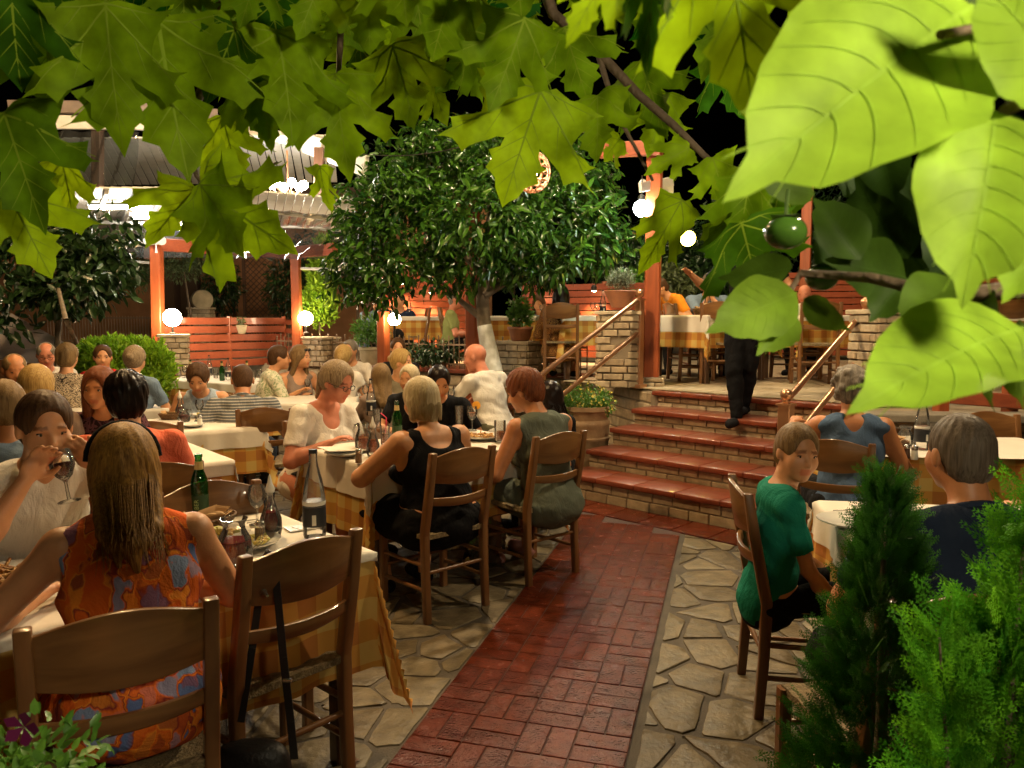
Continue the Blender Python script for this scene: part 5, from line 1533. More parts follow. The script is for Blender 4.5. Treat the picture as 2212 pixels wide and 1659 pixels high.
C_brocade = patches('amber_print', [(.30, .13, .03), (.08, .03, .015), (.38, .19, .05), (.10, .04, .02)], 24, 2.5)
C_dark = patches('dark_print', [(.03, .012, .02), (.10, .04, .05), (.02, .01, .012)], 18, 2)
C_white = fabric('white', (.66, .62, .55)); C_white2 = fabric('soft_white', (.66, .60, .52)); C_black = fabric('black', (.006, .006, .007)); C_navy = fabric('navy', (.018, .028, .055), noise=(7, .3))
C_coral = fabric('coral', (.72, .16, .09)); C_green = fabric('teal_green', (.012, .19, .125)); C_blue = fabric('slate_blue', (.08, .13, .22)); C_sage = fabric('sage', (.11, .125, .095))
C_red = fabric('red', (.60, .025, .015)); C_pblue = fabric('pale_blue', (.32, .40, .50)); C_lblue = fabric('blue_grey', (.16, .22, .30)); C_olive = fabric('olive', (.16, .13, .08)); C_taupe = fabric('taupe', (.26, .19, .15))
C_or2 = fabric('bright_orange', (.75, .25, .02)); C_gshirt = fabric('olive_green', (.22, .25, .09)); C_jean = fabric('dark_jeans', (.02, .03, .05)); C_dk = fabric('charcoal', (.012, .012, .014)); C_khaki = fabric('khaki', (.12, .11, .06))
C_stripe = stripes('grey_stripes', (.10, .11, .12), (.40, .38, .35), .022); C_pink = fabric('muted_pink', (.35, .10, .12)); C_stripe2 = stripes('rib_stripes', (.30, .25, .22), (.42, .36, .32), .016, 'X')

M_shoe = mat('pink_sneaker', (.35, .16, .15), .6)
def mv(M, v): return tuple((M @ Vector(v))[:])
def person(label, head, deg, lean=8, hyaw=0, hpitch=0, hroll=0, floor=0.0, w=1.0, size=1.0, skin=None, top=None, sleeve='short', neck='round',
           bottom=None, legs='long', hair=('short', H_brown), armL=None, armR=None, tilt=0, stand=False, glasses=False, h=None, extra=None, group=None, belly=1.0, shoulder=1.0, poleL=None, poleR=None, handL='curl', handR='curl', feet=None, female=False, headsize=1.0, pattern_off=None):
    """head: world point of the head centre; deg: heading of the body; arms: hand targets in body axes (right, forward, up) from the hip point"""
    skin = skin or SK_f; top = top or C_white; bottom = bottom or C_dk
    th = R(deg); Rz = Matrix.Rotation(-th, 3, 'Z')
    S = size
    hp0 = Vector((0, 0, 0))      # pelvis
    Ml = Matrix.Rotation(-R(lean), 3, 'X') @ Matrix.Rotation(R(tilt), 3, 'Y')
    # torso points in body axes, pelvis at origin
    chest = Ml @ Vector((0, .0, .27)) * S
    M2 = Matrix.Rotation(-R(lean * 1.25), 3, 'X') @ Matrix.Rotation(R(tilt), 3, 'Y')
    nb = chest + M2 @ Vector((0, -.005, .215)) * S
    shw = .175 * (1 + .5 * (w - 1)) * shoulder * S * (.90 if female else 1.0)
    MH = Matrix.Rotation(-R(hyaw), 3, 'Z') @ Matrix.Rotation(-R(lean * .35 + hpitch), 3, 'X') @ Matrix.Rotation(R(hroll), 3, 'Y')
    hc = nb + M2 @ Vector((0, .025, .06)) * S + MH @ Vector((0, .018, .115)) * S
    sh = {s: nb + M2 @ Vector((s * shw, -.005, -.045)) * S for s in (-1, 1)}
    # body origin in the world so the head lands at the given point
    head = Vector(head)
    org = head - Rz @ hc
    seat = org.z - floor
    # hips: legs go to a seat at about .46 whatever the torso asks for
    P = {}
    prim = []   # (tag, primitive, k)
    pel = Vector((0, 0, .0))
    prim += [('t', E(pel + Vector((0, .0, .02)), (.165 * w * S, .125 * belly * S, .115 * S)), .05),
             ('t', E(Ml @ Vector((0, .015, .13)) * S, (.145 * w * S, .112 * belly * S, .12 * S), Ml), .06),
             ('t', E(chest + M2 @ Vector((0, .0, .035)) * S, (.158 * w * S, .108 * (1 + .6 * (belly - 1)) * S, .155 * S), M2), .06),
             ('t', K(sh[-1], sh[1], .050 * S, .050 * S), .05),
             ('t', K(nb + M2 @ Vector((-.06, -.02, -.03)) * S, nb + M2 @ Vector((.06, -.02, -.03)) * S, .055 * S), .05)]
    if female:
        for s in (-1, 1): prim.append(('t', E(chest + M2 @ Vector((s * .075 * w, .085 * w, .02)) * S, (.062 * w * S, .05 * w * S, .058 * S), M2), .035))
    # arms
    hands = []
    for s, tg, pole in ((-1, armL, poleL), (1, armR, poleR)):
        tg = Vector(tg if tg is not None else (s * .17, .34, .20)) * 1.0
        a = sh[s]; L1, L2 = .285 * S, .245 * S
        d = tg - a; D_ = d.length
        if D_ > (L1 + L2) * .995: tg = a + d * ((L1 + L2) * .995 / D_); d = tg - a; D_ = d.length
        x_ = (L1 * L1 - L2 * L2 + D_ * D_) / (2 * D_); hh = math.sqrt(max(0, L1 * L1 - x_ * x_))
        pl = Vector(pole if pole is not None else (s * .55, -.25, -.8))
        dn_ = d.normalized(); pl = (pl - dn_ * pl.dot(dn_)).normalized()
        el = a + dn_ * x_ + pl * hh
        ur = .047 * (1 + .75 * (w - 1)) * S
        prim.append((('uL' if s < 0 else 'uR'), K(a, el, ur * 1.02, ur * .80), .03))
        prim.append(('f', K(el, a.lerp(el, .1) * 0 + el.lerp(tg, .35), ur * .80, ur * .80), .015))
        prim.append(('f', K(el.lerp(tg, .3), tg, ur * .80, .024 * S), .015))
        # hand
        fd_ = (tg - el).normalized(); 
        mode = handL if s < 0 else handR
        up = Vector((0, 0, 1)); side = fd_.cross(up)
        side = side.normalized() if side.length > .05 else Vector((1, 0, 0))
        nrm = side.cross(fd_).normalized()
        if mode == 'up': side, nrm = nrm, -side
        pc_ = tg + fd_ * .045 * S
        Mh = Matrix((side, fd_, nrm)).transposed()
        prim.append(('h', E(pc_, (.038 * S, .046 * S, .017 * S), Mh), .012))
        fl = [.062, .070, .066, .052]
        for q in range(4):
            bx = (-.028 + .0187 * q) * S; st = pc_ + side * bx + fd_ * .036 * S
            cu = {'flat': .18, 'curl': .75, 'grip': 1.25, 'up': .9}.get(mode, .7)
            j1 = st + (fd_ * math.cos(cu * .5) - nrm * math.sin(cu * .5)) * fl[q] * .5 * S
            j2 = j1 + (fd_ * math.cos(cu * 1.3) - nrm * math.sin(cu * 1.3)) * fl[q] * .5 * S
            prim.append(('h', K(st, j1, .0092 * S, .0085 * S), .004)); prim.append(('h', K(j1, j2, .0085 * S, .0070 * S), .003))
        ts = pc_ - side * (.030 * S) * (1 if s > 0 else -1) - fd_ * .01
        j1 = ts + (-side * (1 if s > 0 else -1) * .6 + fd_ * .6 - nrm * .4).normalized() * .034 * S
        j2 = j1 + (-side * (1 if s > 0 else -1) * .1 + fd_ * .8 - nrm * .5).normalized() * .028 * S
        prim.append(('h', K(ts, j1, .012 * S, .0105 * S), .006)); prim.append(('h', K(j1, j2, .0105 * S, .0082 * S), .004))
        hands.append((pc_, Mh)); P['el%d' % s] = el; P['hand%d' % s] = pc_
    # legs
    gz = floor - org.z
    for i, s in enumerate((-1, 1)):
        hip = Vector((s * .095 * w * S, .0, -.01))
        if stand:
            ft = Vector((feet[i][0], feet[i][1], gz + feet[i][2])) if feet else Vector((s * .1, 0, gz)); 
            kn = hip.lerp(ft, .5) + Vector((0, .05, 0)); an = ft + Vector((0, -.02, .09)); toe = ft + Vector((0, .16, .03))
        else:
            kn = Vector((s * .14 * w, .42 * S, max(gz + .50, -.08))); an = Vector((s * .13, .36 * S, gz + .09)); toe = an + Vector((s * .02, .17, -.055))
            if feet: an = Vector(feet[i]); toe = an + Vector((0, .17, -.055))
        P['kn%d' % s] = kn; P['an%d' % s] = an
        r0 = .082 * w * S
        prim.append(('l', K(hip, hip.lerp(kn, .5), r0, r0 * .88), .04)); prim.append(('l', K(hip.lerp(kn, .45), kn, r0 * .9, .058 * S * (1 + .5 * (w - 1))), .03))
        prim.append(('s', K(kn, kn.lerp(an, .38) + Vector((0, -.018, 0)), .056 * S, .056 * S), .02)); prim.append(('s', K(kn.lerp(an, .35) + Vector((0, -.015, 0)), an, .055 * S, .035 * S), .02))
        ot_ = 'oL' if s < 0 else 'oR'; prim.append((ot_, K(an + Vector((0, -.03, -.045)), toe, .034 * S, .028 * S), .02)); prim.append((ot_, E(an.lerp(toe, .6) + Vector((0, 0, -.012)), (.044 * S, .08 * S, .026 * S)), .02))
    # neck and head
    prim.append(('n', K(nb + M2 @ Vector((0, -.01, -.03)) * S, hc + MH @ Vector((0, -.025, -.05)) * S, .056 * S, .052 * S), .03))
    def hq(x, y, z): return hc + MH @ Vector((x, y, z)) * S
    hd = [('d', E(hq(0, -.012, .028), (.076 * S, .096 * S, .088 * S), MH), .03), ('d', E(hq(0, .022, -.042), (.058 * S, .064 * S, .070 * S), MH), .035),
          ('d', E(hq(0, .050, -.030), (.050 * S, .040 * S, .058 * S), MH), .03), ('d', K(hq(-.036, .076, .020), hq(.036, .076, .020), .012 * S), .012),
          ('d', K(hq(0, .082, .010), hq(0, .106, -.026), .0085 * S, .0125 * S), .010), ('d', K(hq(-.011, .092, -.030), hq(.011, .092, -.030), .0085 * S), .006),
          ('d', K(hq(-.017, .083, -.054), hq(.017, .083, -.054), .0078 * S), .006), ('d', K(hq(-.014, .080, -.066), hq(.014, .080, -.066), .0085 * S), .006),
          ('d', E(hq(0, .068, -.092), (.024 * S, .020 * S, .018 * S), MH), .02)]
    for s in (-1, 1):
        hd.append(('d', E(hq(s * .078, -.008, -.006), (.0095 * S, .019 * S, .031 * S), MH), .006))
        hd.append(('d', E(hq(s * .040, .056, -.028), (.024 * S, .024 * S, .026 * S), MH), .02))
    prim += hd
    dist_cam = head.length
    gh = h or min(.017, max(.0072, .0021 * dist_cam))
    allp = [p for _, p, _ in prim]
    lo = np.min([np.min([Field.bb(None, p, 0)[0]], 0) for p in allp], 0) - .05; hi = np.max([np.max([Field.bb(None, p, 0)[1]], 0) for p in allp], 0) + .05
    F_ = Field(lo, hi, gh)
    for tg_, p, k in prim: F_.add(p, max(k, gh * .5))
    if gh < .013:
        for s in (-1, 1):
            F_.sub(E(hq(s * .031, .100, .004), (.015 * S, .014 * S, .0105 * S), MH), .010)
        F_.sub(K(hq(-.020, .098, -.060), hq(.020, .098, -.060), .0045 * S), .004)
    V, Q = F_.mesh()
    t = thing('person', label, 'person', org, -th, group)
    me = npmesh('body', V, Q)
    # skin tints: lips, brows, soles stay put
    MHi = np.array(MH.transposed()); loc = (V - np.array(hc)) @ MHi.T / S
    col = np.ones((len(V), 4), dtype=np.float32)
    lip = (np.abs(loc[:, 0]) < .024) & (loc[:, 1] > .07) & (np.abs(loc[:, 2] + .060) < .013)
    col[lip, :3] = (.95, .62, .60)
    brow = (np.abs(np.abs(loc[:, 0]) - .032) < .019) & (loc[:, 1] > .06) & (np.abs(loc[:, 2] - .026) < .0065)
    col[brow, :3] = (.42, .36, .32) if gh < .013 else (.6, .52, .5)
    ca = me.color_attributes.new('tint', 'FLOAT_COLOR', 'POINT'); ca.data.foreach_set('color', col.ravel())
    link('body', me, skin, t, smooth=180)
    # eyes
    if gh < .0165:
        for s in (-1, 1):
            b = MB(); b.ball((0, 0, 0), .0118 * S, 12, 8); o_ = b.build('eye', M_eyew, t, True, loc=hq(s * .031, .0735, .004))
            b = MB(); b.ball(MH @ Vector((0, .0078, 0)) * S, .0058 * S, 10, 6); b.build('iris', M_iris, o_, True)
            # upper lid
            b = MB(); b.tube([hq(s * .031 + x, .0845 - abs(x) * .25, .0105 - x * x * 22) - hq(s * .031, .0735, .004) for x in (-.013, -.007, 0, .007, .013)], .0028 * S, 6); b.build('eyelid', skin, o_, True)
    # ---- clothing
    def garment(name, tags, off, m, cuts=(), k=.03, wr=.0032, adds=(), subs=(), own=(), owncuts=()):
        ps = [(tg_, p, kk) for tg_, p, kk in prim if tg_ in tags]
        aa = ps + [q for q in prim if any(q[0] in o_[0] for o_ in own)]
        lo_ = np.min([Field.bb(None, p, off)[0] for _, p, _ in aa], 0) - .04; hi_ = np.max([Field.bb(None, p, off)[1] for _, p, _ in aa], 0) + .04
        G = Field(lo_, hi_, gh)
        for tg_, p, kk in ps: G.add(p, max(kk, gh), off)
        for p, kk in adds: G.add(p, kk)
        for tg2, cc in own:
            G2 = Field(lo_, hi_, gh)
            for tg_, p, kk in prim:
                if tg_ in tg2: G2.add(p, max(kk, gh), off + .003)
            for c_ in cc: G2.cut(c_)
            a_, b_ = G.D, G2.D; hh_ = np.clip(.5 + .5 * (a_ - b_) / .025, 0, 1)
            G.D = a_ + (b_ - a_) * hh_ - .025 * hh_ * (1 - hh_)
        if wr:
            a1, a2, a3 = random.uniform(0, 6), random.uniform(0, 6), random.uniform(0, 6)
            G.warp(lambda X, Y, Z: wr * (np.sin(X * 38 + Z * 21 + 3 * np.sin(Y * 12 + Z * 9) + a1) * np.cos(Z * 27 + Y * 33 + a2) + .6 * np.sin(Z * 62 + 2.4 * np.sin(X * 17 + a3))))
        for c_ in cuts: G.cut(c_)
        for p, kk in subs: G.sub(p, kk)
        v_, q_ = G.mesh()
        if len(v_): return link(name, npmesh(name, v_, q_), m, t, smooth=60)
    def plane(pt, n_):
        pt = Vector(pt); n_ = Vector(n_).normalized()
        return lambda X, Y, Z: (X - pt.x) * n_.x + (Y - pt.y) * n_.y + (Z - pt.z) * n_.z
    tags = {'t'}; cuts = []; adds = []; subs = []
    own = []
    if sleeve == 'long': own.append(({'uL', 'uR', 'f'}, []))
    if sleeve in ('short', 'cap'):
        for s in (-1, 1):
            el = P['el%d' % s]; f = .72 if sleeve == 'short' else .36
            own.append(({'uL' if s < 0 else 'uR'}, [plane(sh[s].lerp(el, f), el - sh[s])]))
    if sleeve in ('none', 'tank'):
        for s in (-1, 1):
            subs.append((K(sh[s] + M2 @ Vector((s * (.035 if sleeve == 'none' else .01), 0, .06)) * S, sh[s] + M2 @ Vector((s * (.055 if sleeve == 'none' else .035), .0, -.09)) * S, .055 * S), .01))
    if neck == 'round': subs.append((E(nb + M2 @ Vector((0, .02, .035)) * S, (.072 * S, .075 * S, .055 * S), M2), .008))
    if neck == 'vee':
        subs.append((E(nb + M2 @ Vector((0, .02, .035)) * S, (.07 * S, .07 * S, .05 * S), M2), .008)); subs.append((K(nb + M2 @ Vector((0, .10, .0)) * S, nb + M2 @ Vector((0, .14, -.11)) * S, .045 * S, .01 * S), .01))
    if neck == 'scoop':
        subs.append((E(nb + M2 @ Vector((0, .0, .02)) * S, (.115 * S, .12 * S, .075 * S), M2), .01)); subs.append((E(nb + M2 @ Vector((0, -.085, -.02)) * S, (.10 * S, .07 * S, .09 * S), M2), .01)); subs.append((E(nb + M2 @ Vector((0, .10, -.03)) * S, (.09 * S, .07 * S, .08 * S), M2), .01))
    if neck == 'veeback':
        subs.append((E(nb + M2 @ Vector((0, .02, .035)) * S, (.10 * S, .08 * S, .05 * S), M2), .008)); subs.append((K(nb + M2 @ Vector((0, -.10, .0)) * S, nb + M2 @ Vector((0, -.14, -.13)) * S, .06 * S, .012 * S), .01))
    if neck == 'collar':
        subs.append((E(nb + M2 @ Vector((0, .03, .05)) * S, (.062 * S, .07 * S, .05 * S), M2), .008))
    garment('shirt', tags, .009 * S, top, cuts, adds=adds + [(E((0, 0, -.02), (.183 * w * S, .152 * belly * S, .120 * S)), .03)], subs=subs, own=own)
    if neck == 'collar':
        b = MB(); pts = []
        for i in range(15):
            a = PI * .5 + (i / 14 - .5) * 2 * PI * .86 + PI
            pts.append((nb + M2 @ (Vector((.072 * math.cos(a), .012 + .075 * math.sin(a), .012 - .02 * math.sin(a))) * S)))
        b.tube(pts, .013 * S, 6); b.build('collar', top, t, True)
    # trousers / skirt
    lt = {'l'} | ({'s'} if legs in ('long', 'short') else set())
    lc = []
    if legs == 'short':
        for s in (-1, 1):
            kn, an = P['kn%d' % s], P['an%d' % s]; n_ = (an - kn).normalized(); q0 = kn.lerp(an, .12); lc.append(plane(q0, n_))
    garment('trousers' if legs != 'dress' else 'skirt', lt, .013 * S, bottom, lc, wr=.004, adds=[(E((0, -.0, -.03), (.178 * w * S, .144 * belly * S, .118 * S)), .03)] + ([(K(P['kn-1'], P['kn1'], .075), .06), (K((0, .15, -.03), (0, .35, -.03), .12 * w, .1), .06)] if legs == 'dress' else []))
    for ot_ in ('oL', 'oR'): garment('shoe', {ot_}, .006, C_dk if extra != 'bare' else M_shoe, wr=0)
    # ---- hair
    kind, hm = hair[0], hair[1]
    if kind != 'bald':
        hl = []; hs = []
        o1 = {'short': .010, 'crop': .005, 'thin': .004}.get(kind, .017)
        hl.append((E(hq(0, -.014, .031), ((.076 + o1) * S, (.096 + o1) * S, (.088 + o1 * 1.2) * S), MH), .01))
        if kind in ('short', 'crop', 'thin', 'pixie', 'curly'):
            hl.append((E(hq(0, -.052, -.012), ((.066 + o1) * S, (.052 + o1) * S, (.072 + o1) * S), MH), .02))
        if kind == 'pixie': hl.append((E(hq(0, -.03, .045), (.088 * S, .095 * S, .082 * S), MH), .02)); hl.append((E(hq(0, -.075, .0), (.06 * S, .045 * S, .07 * S), MH), .02))
        if kind == 'curly':
            for q in range(26):
                a = q * 2.4; zz = -.06 + .17 * ((q * 7) % 26) / 26; rr_ = .088 * math.sqrt(max(.1, 1 - ((zz - .02) / .12) ** 2))
                yy = -.02 + rr_ * math.sin(a) * 1.05
                if yy > .055 and zz < .05: continue
                hl.append((E(hq(rr_ * math.cos(a), yy, zz), (.026 * S,) * 3, None), .012))
        if kind == 'bob':
            hl += [(E(hq(0, -.04, -.03), (.092 * S, .070 * S, .095 * S), MH), .03)] + [(K(hq(s * .068, -.02, .0), hq(s * .070, -.015, -.088), .034 * S, .026 * S), .02) for s in (-1, 1)] + [(K(hq(0, -.06, -.02), hq(0, -.055, -.10), .052 * S, .05 * S), .03)]
        if kind in ('long', 'longback'):
            dn = M2 @ Vector((0, -.02, -1)); 
            hl += [(E(hq(0, -.045, -.02), (.094 * S, .072 * S, .10 * S), MH), .03)]
            e0 = hq(0, -.065, -.06); e1 = nb + M2 @ Vector((0, -.105, -.075)) * S
            hl += [(K(e0, e1, .062 * S, .036 * S), .03), (K(e1, e1 + M2 @ Vector((.01, -.004, -.085)) * S, .034 * S, .008 * S), .02)]
            hl += [(K(hq(s * .064, -.035, -.01), nb + M2 @ Vector((s * .062, -.085, -.035)) * S, .032 * S, .026 * S), .02) for s in (-1, 1)]
            hl += [(K(nb + M2 @ Vector((s * .055, -.09, -.04)) * S, nb + M2 @ Vector((s * .035, -.118, -.115 + .02 * s)) * S, .026 * S, .006 * S), .02) for s in (-1, 1)]
            if kind == 'long': hl += [(K(hq(s * .074, .01, .02), nb + M2 @ Vector((s * .085, .02, -.02)) * S, .026 * S, .030 * S), .02) for s in (-1, 1)]
        if kind in ('bun', 'pony'):
            hl.append((E(hq(0, -.05, -.01), (.072 * S, .058 * S, .075 * S), MH), .02))
            hl.append((E(hq(0, -.115, .03 if kind == 'bun' else .0), (.036 * S, .034 * S, .036 * S), MH), .012))
            if kind == 'pony': hl += [(K(hq(0, -.12, -.01), hq(0, -.115, -.15), .030 * S, .012 * S), .015)]
        # face opening and neckline
        hs.append((E(hq(0, .098, -.028 if kind not in ('short', 'crop', 'thin') else -.030), (.064 * S, .070 * S, .098 * S if kind != 'thin' else .118 * S), MH), .012))
        hs.append((E(hq(0, .112, .036 if female else (.050 if kind != 'thin' else .055)), ((.058 if female else .067) * S, (.060 if female else .052) * S, .060 * S), MH), .01))
        if kind in ('short', 'crop', 'thin', 'pixie', 'bun', 'pony', 'curly'):
            for s in (-1, 1): hs.append((E(hq(s * .085, .018, -.045), (.03 * S, .045 * S, .055 * S), MH), .01))
        if kind == 'thin': hs.append((E(hq(0, .06, .105), (.06 * S, .09 * S, .035 * S), MH), .01))
        los = np.min([Field.bb(None, p, 0)[0] for p, _ in hl], 0) - .04; his = np.max([Field.bb(None, p, 0)[1] for p, _ in hl], 0) + .04
        G = Field(los, his, gh * .85)
        for p, k in hl: G.add(p, max(k * .7, gh * .45))
        a1 = random.uniform(0, 6)
        amp = {'long': .0032, 'longback': .0016, 'bob': .0022, 'curly': .004, 'pixie': .0045}.get(kind, .002)
        cx0 = hc
        def wv(X, Y, Z):
            an_ = np.arctan2(Y - cx0.y, X - cx0.x)
            return amp * (np.sin(an_ * 17 + 5 * np.sin(Z * 11 + a1)) * .6 + np.sin(an_ * 39 + Z * 24 + a1) * .5)
        G.warp(wv)
        for p, k in hs: G.sub(p, k)
        if kind in ('short', 'crop', 'thin', 'pixie'):
            q0 = hq(0, 0, -.082); n_ = MH @ Vector((0, .25, -1)); G.cut(plane(q0, n_))
        v_, q_ = G.mesh()
        if len(v_): link('hair', npmesh('hair', v_, q_), hm, t, smooth=180)
    if kind in ('long', 'longback', 'bob') and gh < .012:
        b = MB(); rr = random.Random(len(label))
        for q in range(170 if gh < .009 else 60):
            a = rr.uniform(PI * 1.0, PI * 2.0); x0, y0 = math.cos(a), math.sin(a)
            top_ = hq(.075 * x0, -.02 + .09 * y0, .07 - .03 * rr.random()); mid = hq(.098 * x0, -.035 + .085 * y0, -.04)
            if kind == 'bob': pts = [top_, mid, hq(.090 * x0, -.03 + .08 * y0, -.10 - .02 * rr.random())]
            else:
                lw = -.07 - .09 * rr.random()
                pts = [top_, mid, nb + M2 @ Vector((.078 * x0 + rr.uniform(-.01, .01), -.055 + .085 * y0, -.02)) * S, nb + M2 @ Vector((.08 * x0 + rr.uniform(-.02, .02), -.09 + .075 * y0, lw)) * S]
            b.tube(pts, [.0010 * S, .0014 * S] + [.0012 * S] * (len(pts) - 3) + [.0004 * S], 4, False)
        b.build('hair_strands', hm, t, True)
    if glasses:
        b = MB()
        for s in (-1, 1):
            b.tube([hq(s * .033 + .021 * math.cos(a * PI / 8), .104 - .004 * abs(math.cos(a * PI / 8)), .002 + .015 * math.sin(a * PI / 8)) for a in range(17)], .0018 * S, 5, False)
            b.tube([hq(s * .053, .100, .006), hq(s * .078, .05, .006), hq(s * .083, -.01, .002)], .0018 * S, 5)
        b.tube([hq(-.012, .104, .004), hq(0, .106, .007), hq(.012, .104, .004)], .0018 * S, 5)
        b.build('glasses', M_dark, t, True)
    return t, dict(P, hc=hc, MH=MH, nb=nb, M2=M2, sh=sh, org=org, Rz=Rz, hq=hq)
def HD(u, v, Y): return PY(u, v, Y)
def toworld(info, p): return info['org'] + info['Rz'] @ Vector(p)
def tolocal(u, v, Y, head, deg): pass
# arms are hand points measured from the hip in body axes; the hip of a sitter is about .55 above the floor, a table top about .2 above the hip
tbl = .235
o, i1 = person('man in a white vee neck tee drinking from a stem glass with both hands', HD(97, 925, 2.50), 128, lean=16, hyaw=8, hpitch=6, w=1.08, size=.96, top=C_white, neck='vee', hair=('short', H_brown), skin=SK_f,
          armR=(.115, .34, .455), armL=(-.10, .34, .47), poleR=(.6, .1, -.85), poleL=(-.6, .3, -.7), handR='up', handL='up', bottom=C_jean, h=.0066)
p = toworld(i1, i1['hand1'].lerp(i1['hand-1'], .5) + Vector((.0, .05, -.03)))
g_ = wine_glass(p - Vector((0, 0, .09)), 'stem glass of red wine held by the man in the white vee neck', G_liq, tilt=(R(-15), R(-18), 0), s=1.1)
o, i2 = person('woman with long honey blond hair in an orange and blue print dress, seen from behind', HD(268, 1012, 2.06), -30, lean=20, hpitch=8, shoulder=1.12, size=.90, top=C_orange, bottom=C_orange, sleeve='none', neck='veeback', legs='dress', hair=('longback', H_ombre),
          skin=SK_f, female=True, w=1.14, armL=(-.20, .36, .20), armR=(.12, .38, .17), poleL=(-.9, -.35, -.6), poleR=(.85, -.3, -.75), h=.0068)
b = MB(); hq_ = i2['hq']; b.tube([hq_(.096 * math.cos(a * PI / 12), .004, .03 + .108 * math.sin(a * PI / 12)) for a in range(13)], [.011] * 13, 8); ob_ = b.build('hair_band', C_black, o, True)
person('woman with short dark hair in a coral tee, seen from behind', HD(272, 862, 3.65), -32, lean=10, size=1.04, top=C_coral, sleeve='short', hair=('pixie', H_black), skin=SK_f, female=True, w=1.12, armL=(-.3, .26, .22), bottom=C_dk)
person('woman with long dark red hair and shaded face, facing the viewer', HD(215, 840, 4.55), 165, lean=10, hyaw=12, hpitch=2, top=C_dark, sleeve='long', hair=('long', H_red), skin=SK_t, female=True, w=1.1, armR=(.12, .30, .33))
person('grey haired guest in a blue shirt at the left picture edge, seen from behind', HD(10, 880, 3.3), -35, lean=8, top=C_lblue, hair=('crop', H_dblond), skin=SK_t, w=1.1)
person('woman with straight light blond hair seen from behind, far left', HD(80, 836, 4.5), -32, lean=12, hyaw=15, top=C_taupe, sleeve='cap', hair=('longback', H_blond), skin=SK_f, female=True)
person('balding man with a dim face raising a glass, far left', HD(32, 800, 5.7), 135, lean=12, hpitch=8, top=C_dark, hair=('thin', H_dblond), skin=SK_t, w=1.1, armR=(.05, .33, .42), handR='up')
person('grey bearded man in glasses and a white shirt before the pale parasol', HD(100, 768, 7.3), 150, lean=14, hpitch=10, top=C_white, neck='collar', hair=('thin', H_grey), skin=SK_r, glasses=True, w=1.15, h=.012)
person('woman with short brown hair in a leopard print top, seen from behind', HD(146, 772, 7.0), -12, lean=6, top=C_leop, sleeve='cap', hair=('pixie', H_dblond), skin=SK_f, female=True, w=1.15)
person('man in a red shirt resting his chin on his hand before the bright bush', HD(222, 772, 7.7), 172, lean=12, hyaw=-20, top=C_red, hair=('short', H_brown), skin=SK_f, w=1.1, armL=(-.03, .20, .48), poleL=(-.4, .5, -.8), handL='up', h=.011)
person('woman with pinned up brown hair in a blue blouse, seen from behind', HD(292, 778, 6.9), -4, lean=6, top=C_lblue, sleeve='short', hair=('bun', H_streak), skin=SK_f, female=True, w=1.05)
person('woman with short brown hair in a light blue tank top looking down at her plate', HD(428, 818, 6.5), 168, lean=16, hpitch=24, top=C_pblue, sleeve='tank', neck='round', hair=('pixie', H_brown), skin=SK_f, female=True, w=1.12, armL=(-.12, .36, .26), armR=(.14, .34, .26), h=.011)
person('man in a grey striped polo shirt leaning over his table, seen from behind', HD(524, 822, 6.15), -14, lean=20, hyaw=-8, hpitch=14, size=1.05, top=C_stripe, neck='collar', hair=('thin', H_brown), skin=SK_t, w=1.15, bottom=C_jean, armL=(-.28, .30, .26), armR=(.25, .32, .24), feet=((-.16, .10, -.50), (.13, .36, -.46)))
person('man in a pale leaf print shirt turned to the woman with sunglasses on her head', HD(604, 773, 8.1), 62, lean=14, hyaw=12, size=1.06, top=C_leafy, neck='collar', hair=('short', H_brown), skin=SK_f, w=1.12, armL=(-.10, .42, .28), armR=(.12, .42, .26), h=.012)
o, i3 = person('woman with wavy blond hair and sunglasses on her head in a taupe tank top', HD(650, 772, 8.2), 140, lean=8, hyaw=-38, top=C_taupe, sleeve='tank', neck='scoop', hair=('long', H_dblond), skin=SK_f, female=True, armR=(.1, .30, .30), h=.012)
b = MB(); hq_ = i3['hq']
for s in (-1, 1): b.ball(hq_(s * .035, .075, .085), .022, 10, 6, (1, .5, .7))
b.build('sunglasses', M_black, o, True)
person('guest with a blond ponytail in a white top, seen from behind', HD(742, 772, 8.0), 5, lean=12, top=C_white2, sleeve='cap', hair=('pony', H_blond), skin=SK_f, female=True, w=1.05)
person('short haired man partly hidden behind the blond ponytail', HD(756, 757, 9.0), 190, lean=8, top=C_white2, hair=('short', H_grey), skin=SK_f)
person('dark haired man behind the woman with the messy bun', HD(860, 753, 8.7), 200, lean=6, hyaw=-30, top=C_dk, hair=('short', H_brown), skin=SK_f)
person('woman with a messy blond bun in an olive top, face turned right', HD(868, 783, 7.4), 150, lean=10, hyaw=-45, top=C_olive, sleeve='short', hair=('bun', H_blond), skin=SK_f, female=True, w=1.0, armL=(-.2, .3, .25), h=.0115)
person('bald man in a white tee leaning on his elbow, seen from behind', HD(1026, 772, 7.25), -52, lean=18, hyaw=-22, hpitch=6, size=1.08, top=C_white, hair=('bald', H_brown), skin=SK_r, w=1.12, armL=(-.05, .30, .46), poleL=(-.5, .4, -.8), handL='up', armR=(.2, .34, .24), bottom=C_khaki, h=.011)
person('woman in a white tee and glasses, dark tied hair, looking down at the middle table', HD(728, 826, 4.95), 118, lean=14, hpitch=16, size=1.06, top=C_white2, neck='scoop', sleeve='short', hair=('pony', H_streak), skin=SK_r, female=True, w=1.28, belly=1.15, glasses=True, armR=(.22, .36, .30), armL=(-.05, .44, .26), legs='short', bottom=C_dk, h=.009)
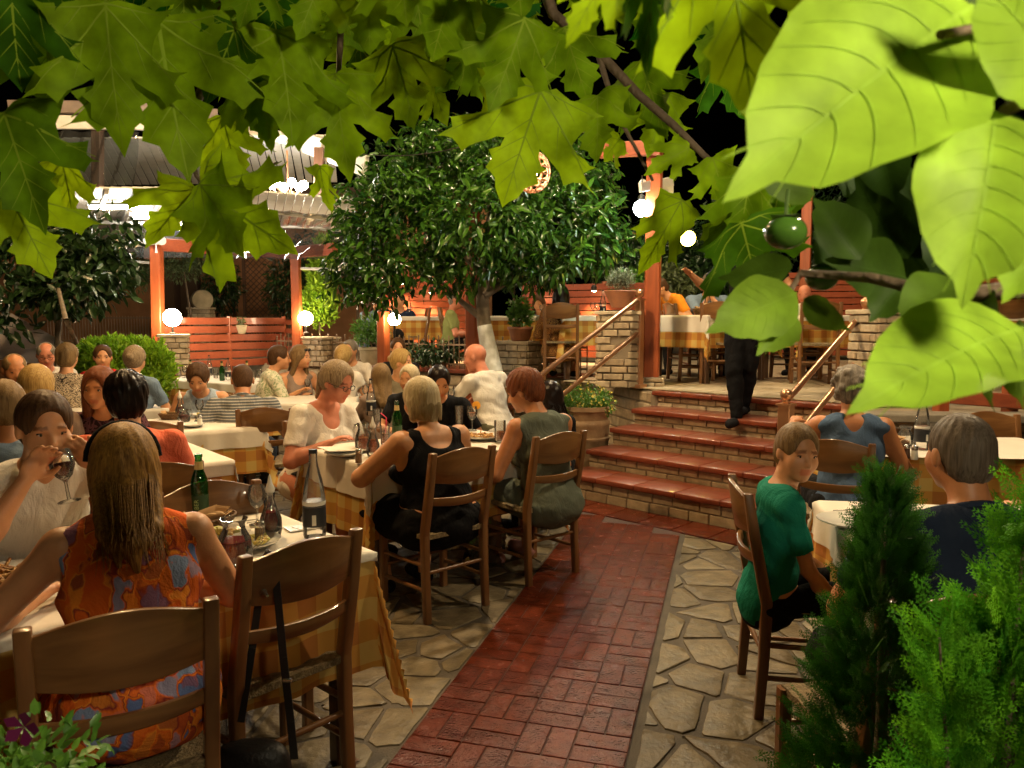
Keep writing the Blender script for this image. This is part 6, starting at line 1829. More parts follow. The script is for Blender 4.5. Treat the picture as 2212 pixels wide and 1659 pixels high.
person('heavy blonde woman with a straight bob in a black tank dress, seen from behind', HD(908, 866, 4.22), -41, lean=12, hyaw=-4, hpitch=5, top=C_black, bottom=C_black, sleeve='tank', neck='scoop', legs='dress', hair=('bob', H_plat), skin=SK_f, female=True, w=1.42, belly=1.2, armL=(-.16, .38, .24), armR=(.16, .38, .24), poleL=(-1, -.15, -.42), poleR=(.8, -.2, -.6), h=.0085)
person('woman with short red-brown hair in a sleeveless sage top holding a fork over her plate', HD(1132, 845, 4.72), -40, lean=14, hyaw=-30, hpitch=16, size=1.06, top=C_sage, sleeve='none', neck='round', hair=('pixie', H_red), skin=SK_t, female=True, w=1.12, armL=(-.16, .34, .24), armR=(.10, .36, .26), poleL=(-.6, -.3, -.7), bottom=C_sage, legs='dress', extra='bare', h=.0088)
person('young man with black cropped hair in a black tee looking down', HD(948, 826, 5.7), 190, lean=14, hyaw=-28, hpitch=22, top=C_black, hair=('short', H_black), skin=SK_t, w=1.05, armL=(-.2, .3, .22), h=.010)
person('blond child half hidden behind the head of the woman in black', HD(884, 818, 5.9), 175, lean=8, hyaw=25, hpitch=6, size=.86, top=C_dk, hair=('short', H_plat), skin=SK_f)
person('girl with long loose brown hair seen from behind at the table of the bald man', HD(822, 815, 6.5), -20, lean=6, size=.9, top=C_taupe, hair=('longback', H_dblond), skin=SK_f, female=True)
person('guest with long black hair behind the woman in sage', HD(1187, 858, 5.45), -40, lean=8, size=.88, top=C_dk, hair=('longback', H_black), skin=SK_f, female=True)
person('boy in a green tee turning his face to the viewer from his chair', HD(1722, 978, 2.95), 92, lean=7, hyaw=80, hpitch=4, hroll=-4, size=.90, belly=.82, shoulder=.92, top=C_green, sleeve='short', neck='vee', hair=('short', H_dblond), skin=SK_f, w=.74, armR=(.10, .26, -.02), armL=(-.12, .3, .05), poleR=(.3, -.6, -.6), bottom=C_black, h=.0066)
person('broad man with cropped grey hair in a navy shirt, seen from behind', HD(2072, 982, 2.12), -4, lean=10, size=.94, top=C_navy, neck='collar', hair=('crop', H_gb), skin=SK_t, w=1.5, shoulder=1.22, h=.0066)
person('woman with curly grey-blond hair in a slate blue sleeveless top gripping the stair rail', HD(1838, 838, 4.45), 14, lean=4, top=C_blue, sleeve='none', neck='veeback', hair=('curly', H_grey), skin=SK_t, female=True, w=1.15, armL=(-.27, .42, .40), poleL=(-.8, .2, -.6), handL='grip', armR=(.24, .26, .10), bottom=C_dk, h=.009)
person('guest in a ribbed grey sleeve reaching across the right picture edge', HD(2330, 905, 3.3), -60, lean=14, top=C_stripe2, sleeve='long', hair=('short', H_grey), skin=SK_f, w=1.1, armL=(-.24, .42, .24), poleL=(-.6, -.3, -.6))
# terrace guests
F2 = TZ
person('man in an olive green shirt sitting on the terrace in profile', HD(985, 648, 11.3), 88, lean=6, hyaw=10, floor=F2, size=1.05, top=C_gshirt, hair=('thin', H_grey), skin=SK_r, w=1.15)
person('guest in a dark blue tee with a hand to the ear, on the terrace', HD(862, 650, 12.0), 200, lean=6, floor=F2, top=C_navy, hair=('short', H_brown), skin=SK_f, armR=(.14, .1, .55), handR='up')
person('guest in light blue half hidden by the orange tree leaves', HD(806, 652, 12.3), 40, lean=6, floor=F2, top=C_lblue, hair=('long', H_brown), skin=SK_f, female=True)
o, i4 = person('long haired woman lit by her phone on the terrace', HD(1164, 655, 11.4), 190, lean=12, hpitch=22, floor=F2, top=C_pblue, hair=('long', H_brown), skin=SK_f, female=True, armL=(-.05, .3, .28), armR=(.05, .3, .28))
t_ = thing('phone', 'lit phone in the hands of the long haired woman', 'phone', toworld(i4, (0, .40, .33)), 0)
b = MB(); b.box((0, 0, 0), (.075, .008, .15)); b.build('case', M_black, t_); b = MB(); b.box((0, .006, 0), (.066, .004, .135)); b.build('screen', emis('phone_screen', (.8, .9, 1), 2), t_)
person('woman with black hair in an amber patterned dress bending forward on the terrace', HD(1212, 640, 9.3), 12, lean=8, hpitch=6, floor=F2, top=C_brocade, sleeve='long', bottom=C_brocade, legs='dress', hair=('long', H_black), skin=SK_f, female=True, w=1.15)
person('guest in a bright orange tee behind the main red post', HD(1425, 622, 9.9), 250, lean=34, hpitch=15, floor=F2, top=C_or2, hair=('short', H_brown), skin=SK_f, w=1.2)
person('man in glasses and a grey tee resting his chin on his hands on the terrace', HD(1535, 611, 9.9), 178, lean=14, hyaw=-25, floor=F2, size=1.08, top=C_lblue, hair=('crop', H_grey), skin=SK_f, glasses=True, w=1.1, armL=(-.06, .22, .46), armR=(.04, .22, .46), poleL=(-.6, .4, -.7), poleR=(.6, .4, -.7), handL='up', handR='up', h=.014)
person('bald man in a white tee looking down on the right terrace', HD(1738, 636, 9.8), 215, lean=16, hpitch=14, floor=F2, top=C_white, hair=('bald', H_grey), skin=SK_r)
# walking person in black on the stairs
stz = ZS[2]
person('standing person in black walking down the stairs with one arm stretched out', HD(1612, 506, 6.80), 215, lean=3, size=1.04, floor=ZS[3], stand=True, top=C_black, bottom=C_black, sleeve='short', hair=('short', H_brown), skin=SK_f,
       armR=(.42, .28, .34), armL=(-.22, .12, .1), poleR=(.3, -.4, -.6), handR='flat', feet=((.02, -.04, .0), (.0, .24, -.07)), w=1.0)
# ================================================================== FOLIAGE
def fold(P, cup=.18, droop=.25, wave=.02, ph=0.0):
    """bend a flat blade: x across, y along, out of plane z"""
    x, y = P[:, 0], P[:, 1]
    z = cup * np.abs(x) ** 1.3 - droop * (y - .3) ** 2 + wave * np.sin(9 * y + ph) * np.sign(x) * np.minimum(1, np.abs(x) * 4) + wave * .6 * np.sin(14 * x + ph)
    return np.column_stack([x, y, z])
def blade(outline, grid=.085, seed=0, veins=(), vw=.0075):
    rr = random.Random(seed)
    pts = [Vector(p) for p in outline]
    n = len(pts)
    inner = []
    xs = [p[0] for p in outline]; ys = [p[1] for p in outline]
    y = min(ys)
    def inside(px, py):
        c = False; j = n - 1
        for i in range(n):
            xi, yi = outline[i]; xj, yj = outline[j]
            if (yi > py) != (yj > py) and px < (xj - xi) * (py - yi) / (yj - yi) + xi: c = not c
            j = i
        return c
    while y < max(ys):
        x = min(xs)
        while x < max(xs):
            q = (x + rr.uniform(-.01, .01), y + rr.uniform(-.01, .01))
            if inside(*q) and min((q[0] - p[0]) ** 2 + (q[1] - p[1]) ** 2 for p in outline) > (grid * .35) ** 2: inner.append(Vector(q))
            x += grid
        y += grid
    allp = pts + inner
    r_ = mgeo.delaunay_2d_cdt(allp, [(i, (i + 1) % n) for i in range(n)], [], 1, 1e-5)
    V = np.array([(v[0], v[1]) for v in r_[0]]); Fc = [tuple(f) for f in r_[2] if len(f) == 3]
    out = []
    for f in Fc:
        c = V[list(f)].mean(0)
        if inside(*c): out.append(f)
    Fc = np.array(out)
    e1 = V[Fc[:, 1]] - V[Fc[:, 0]]; e2 = V[Fc[:, 2]] - V[Fc[:, 0]]
    fl = (e1[:, 0] * e2[:, 1] - e1[:, 1] * e2[:, 0]) < 0
    Fc[fl] = Fc[fl][:, ::-1]
    # veins: thin raised ribs on both faces
    VV = []; VF = []; VZ = []
    for line, w0 in veins:
        L = len(line)
        for side in (1, -1):
            o = len(VV)
            for i, p in enumerate(line):
                a = line[max(0, i - 1)]; b_ = line[min(L - 1, i + 1)]
                d = np.array([b_[0] - a[0], b_[1] - a[1]]); d /= np.linalg.norm(d) + 1e-9
                w = w0 * vw * (1 - .75 * i / (L - 1))
                for s_ in (-1, 0, 1):
                    VV.append((p[0] - d[1] * w * s_, p[1] + d[0] * w * s_)); VZ.append(side * (.0048 if s_ == 0 else .0034))
            for i in range(L - 1):
                for k in (0, 1):
                    q = (o + i * 3 + k, o + i * 3 + k + 1, o + i * 3 + 4 + k, o + i * 3 + 3 + k)
                    VF += [(q[0], q[1], q[2]), (q[0], q[2], q[3])]
    return dict(V=V, F=Fc, VV=np.array(VV) if VV else np.zeros((0, 2)), VF=np.array(VF) if VF else np.zeros((0, 3), int), VZ=np.array(VZ))
def mirror(right):
    l = [(-x * (1 + .05 * math.sin(i * 2.1)), y + .012 * math.sin(i * 1.7)) for i, (x, y) in enumerate(right)][::-1]
    return right + [p for p in l if abs(p[0]) > 1e-4]
def jagged(out, rr, amp=.012, step=.06):
    """finer, slightly irregular margin between the main points"""
    r_ = []
    for i in range(len(out)):
        a, b = out[i], out[(i + 1) % len(out)]
        L = math.hypot(b[0] - a[0], b[1] - a[1]); k = max(1, int(L / step))
        nx, ny = -(b[1] - a[1]) / (L + 1e-9), (b[0] - a[0]) / (L + 1e-9)
        for t in range(k):
            f = t / k; bow = math.sin(PI * f) * L * .07 + (rr.uniform(-amp, amp) if t else 0)
            r_.append((a[0] + (b[0] - a[0]) * f - nx * -bow, a[1] + (b[1] - a[1]) * f - ny * -bow))
    return r_
PR = [(0, .0), (.10, -.05), (.20, -.02), (.34, .015), (.50, .02), (.43, .10), (.45, .17), (.36, .225), (.39, .34), (.50, .42), (.58, .45), (.56, .52), (.66, .66), (.52, .62), (.46, .68), (.36, .59), (.25, .52), (.155, .47), (.165, .55), (.26, .60), (.20, .66), (.23, .76), (.13, .80), (.09, .89), (0, 1.02)]
def plane_veins():
    def ln(p, q, bend=0.0, n=7):
        return [(p[0] + (q[0] - p[0]) * t / n + bend * math.sin(PI * t / n), p[1] + (q[1] - p[1]) * t / n) for t in range(n + 1)]
    vs = [(ln((0, -.0), (0, .98)), 1.5)]
    for s in (-1, 1):
        vs += [(ln((0, .02), (s * .60, .60), s * .02), 1.2), (ln((0, .0), (s * .44, .06), 0), 1.0)]
        for (a, b) in (((0, .40), (s * .20, .62)), ((0, .55), (s * .17, .76)), ((0, .70), (s * .08, .86)), ((0, .25), (s * .14, .44)), ((s * .25, .26), (s * .46, .42)), ((s * .22, .24), (s * .30, .50)), ((s * .38, .39), (s * .54, .48)), ((s * .2, .03), (s * .34, .17))):
            vs.append((ln(a, b, 0, 4), .6))
    return vs
PLT = []
for k in range(4):
    rr = random.Random(30 + k)
    sq = [.82, 1.0, .92, 1.1][k]
    r2 = [(x * sq * (1 + rr.uniform(-.07, .07)), y + rr.uniform(-.012, .012) * (0 < i < len(PR) - 1)) for i, (x, y) in enumerate(PR)]
    PLT.append(blade(jagged(mirror(r2), rr), .07, k, [([(x * sq, y) for x, y in l], w) for l, w in plane_veins()]))
def ovate(wd, tipk=1.6, seed=0):
    rr = random.Random(seed); r_ = []
    for i in range(17):
        t = i / 16
        w = wd * (math.sin(PI * t ** .82) ** .85) * (1 - .25 * t ** 3) if 0 < t < 1 else 0
        if t > .86: w *= .62
        r_.append((w + (rr.uniform(-.006, .006) if w else 0), t))
    return r_
def ov_veins(wd):
    vs = [([(0, t / 10) for t in range(11)], 1.8)]
    for k in range(7):
        y0 = .08 + .11 * k
        for s in (-1, 1):
            ww = wd * .82 * math.sin(PI * min(.95, y0 + .12) ** .82)
            vs.append(([(s * ww * (f ** .9), y0 + .03 * s * .3 + .20 * f ** 1.6) for f in (0, .2, .4, .6, .8, .97)], .75))
    return vs
PSM = [blade(mirror(ovate(w, seed=k)), .05, k, ov_veins(w), .0042) for k, w in enumerate((.24, .34, .28))]
ONE = dict(V=np.array([(0, 0), (.16, .3), (.14, .7), (0, 1.0), (-.14, .7), (-.16, .3), (0, .5)]), F=np.array([(0, 1, 6), (1, 2, 6), (2, 3, 6), (3, 4, 6), (4, 5, 6), (5, 0, 6)]))
def frame_from(base, tip, face, roll):
    y = (tip - base); L = y.length; y = y / L
    z = (face - y * face.dot(y)); z = z.normalized() if z.length > .02 else y.orthogonal().normalized()
    x = y.cross(z)
    M = Matrix((x, y, z)).transposed() @ Matrix.Rotation(roll, 3, 'Y')
    return M, L
class Leaves:
    def __init__(s): s.V = []; s.F = []; s.mi = []; s.t = []; s.n = 0
    def put(s, T, base, tip, roll=0.0, tone=.5, cup=.18, droop=.25, wave=.02, wscale=1.0, face=None, mi=0, vein=1):
        base = Vector(base); tip = Vector(tip)
        face = Vector(face) if face is not None else (Vector((0, 0, CH)) - base).normalized()
        M, L = frame_from(base, tip, face, roll); M = np.array(M)
        ph = random.uniform(0, 6)
        P = T['V'].copy(); P[:, 0] *= wscale
        P = fold(P, cup, droop, wave, ph)
        W = np.array(base) + (P * L) @ M.T
        s.V.append(W); s.F.append(T['F'] + s.n); s.mi.append(np.full(len(T['F']), mi)); s.t.append(np.full(len(W), tone)); s.n += len(W)
        if vein is not None and 'VV' in T and len(T['VV']):
            P = T['VV'].copy(); P[:, 0] *= wscale
            P = fold(P, cup, droop, wave, ph); P[:, 2] += T['VZ']
            W = np.array(base) + (P * L) @ M.T
            s.V.append(W); s.F.append(T['VF'] + s.n); s.mi.append(np.full(len(T['VF']), vein)); s.t.append(np.full(len(W), tone)); s.n += len(W)
    def build(s, name, mats, parent=None, label=None):
        me = npmesh(name, np.concatenate(s.V), np.concatenate(s.F))
        for m in mats: me.materials.append(m)
        mi = np.concatenate(s.mi)
        if len(mi) == len(me.polygons): me.polygons.foreach_set('material_index', mi.astype(np.int32))
        a = me.attributes.new('tone', 'FLOAT', 'POINT'); t_ = np.concatenate(s.t).astype(np.float32)
        a.data.foreach_set('value', t_)
        me.update(); o = link(name, me, None, parent, smooth=180)
        return o
L_plane = leaf_mat('plane_leaf', (.38, .60, .006), (.016, .12, .005), .42, .6, 'tone', .12)
L_planev = mat('plane_leaf_vein', (.22, .34, .02), .7, spec=.1)
L_pers = leaf_mat('persimmon_leaf', (.36, .60, .045), (.004, .026, .003), .33, .5, 'tone', .14)  # near-black end of the tone ramp: shade painted into the rear leaves
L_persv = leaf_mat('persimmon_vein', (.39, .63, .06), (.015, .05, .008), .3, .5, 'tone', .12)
M_bark = mat('plane_bark', (.20, .15, .10), .85, noise=(8, .5, (.11, .09, .06)), bump=(30, .9))
M_twig = mat('twig', (.17, .115, .07), .7, noise=(20, .4), bump=(90, .6))

# ---- plane tree over the viewer
plane = thing('plane_tree', 'plane tree whose lobed leaves hang across the top of the view', 'tree', (-1.6, -1.2, 0))
po = Vector((-1.6, -1.2, 0))
b = MB(); b.tube([(0, 0, 0), (.05, .03, .6), (.0, .1, 1.6), (.15, .25, 2.6), (.3, .5, 3.3)], [.24, .19, .17, .14, .11], 14)
b.build('trunk', M_bark, plane, True)
def limb(pts, rs, name='branch', parent=plane, off=po, m=M_twig, n=8):
    b = MB(); P_ = [Vector(p) - off for p in pts]; 
    b.tube(P_, rs, n); return b.build(name, m, parent, True)
limb([po + Vector((.3, .5, 3.2)), (-.9, .3, 3.1), (-.2, 1.1, 2.75), PY(1165, -60, 1.75)], [.09, .06, .035, .016])
limb([PY(1165, -60, 1.75), PY(1195, 30, 1.75), PY(1290, 110, 1.72), PY(1380, 205, 1.7), PY(1455, 270, 1.68), PY(1520, 335, 1.66), PY(1600, 400, 1.66)], [.016, .0125, .011, .010, .009, .007, .004])
limb([(-.2, 1.1, 2.75), PY(700, -120, 1.9), PY(470, 20, 1.85), PY(440, 180, 1.8), PY(400, 300, 1.75), PY(408, 390, 1.72), PY(426, 470, 1.70)], [.035, .022, .014, .010, .008, .006, .004])
limb([PY(400, 300, 1.75), PY(425, 380, 1.74), PY(440, 400, 1.74), PY(540, 385, 1.72), PY(600, 350, 1.72)], [.006, .0055, .005, .004, .0025])
limb([PY(300, -100, 1.8), PY(180, 60, 1.8), PY(120, 220, 1.75), PY(60, 330, 1.72)], [.016, .011, .007, .004])
limb([PY(1290, 110, 1.72), PY(1330, 240, 1.7), PY(1410, 390, 1.68)], [.007, .005, .003])
limb([PY(740, -60, 2.0), PY(735, 90, 1.95), PY(728, 230, 1.92)], [.010, .008, .004])
lv = Leaves()
S = [  # base u,v, tip u,v, depth, tone, template, roll, width
 (1168, 192, 1085, 440, 1.45, .92, 3, -.1, 1.0), (1290, 205, 1290, 355, 1.55, .55, 1, .3, .9), (722, 158, 752, 392, 1.50, .62, 1, .15, .88), (505, 62, 440, 225, 1.35, .12, 2, .5, .95),
 (430, 405, 640, 548, 1.55, .80, 1, .2, .95), (424, 402, 318, 520, 1.60, .78, 0, -.3, 1.0), (438, 398, 545, 560, 1.50, .75, 2, .6, .9), (5, 240, 92, 500, 1.30, .30, 1, .3, .95), (10, 405, 112, 600, 1.35, .88, 3, -.1, 1.0),
 (692, 358, 712, 462, 1.75, .95, 0, .9, 1.0), (1474, 432, 1382, 592, 1.45, .85, 3, .45, .58), (1600, 420, 1562, 600, 1.35, .45, 0, .5, .75), (1490, 318, 1392, 372, 1.6, .7, 1, .4, .8), (1540, 340, 1570, 450, 1.6, .55, 2, .3, 1),
 (1135, 40, 1060, 245, 1.35, .50, 2, .2, 1.0), (985, -30, 925, 140, 1.40, .45, 1, -.3, .95), (850, 100, 905, 290, 1.60, .60, 0, .3, 1), (600, 60, 640, 300, 1.45, .58, 1, -.4, .95), (228, 8, 262, 335, 1.25, .62, 2, .25, .88),
 (90, 20, 120, 262, 1.35, .35, 1, .4, .9), (20, -60, 40, 200, 1.2, .10, 2, .3, 1), (340, 40, 400, 380, 1.35, .60, 0, .2, 1.1), (130, 340, 165, 505, 1.75, .9, 0, .7, 1),
 (1010, 60, 1090, 220, 1.7, .4, 0, .4, 1), (930, 150, 960, 270, 1.9, .85, 2, .9, 1), (1220, 60, 1270, 220, 1.6, .42, 1, .2, 1), (1380, 130, 1440, 300, 1.8, .4, 0, .4, 1), (1440, 200, 1400, 340, 1.8, .6, 2, .3, 1), (1340, 300, 1300, 350, 1.9, .8, 1, .5, 1),
 (795, -20, 800, 120, 1.45, .5, 3, .2, 1), (700, -60, 640, 90, 1.4, .55, 1, .1, 1), (560, 180, 590, 330, 1.7, .5, 0, .3, 1), (480, 250, 520, 400, 1.8, .85, 2, .3, 1), (395, -60, 400, 90, 1.4, .4, 2, .1, 1),
 (1590, 380, 1640, 470, 1.6, .5, 1, .4, 1), (1640, 440, 1600, 600, 1.3, .35, 1, .2, .8), (1620, 380, 1590, 545, 1.2, .4, 2, .3, 1), (1690, 400, 1650, 560, 1.25, .2, 0, .5, 1), (1600, 480, 1640, 640, 1.15, .15, 3, -.3, 1), (560, -80, 520, 60, 1.3, .4, 3, .2, .9), (860, -90, 880, 60, 1.3, .5, 0, .2, 1.1), (1110, -110, 1130, 50, 1.3, .42, 1, .1, 1.1)]
for (u0, v0, u1, v1, Y, tn, k, roll, ws) in S:
    lv.put(PLT[k], PY(u0, v0, Y), PY(u1, v1, Y + .07 * math.sin(u0 * .7)), roll, tn, .10 + .14 * (math.sin(v0) > 0), .22 * math.sin(u0 * 1.3), .045, ws)
rr = random.Random(77)
low = [(0, 230), (250, 210), (430, 280), (520, 320), (640, 290), (780, 270), (860, 210), (1000, 200), (1100, 240), (1340, 250), (1420, 200), (1500, 260), (1620, 250)]
for k in range(150):
    u0 = rr.uniform(-90, 1620)
    lim = np.interp(u0, [p[0] for p in low], [p[1] for p in low])
    v0 = rr.uniform(-190, max(-150, lim - 170) if k % 3 else lim - 110)
    Y = rr.uniform(1.65, 2.9); L_ = rr.uniform(.11, .19); a = rr.gauss(0, .6)
    base = PY(u0, v0, Y); tip = base + Vector((math.sin(a) * L_, rr.uniform(-.05, .05), -math.cos(a) * L_))
    lv.put(PLT[rr.randrange(4)], base, tip, rr.gauss(0, .5), min(1, max(0, rr.gauss(.45, .25))), rr.uniform(.05, .3), rr.uniform(0, .4), .03, rr.uniform(.85, 1.15))
# blurred ones close to the lens
for (u0, v0, u1, v1, Y, tn, k, roll, ws) in ((1330, -90, 1222, 98, .62, 1.0, 0, .2, .75), (1425, -160, 1384, 172, .60, .10, 0, .9, .6), (1570, -190, 1628, 268, .66, .95, 3, .1, .75), (1720, -120, 1752, 70, .75, .8, 1, .3, 1.0)):
    lv.put(PLT[k], PY(u0, v0, Y), PY(u1, v1, Y), roll, tn, .12, .1, .02, ws)
for i in range(len(lv.V)): lv.V[i] = lv.V[i] - np.array(po)
lv.build('crown', [L_plane, L_planev], plane)

# ---- persimmon tree, upper right, close to the lens
pers = thing('persimmon_tree', 'persimmon tree with large pale green leaves and unripe fruit, upper right', 'tree', (1.15, .55, 0))
qo = Vector((1.15, .55, 0))
b = MB(); b.tube([(0, 0, 0), (.02, 0, .8), (-.02, .03, 1.5), (.03, .02, 2.1)], [.06, .05, .042, .03], 12); b.build('trunk', M_bark, pers, True)
limb([qo + Vector((-.02, .03, 1.5)), PY(2500, 560, .66), PY(2260, 620, .62), PY(2050, 640, .66), PY(1880, 600, .74), PY(1730, 590, .80), PY(1700, 640, .80)], [.025, .012, .009, .006, .005, .004, .003], parent=pers, off=qo)
limb([qo + Vector((.0, .03, 1.9)), PY(2600, 60, .6), PY(2300, 170, .52), PY(2170, 240, .50)], [.02, .009, .006, .004], parent=pers, off=qo)
limb([PY(2300, 170, .52), PY(2120, 60, .52), PY(2030, 75, .50)], [.005, .004, .003], parent=pers, off=qo)
lv = Leaves()
for (u0, v0, u1, v1, Y0, Y1, tn, k, roll, ws) in (
 (2110, 0, 1586, 390, .54, .46, .95, 1, .30, .84), (2155, 235, 2092, 655, .50, .47, .98, 1, -.25, 1.02), (2330, 200, 2110, -70, .50, .46, .8, 1, .4, .9), (2090, -150, 1770, 165, .60, .56, .12, 1, -.3, .9),  # last one: dark leaf put where the first leaf only lies in shadow
 (2215, 700, 1852, 850, .60, .50, .80, 0, .55, .95), (1722, 632, 1536, 712, .78, .72, .55, 2, .1, .95), (1712, 668, 1642, 762, .78, .74, .48, 2, -.2, 1.1), (1712, 578, 1556, 606, .80, .78, .12, 2, -.5, 1), (1735, 645, 1830, 716, .80, .76, .30, 2, .4, .95),
 (2200, 690, 2196, 885, .70, .68, .75, 1, .9, .9), (2110, 700, 2132, 892, .70, .70, .25, 0, 1.2, .9), (2300, 500, 2168, 640, .52, .50, .85, 1, .3, 1), (2070, 600, 1945, 690, .66, .62, .22, 2, .4, 1), (2100, 620, 2150, 720, .66, .62, .18, 2, .4, 1),
 (1860, 560, 1760, 420, .80, .82, .10, 1, .4, 1), (1960, 560, 1840, 380, .84, .84, .06, 1, -.4, 1.1), (1960, 600, 1790, 560, .84, .80, .10, 2, .3, 1.1), (1960, 600, 1880, 690, .82, .80, .10, 1, .2, 1.1), (1990, 560, 1960, 350, .86, .84, .05, 1, .3, 1.2),  # from here on, very low tones paint the shade on the rear leaves
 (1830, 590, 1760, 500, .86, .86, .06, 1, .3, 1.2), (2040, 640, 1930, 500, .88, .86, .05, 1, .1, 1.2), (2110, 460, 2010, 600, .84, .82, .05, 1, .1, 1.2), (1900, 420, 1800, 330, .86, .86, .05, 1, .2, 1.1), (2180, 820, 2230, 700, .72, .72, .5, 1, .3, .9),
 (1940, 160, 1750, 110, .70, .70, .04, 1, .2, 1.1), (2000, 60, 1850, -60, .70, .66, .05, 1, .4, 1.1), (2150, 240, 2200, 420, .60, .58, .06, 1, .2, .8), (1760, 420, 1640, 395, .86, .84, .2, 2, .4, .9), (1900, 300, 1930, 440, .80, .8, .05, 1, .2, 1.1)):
    lv.put(PSM[k], PY(u0, v0, Y0), PY(u1, v1, Y1), roll, tn, .30, .18, .018, ws)
for i in range(len(lv.V)): lv.V[i] = lv.V[i] - np.array(qo)
lv.build('crown', [L_pers, L_persv], pers)
M_fruit = mat('unripe_persimmon', (.10, .24, .03), .22, noise=(8, .25), coat=.4)
M_calyx = mat('calyx', (.08, .14, .03), .6)
for (u, v, Y, r_) in ((1697, 502, .80, .0215), (1775, 600, .86, .018)):
    c_ = PY(u, v, Y) - qo
    b = MB(); b.ball(c_, r_, 24, 14, (1, 1, .80)); f_ = b.build('fruit', M_fruit, pers, True)
    b = MB()
    for q in range(4):
        a = q * PI / 2 + .4; d1 = Vector((math.cos(a), math.sin(a), 0)); d2 = Vector((-math.sin(a), math.cos(a), 0)); z0 = r_ * .80
        b.add([c_ + Vector((0, 0, z0 + .001)), c_ + d1 * r_ * .5 + d2 * r_ * .4 + Vector((0, 0, z0 * .92)), c_ + d1 * r_ * .95 + Vector((0, 0, z0 * .95)), c_ + d1 * r_ * .5 - d2 * r_ * .4 + Vector((0, 0, z0 * .92))], [(0, 1, 2, 3)])
    b.tube([c_ + Vector((0, 0, r_ * .8)), c_ + Vector((.004, .01, r_ * 1.5)), c_ + Vector((.012, .03, r_ * 2.2))], .0018, 6)
    b.build('calyx', M_calyx, f_, True)

# ---- leafy crowns of small leaves
def crown(name, blobs, n, size, m, parent, off=(0, 0, 0), tmpl=ONE, seed=0, droopy=.5, shell=.35, wsc=1.0, gaps=0):
    r_ = np.random.default_rng(seed)
    B = np.array([(b[0], b[1], b[2], b[3], b[4], b[5]) for b in blobs]); wt = (B[:, 3] * B[:, 4] * B[:, 5]) ** .67; wt /= wt.sum()
    k = r_.choice(len(B), n, p=wt)
    d = r_.normal(size=(n, 3)); d /= np.linalg.norm(d, axis=1)[:, None]
    rad = 1 - shell * r_.random(n) ** 1.5
    rad *= 1 + .16 * np.sin(d[:, 0] * 9 + k) * np.sin(d[:, 2] * 8 + k * 2) + .12 * (r_.random(n) < .04)
    P = B[k, :3] + d * B[k, 3:6] * rad[:, None]
    if gaps:
        q_ = P * gaps
        nz_ = np.sin(q_[:, 0] * 1.0 + 1.7 * np.sin(q_[:, 2] * .7)) * np.sin(q_[:, 2] * 1.1 + 1.3 * np.sin(q_[:, 1] * .9)) + .5 * np.sin(q_[:, 0] * 2.3 + q_[:, 1]) * np.sin(q_[:, 2] * 2.1)
        kp = (nz_ > -.22) | (r_.random(n) < .12)
        P = P[kp]; d = d[kp]; k = k[kp]; n = len(P)
    # clump into twigs
    ax = d * .6 + r_.normal(size=(n, 3)) * .55 + np.array([0, 0, -droopy]); ax /= np.linalg.norm(ax, axis=1)[:, None]
    nz = r_.normal(size=(n, 3)) * .6 + np.array([0, 0, .6]) + d * .5
    nz -= ax * (nz * ax).sum(1)[:, None]; nz /= np.linalg.norm(nz, axis=1)[:, None] + 1e-9
    xx = np.cross(ax, nz)
    T = tmpl['V']; sz = size * r_.uniform(.6, 1.25, n)
    tz = .35 * np.abs(T[:, 0]) - .15 * T[:, 1] ** 2
    V = P[:, None, :] + sz[:, None, None] * (xx[:, None, :] * (T[:, 0] * wsc)[None, :, None] + ax[:, None, :] * T[:, 1][None, :, None] + nz[:, None, :] * tz[None, :, None])
    F_ = (tmpl['F'][None] + (np.arange(n) * len(T))[:, None, None]).reshape(-1, 3)
    V = V.reshape(-1, 3) - np.array(off)
    me = npmesh(name, V, F_)
    me.materials.append(m)
    a = me.attributes.new('tone', 'FLOAT', 'POINT'); a.data.foreach_set('value', np.repeat(r_.random(n), len(T)).astype(np.float32))
    return link(name, me, None, parent, smooth=180)
def blobs_px(lst, dep=.8):
    out = []
    for (u, v, ru, rv, Y) in lst:
        c_ = PY(u, v, Y); k = Y / 1661.0; out.append((c_.x, c_.y, c_.z, ru * k, max(ru, rv) * k * dep, rv * k))
    return out
L_orange = leaf_mat('orange_leaf', (.065, .17, .014), (.008, .04, .006), .22, .25, 'tone', .5)
L_dark = leaf_mat('dark_leaf', (.035, .085, .02), (.012, .03, .01), .15, .3, 'tone')
L_bright = leaf_mat('bright_thuja', (.42, .65, .03), (.20, .42, .02), .35, .6, 'tone')
L_olive = leaf_mat('olive_leaf', (.16, .20, .07), (.07, .10, .035), .2, .5, 'tone')
L_basil = leaf_mat('basil_leaf', (.16, .36, .05), (.08, .22, .03), .3, .4, 'tone')
M_lime = mat('whitewashed_trunk', (.78, .80, .78), .8, noise=(12, .2, (.55, .56, .52)), bump=(22, .8))
tb = PY(1064, 812, 9.0); to = Vector((tb.x, tb.y, 0))
ot = thing('orange_tree', 'dense orange tree with whitewashed trunk in the middle of the garden', 'tree', to)
b = MB(); b.tube([(0, 0, 0), PY(1064, 800, 9.0) - to, PY(1055, 750, 9.0) - to, PY(1046, 702, 9.0) - to], [.15, .12, .098, .085], 14); b.build('trunk', M_lime, ot, True)
b = MB(); b.tube([PY(1046, 706, 9.0) - to, PY(1042, 650, 9.05) - to, PY(1050, 560, 9.1) - to, PY(1060, 430, 9.2) - to], [.084, .075, .05, .03], 12)
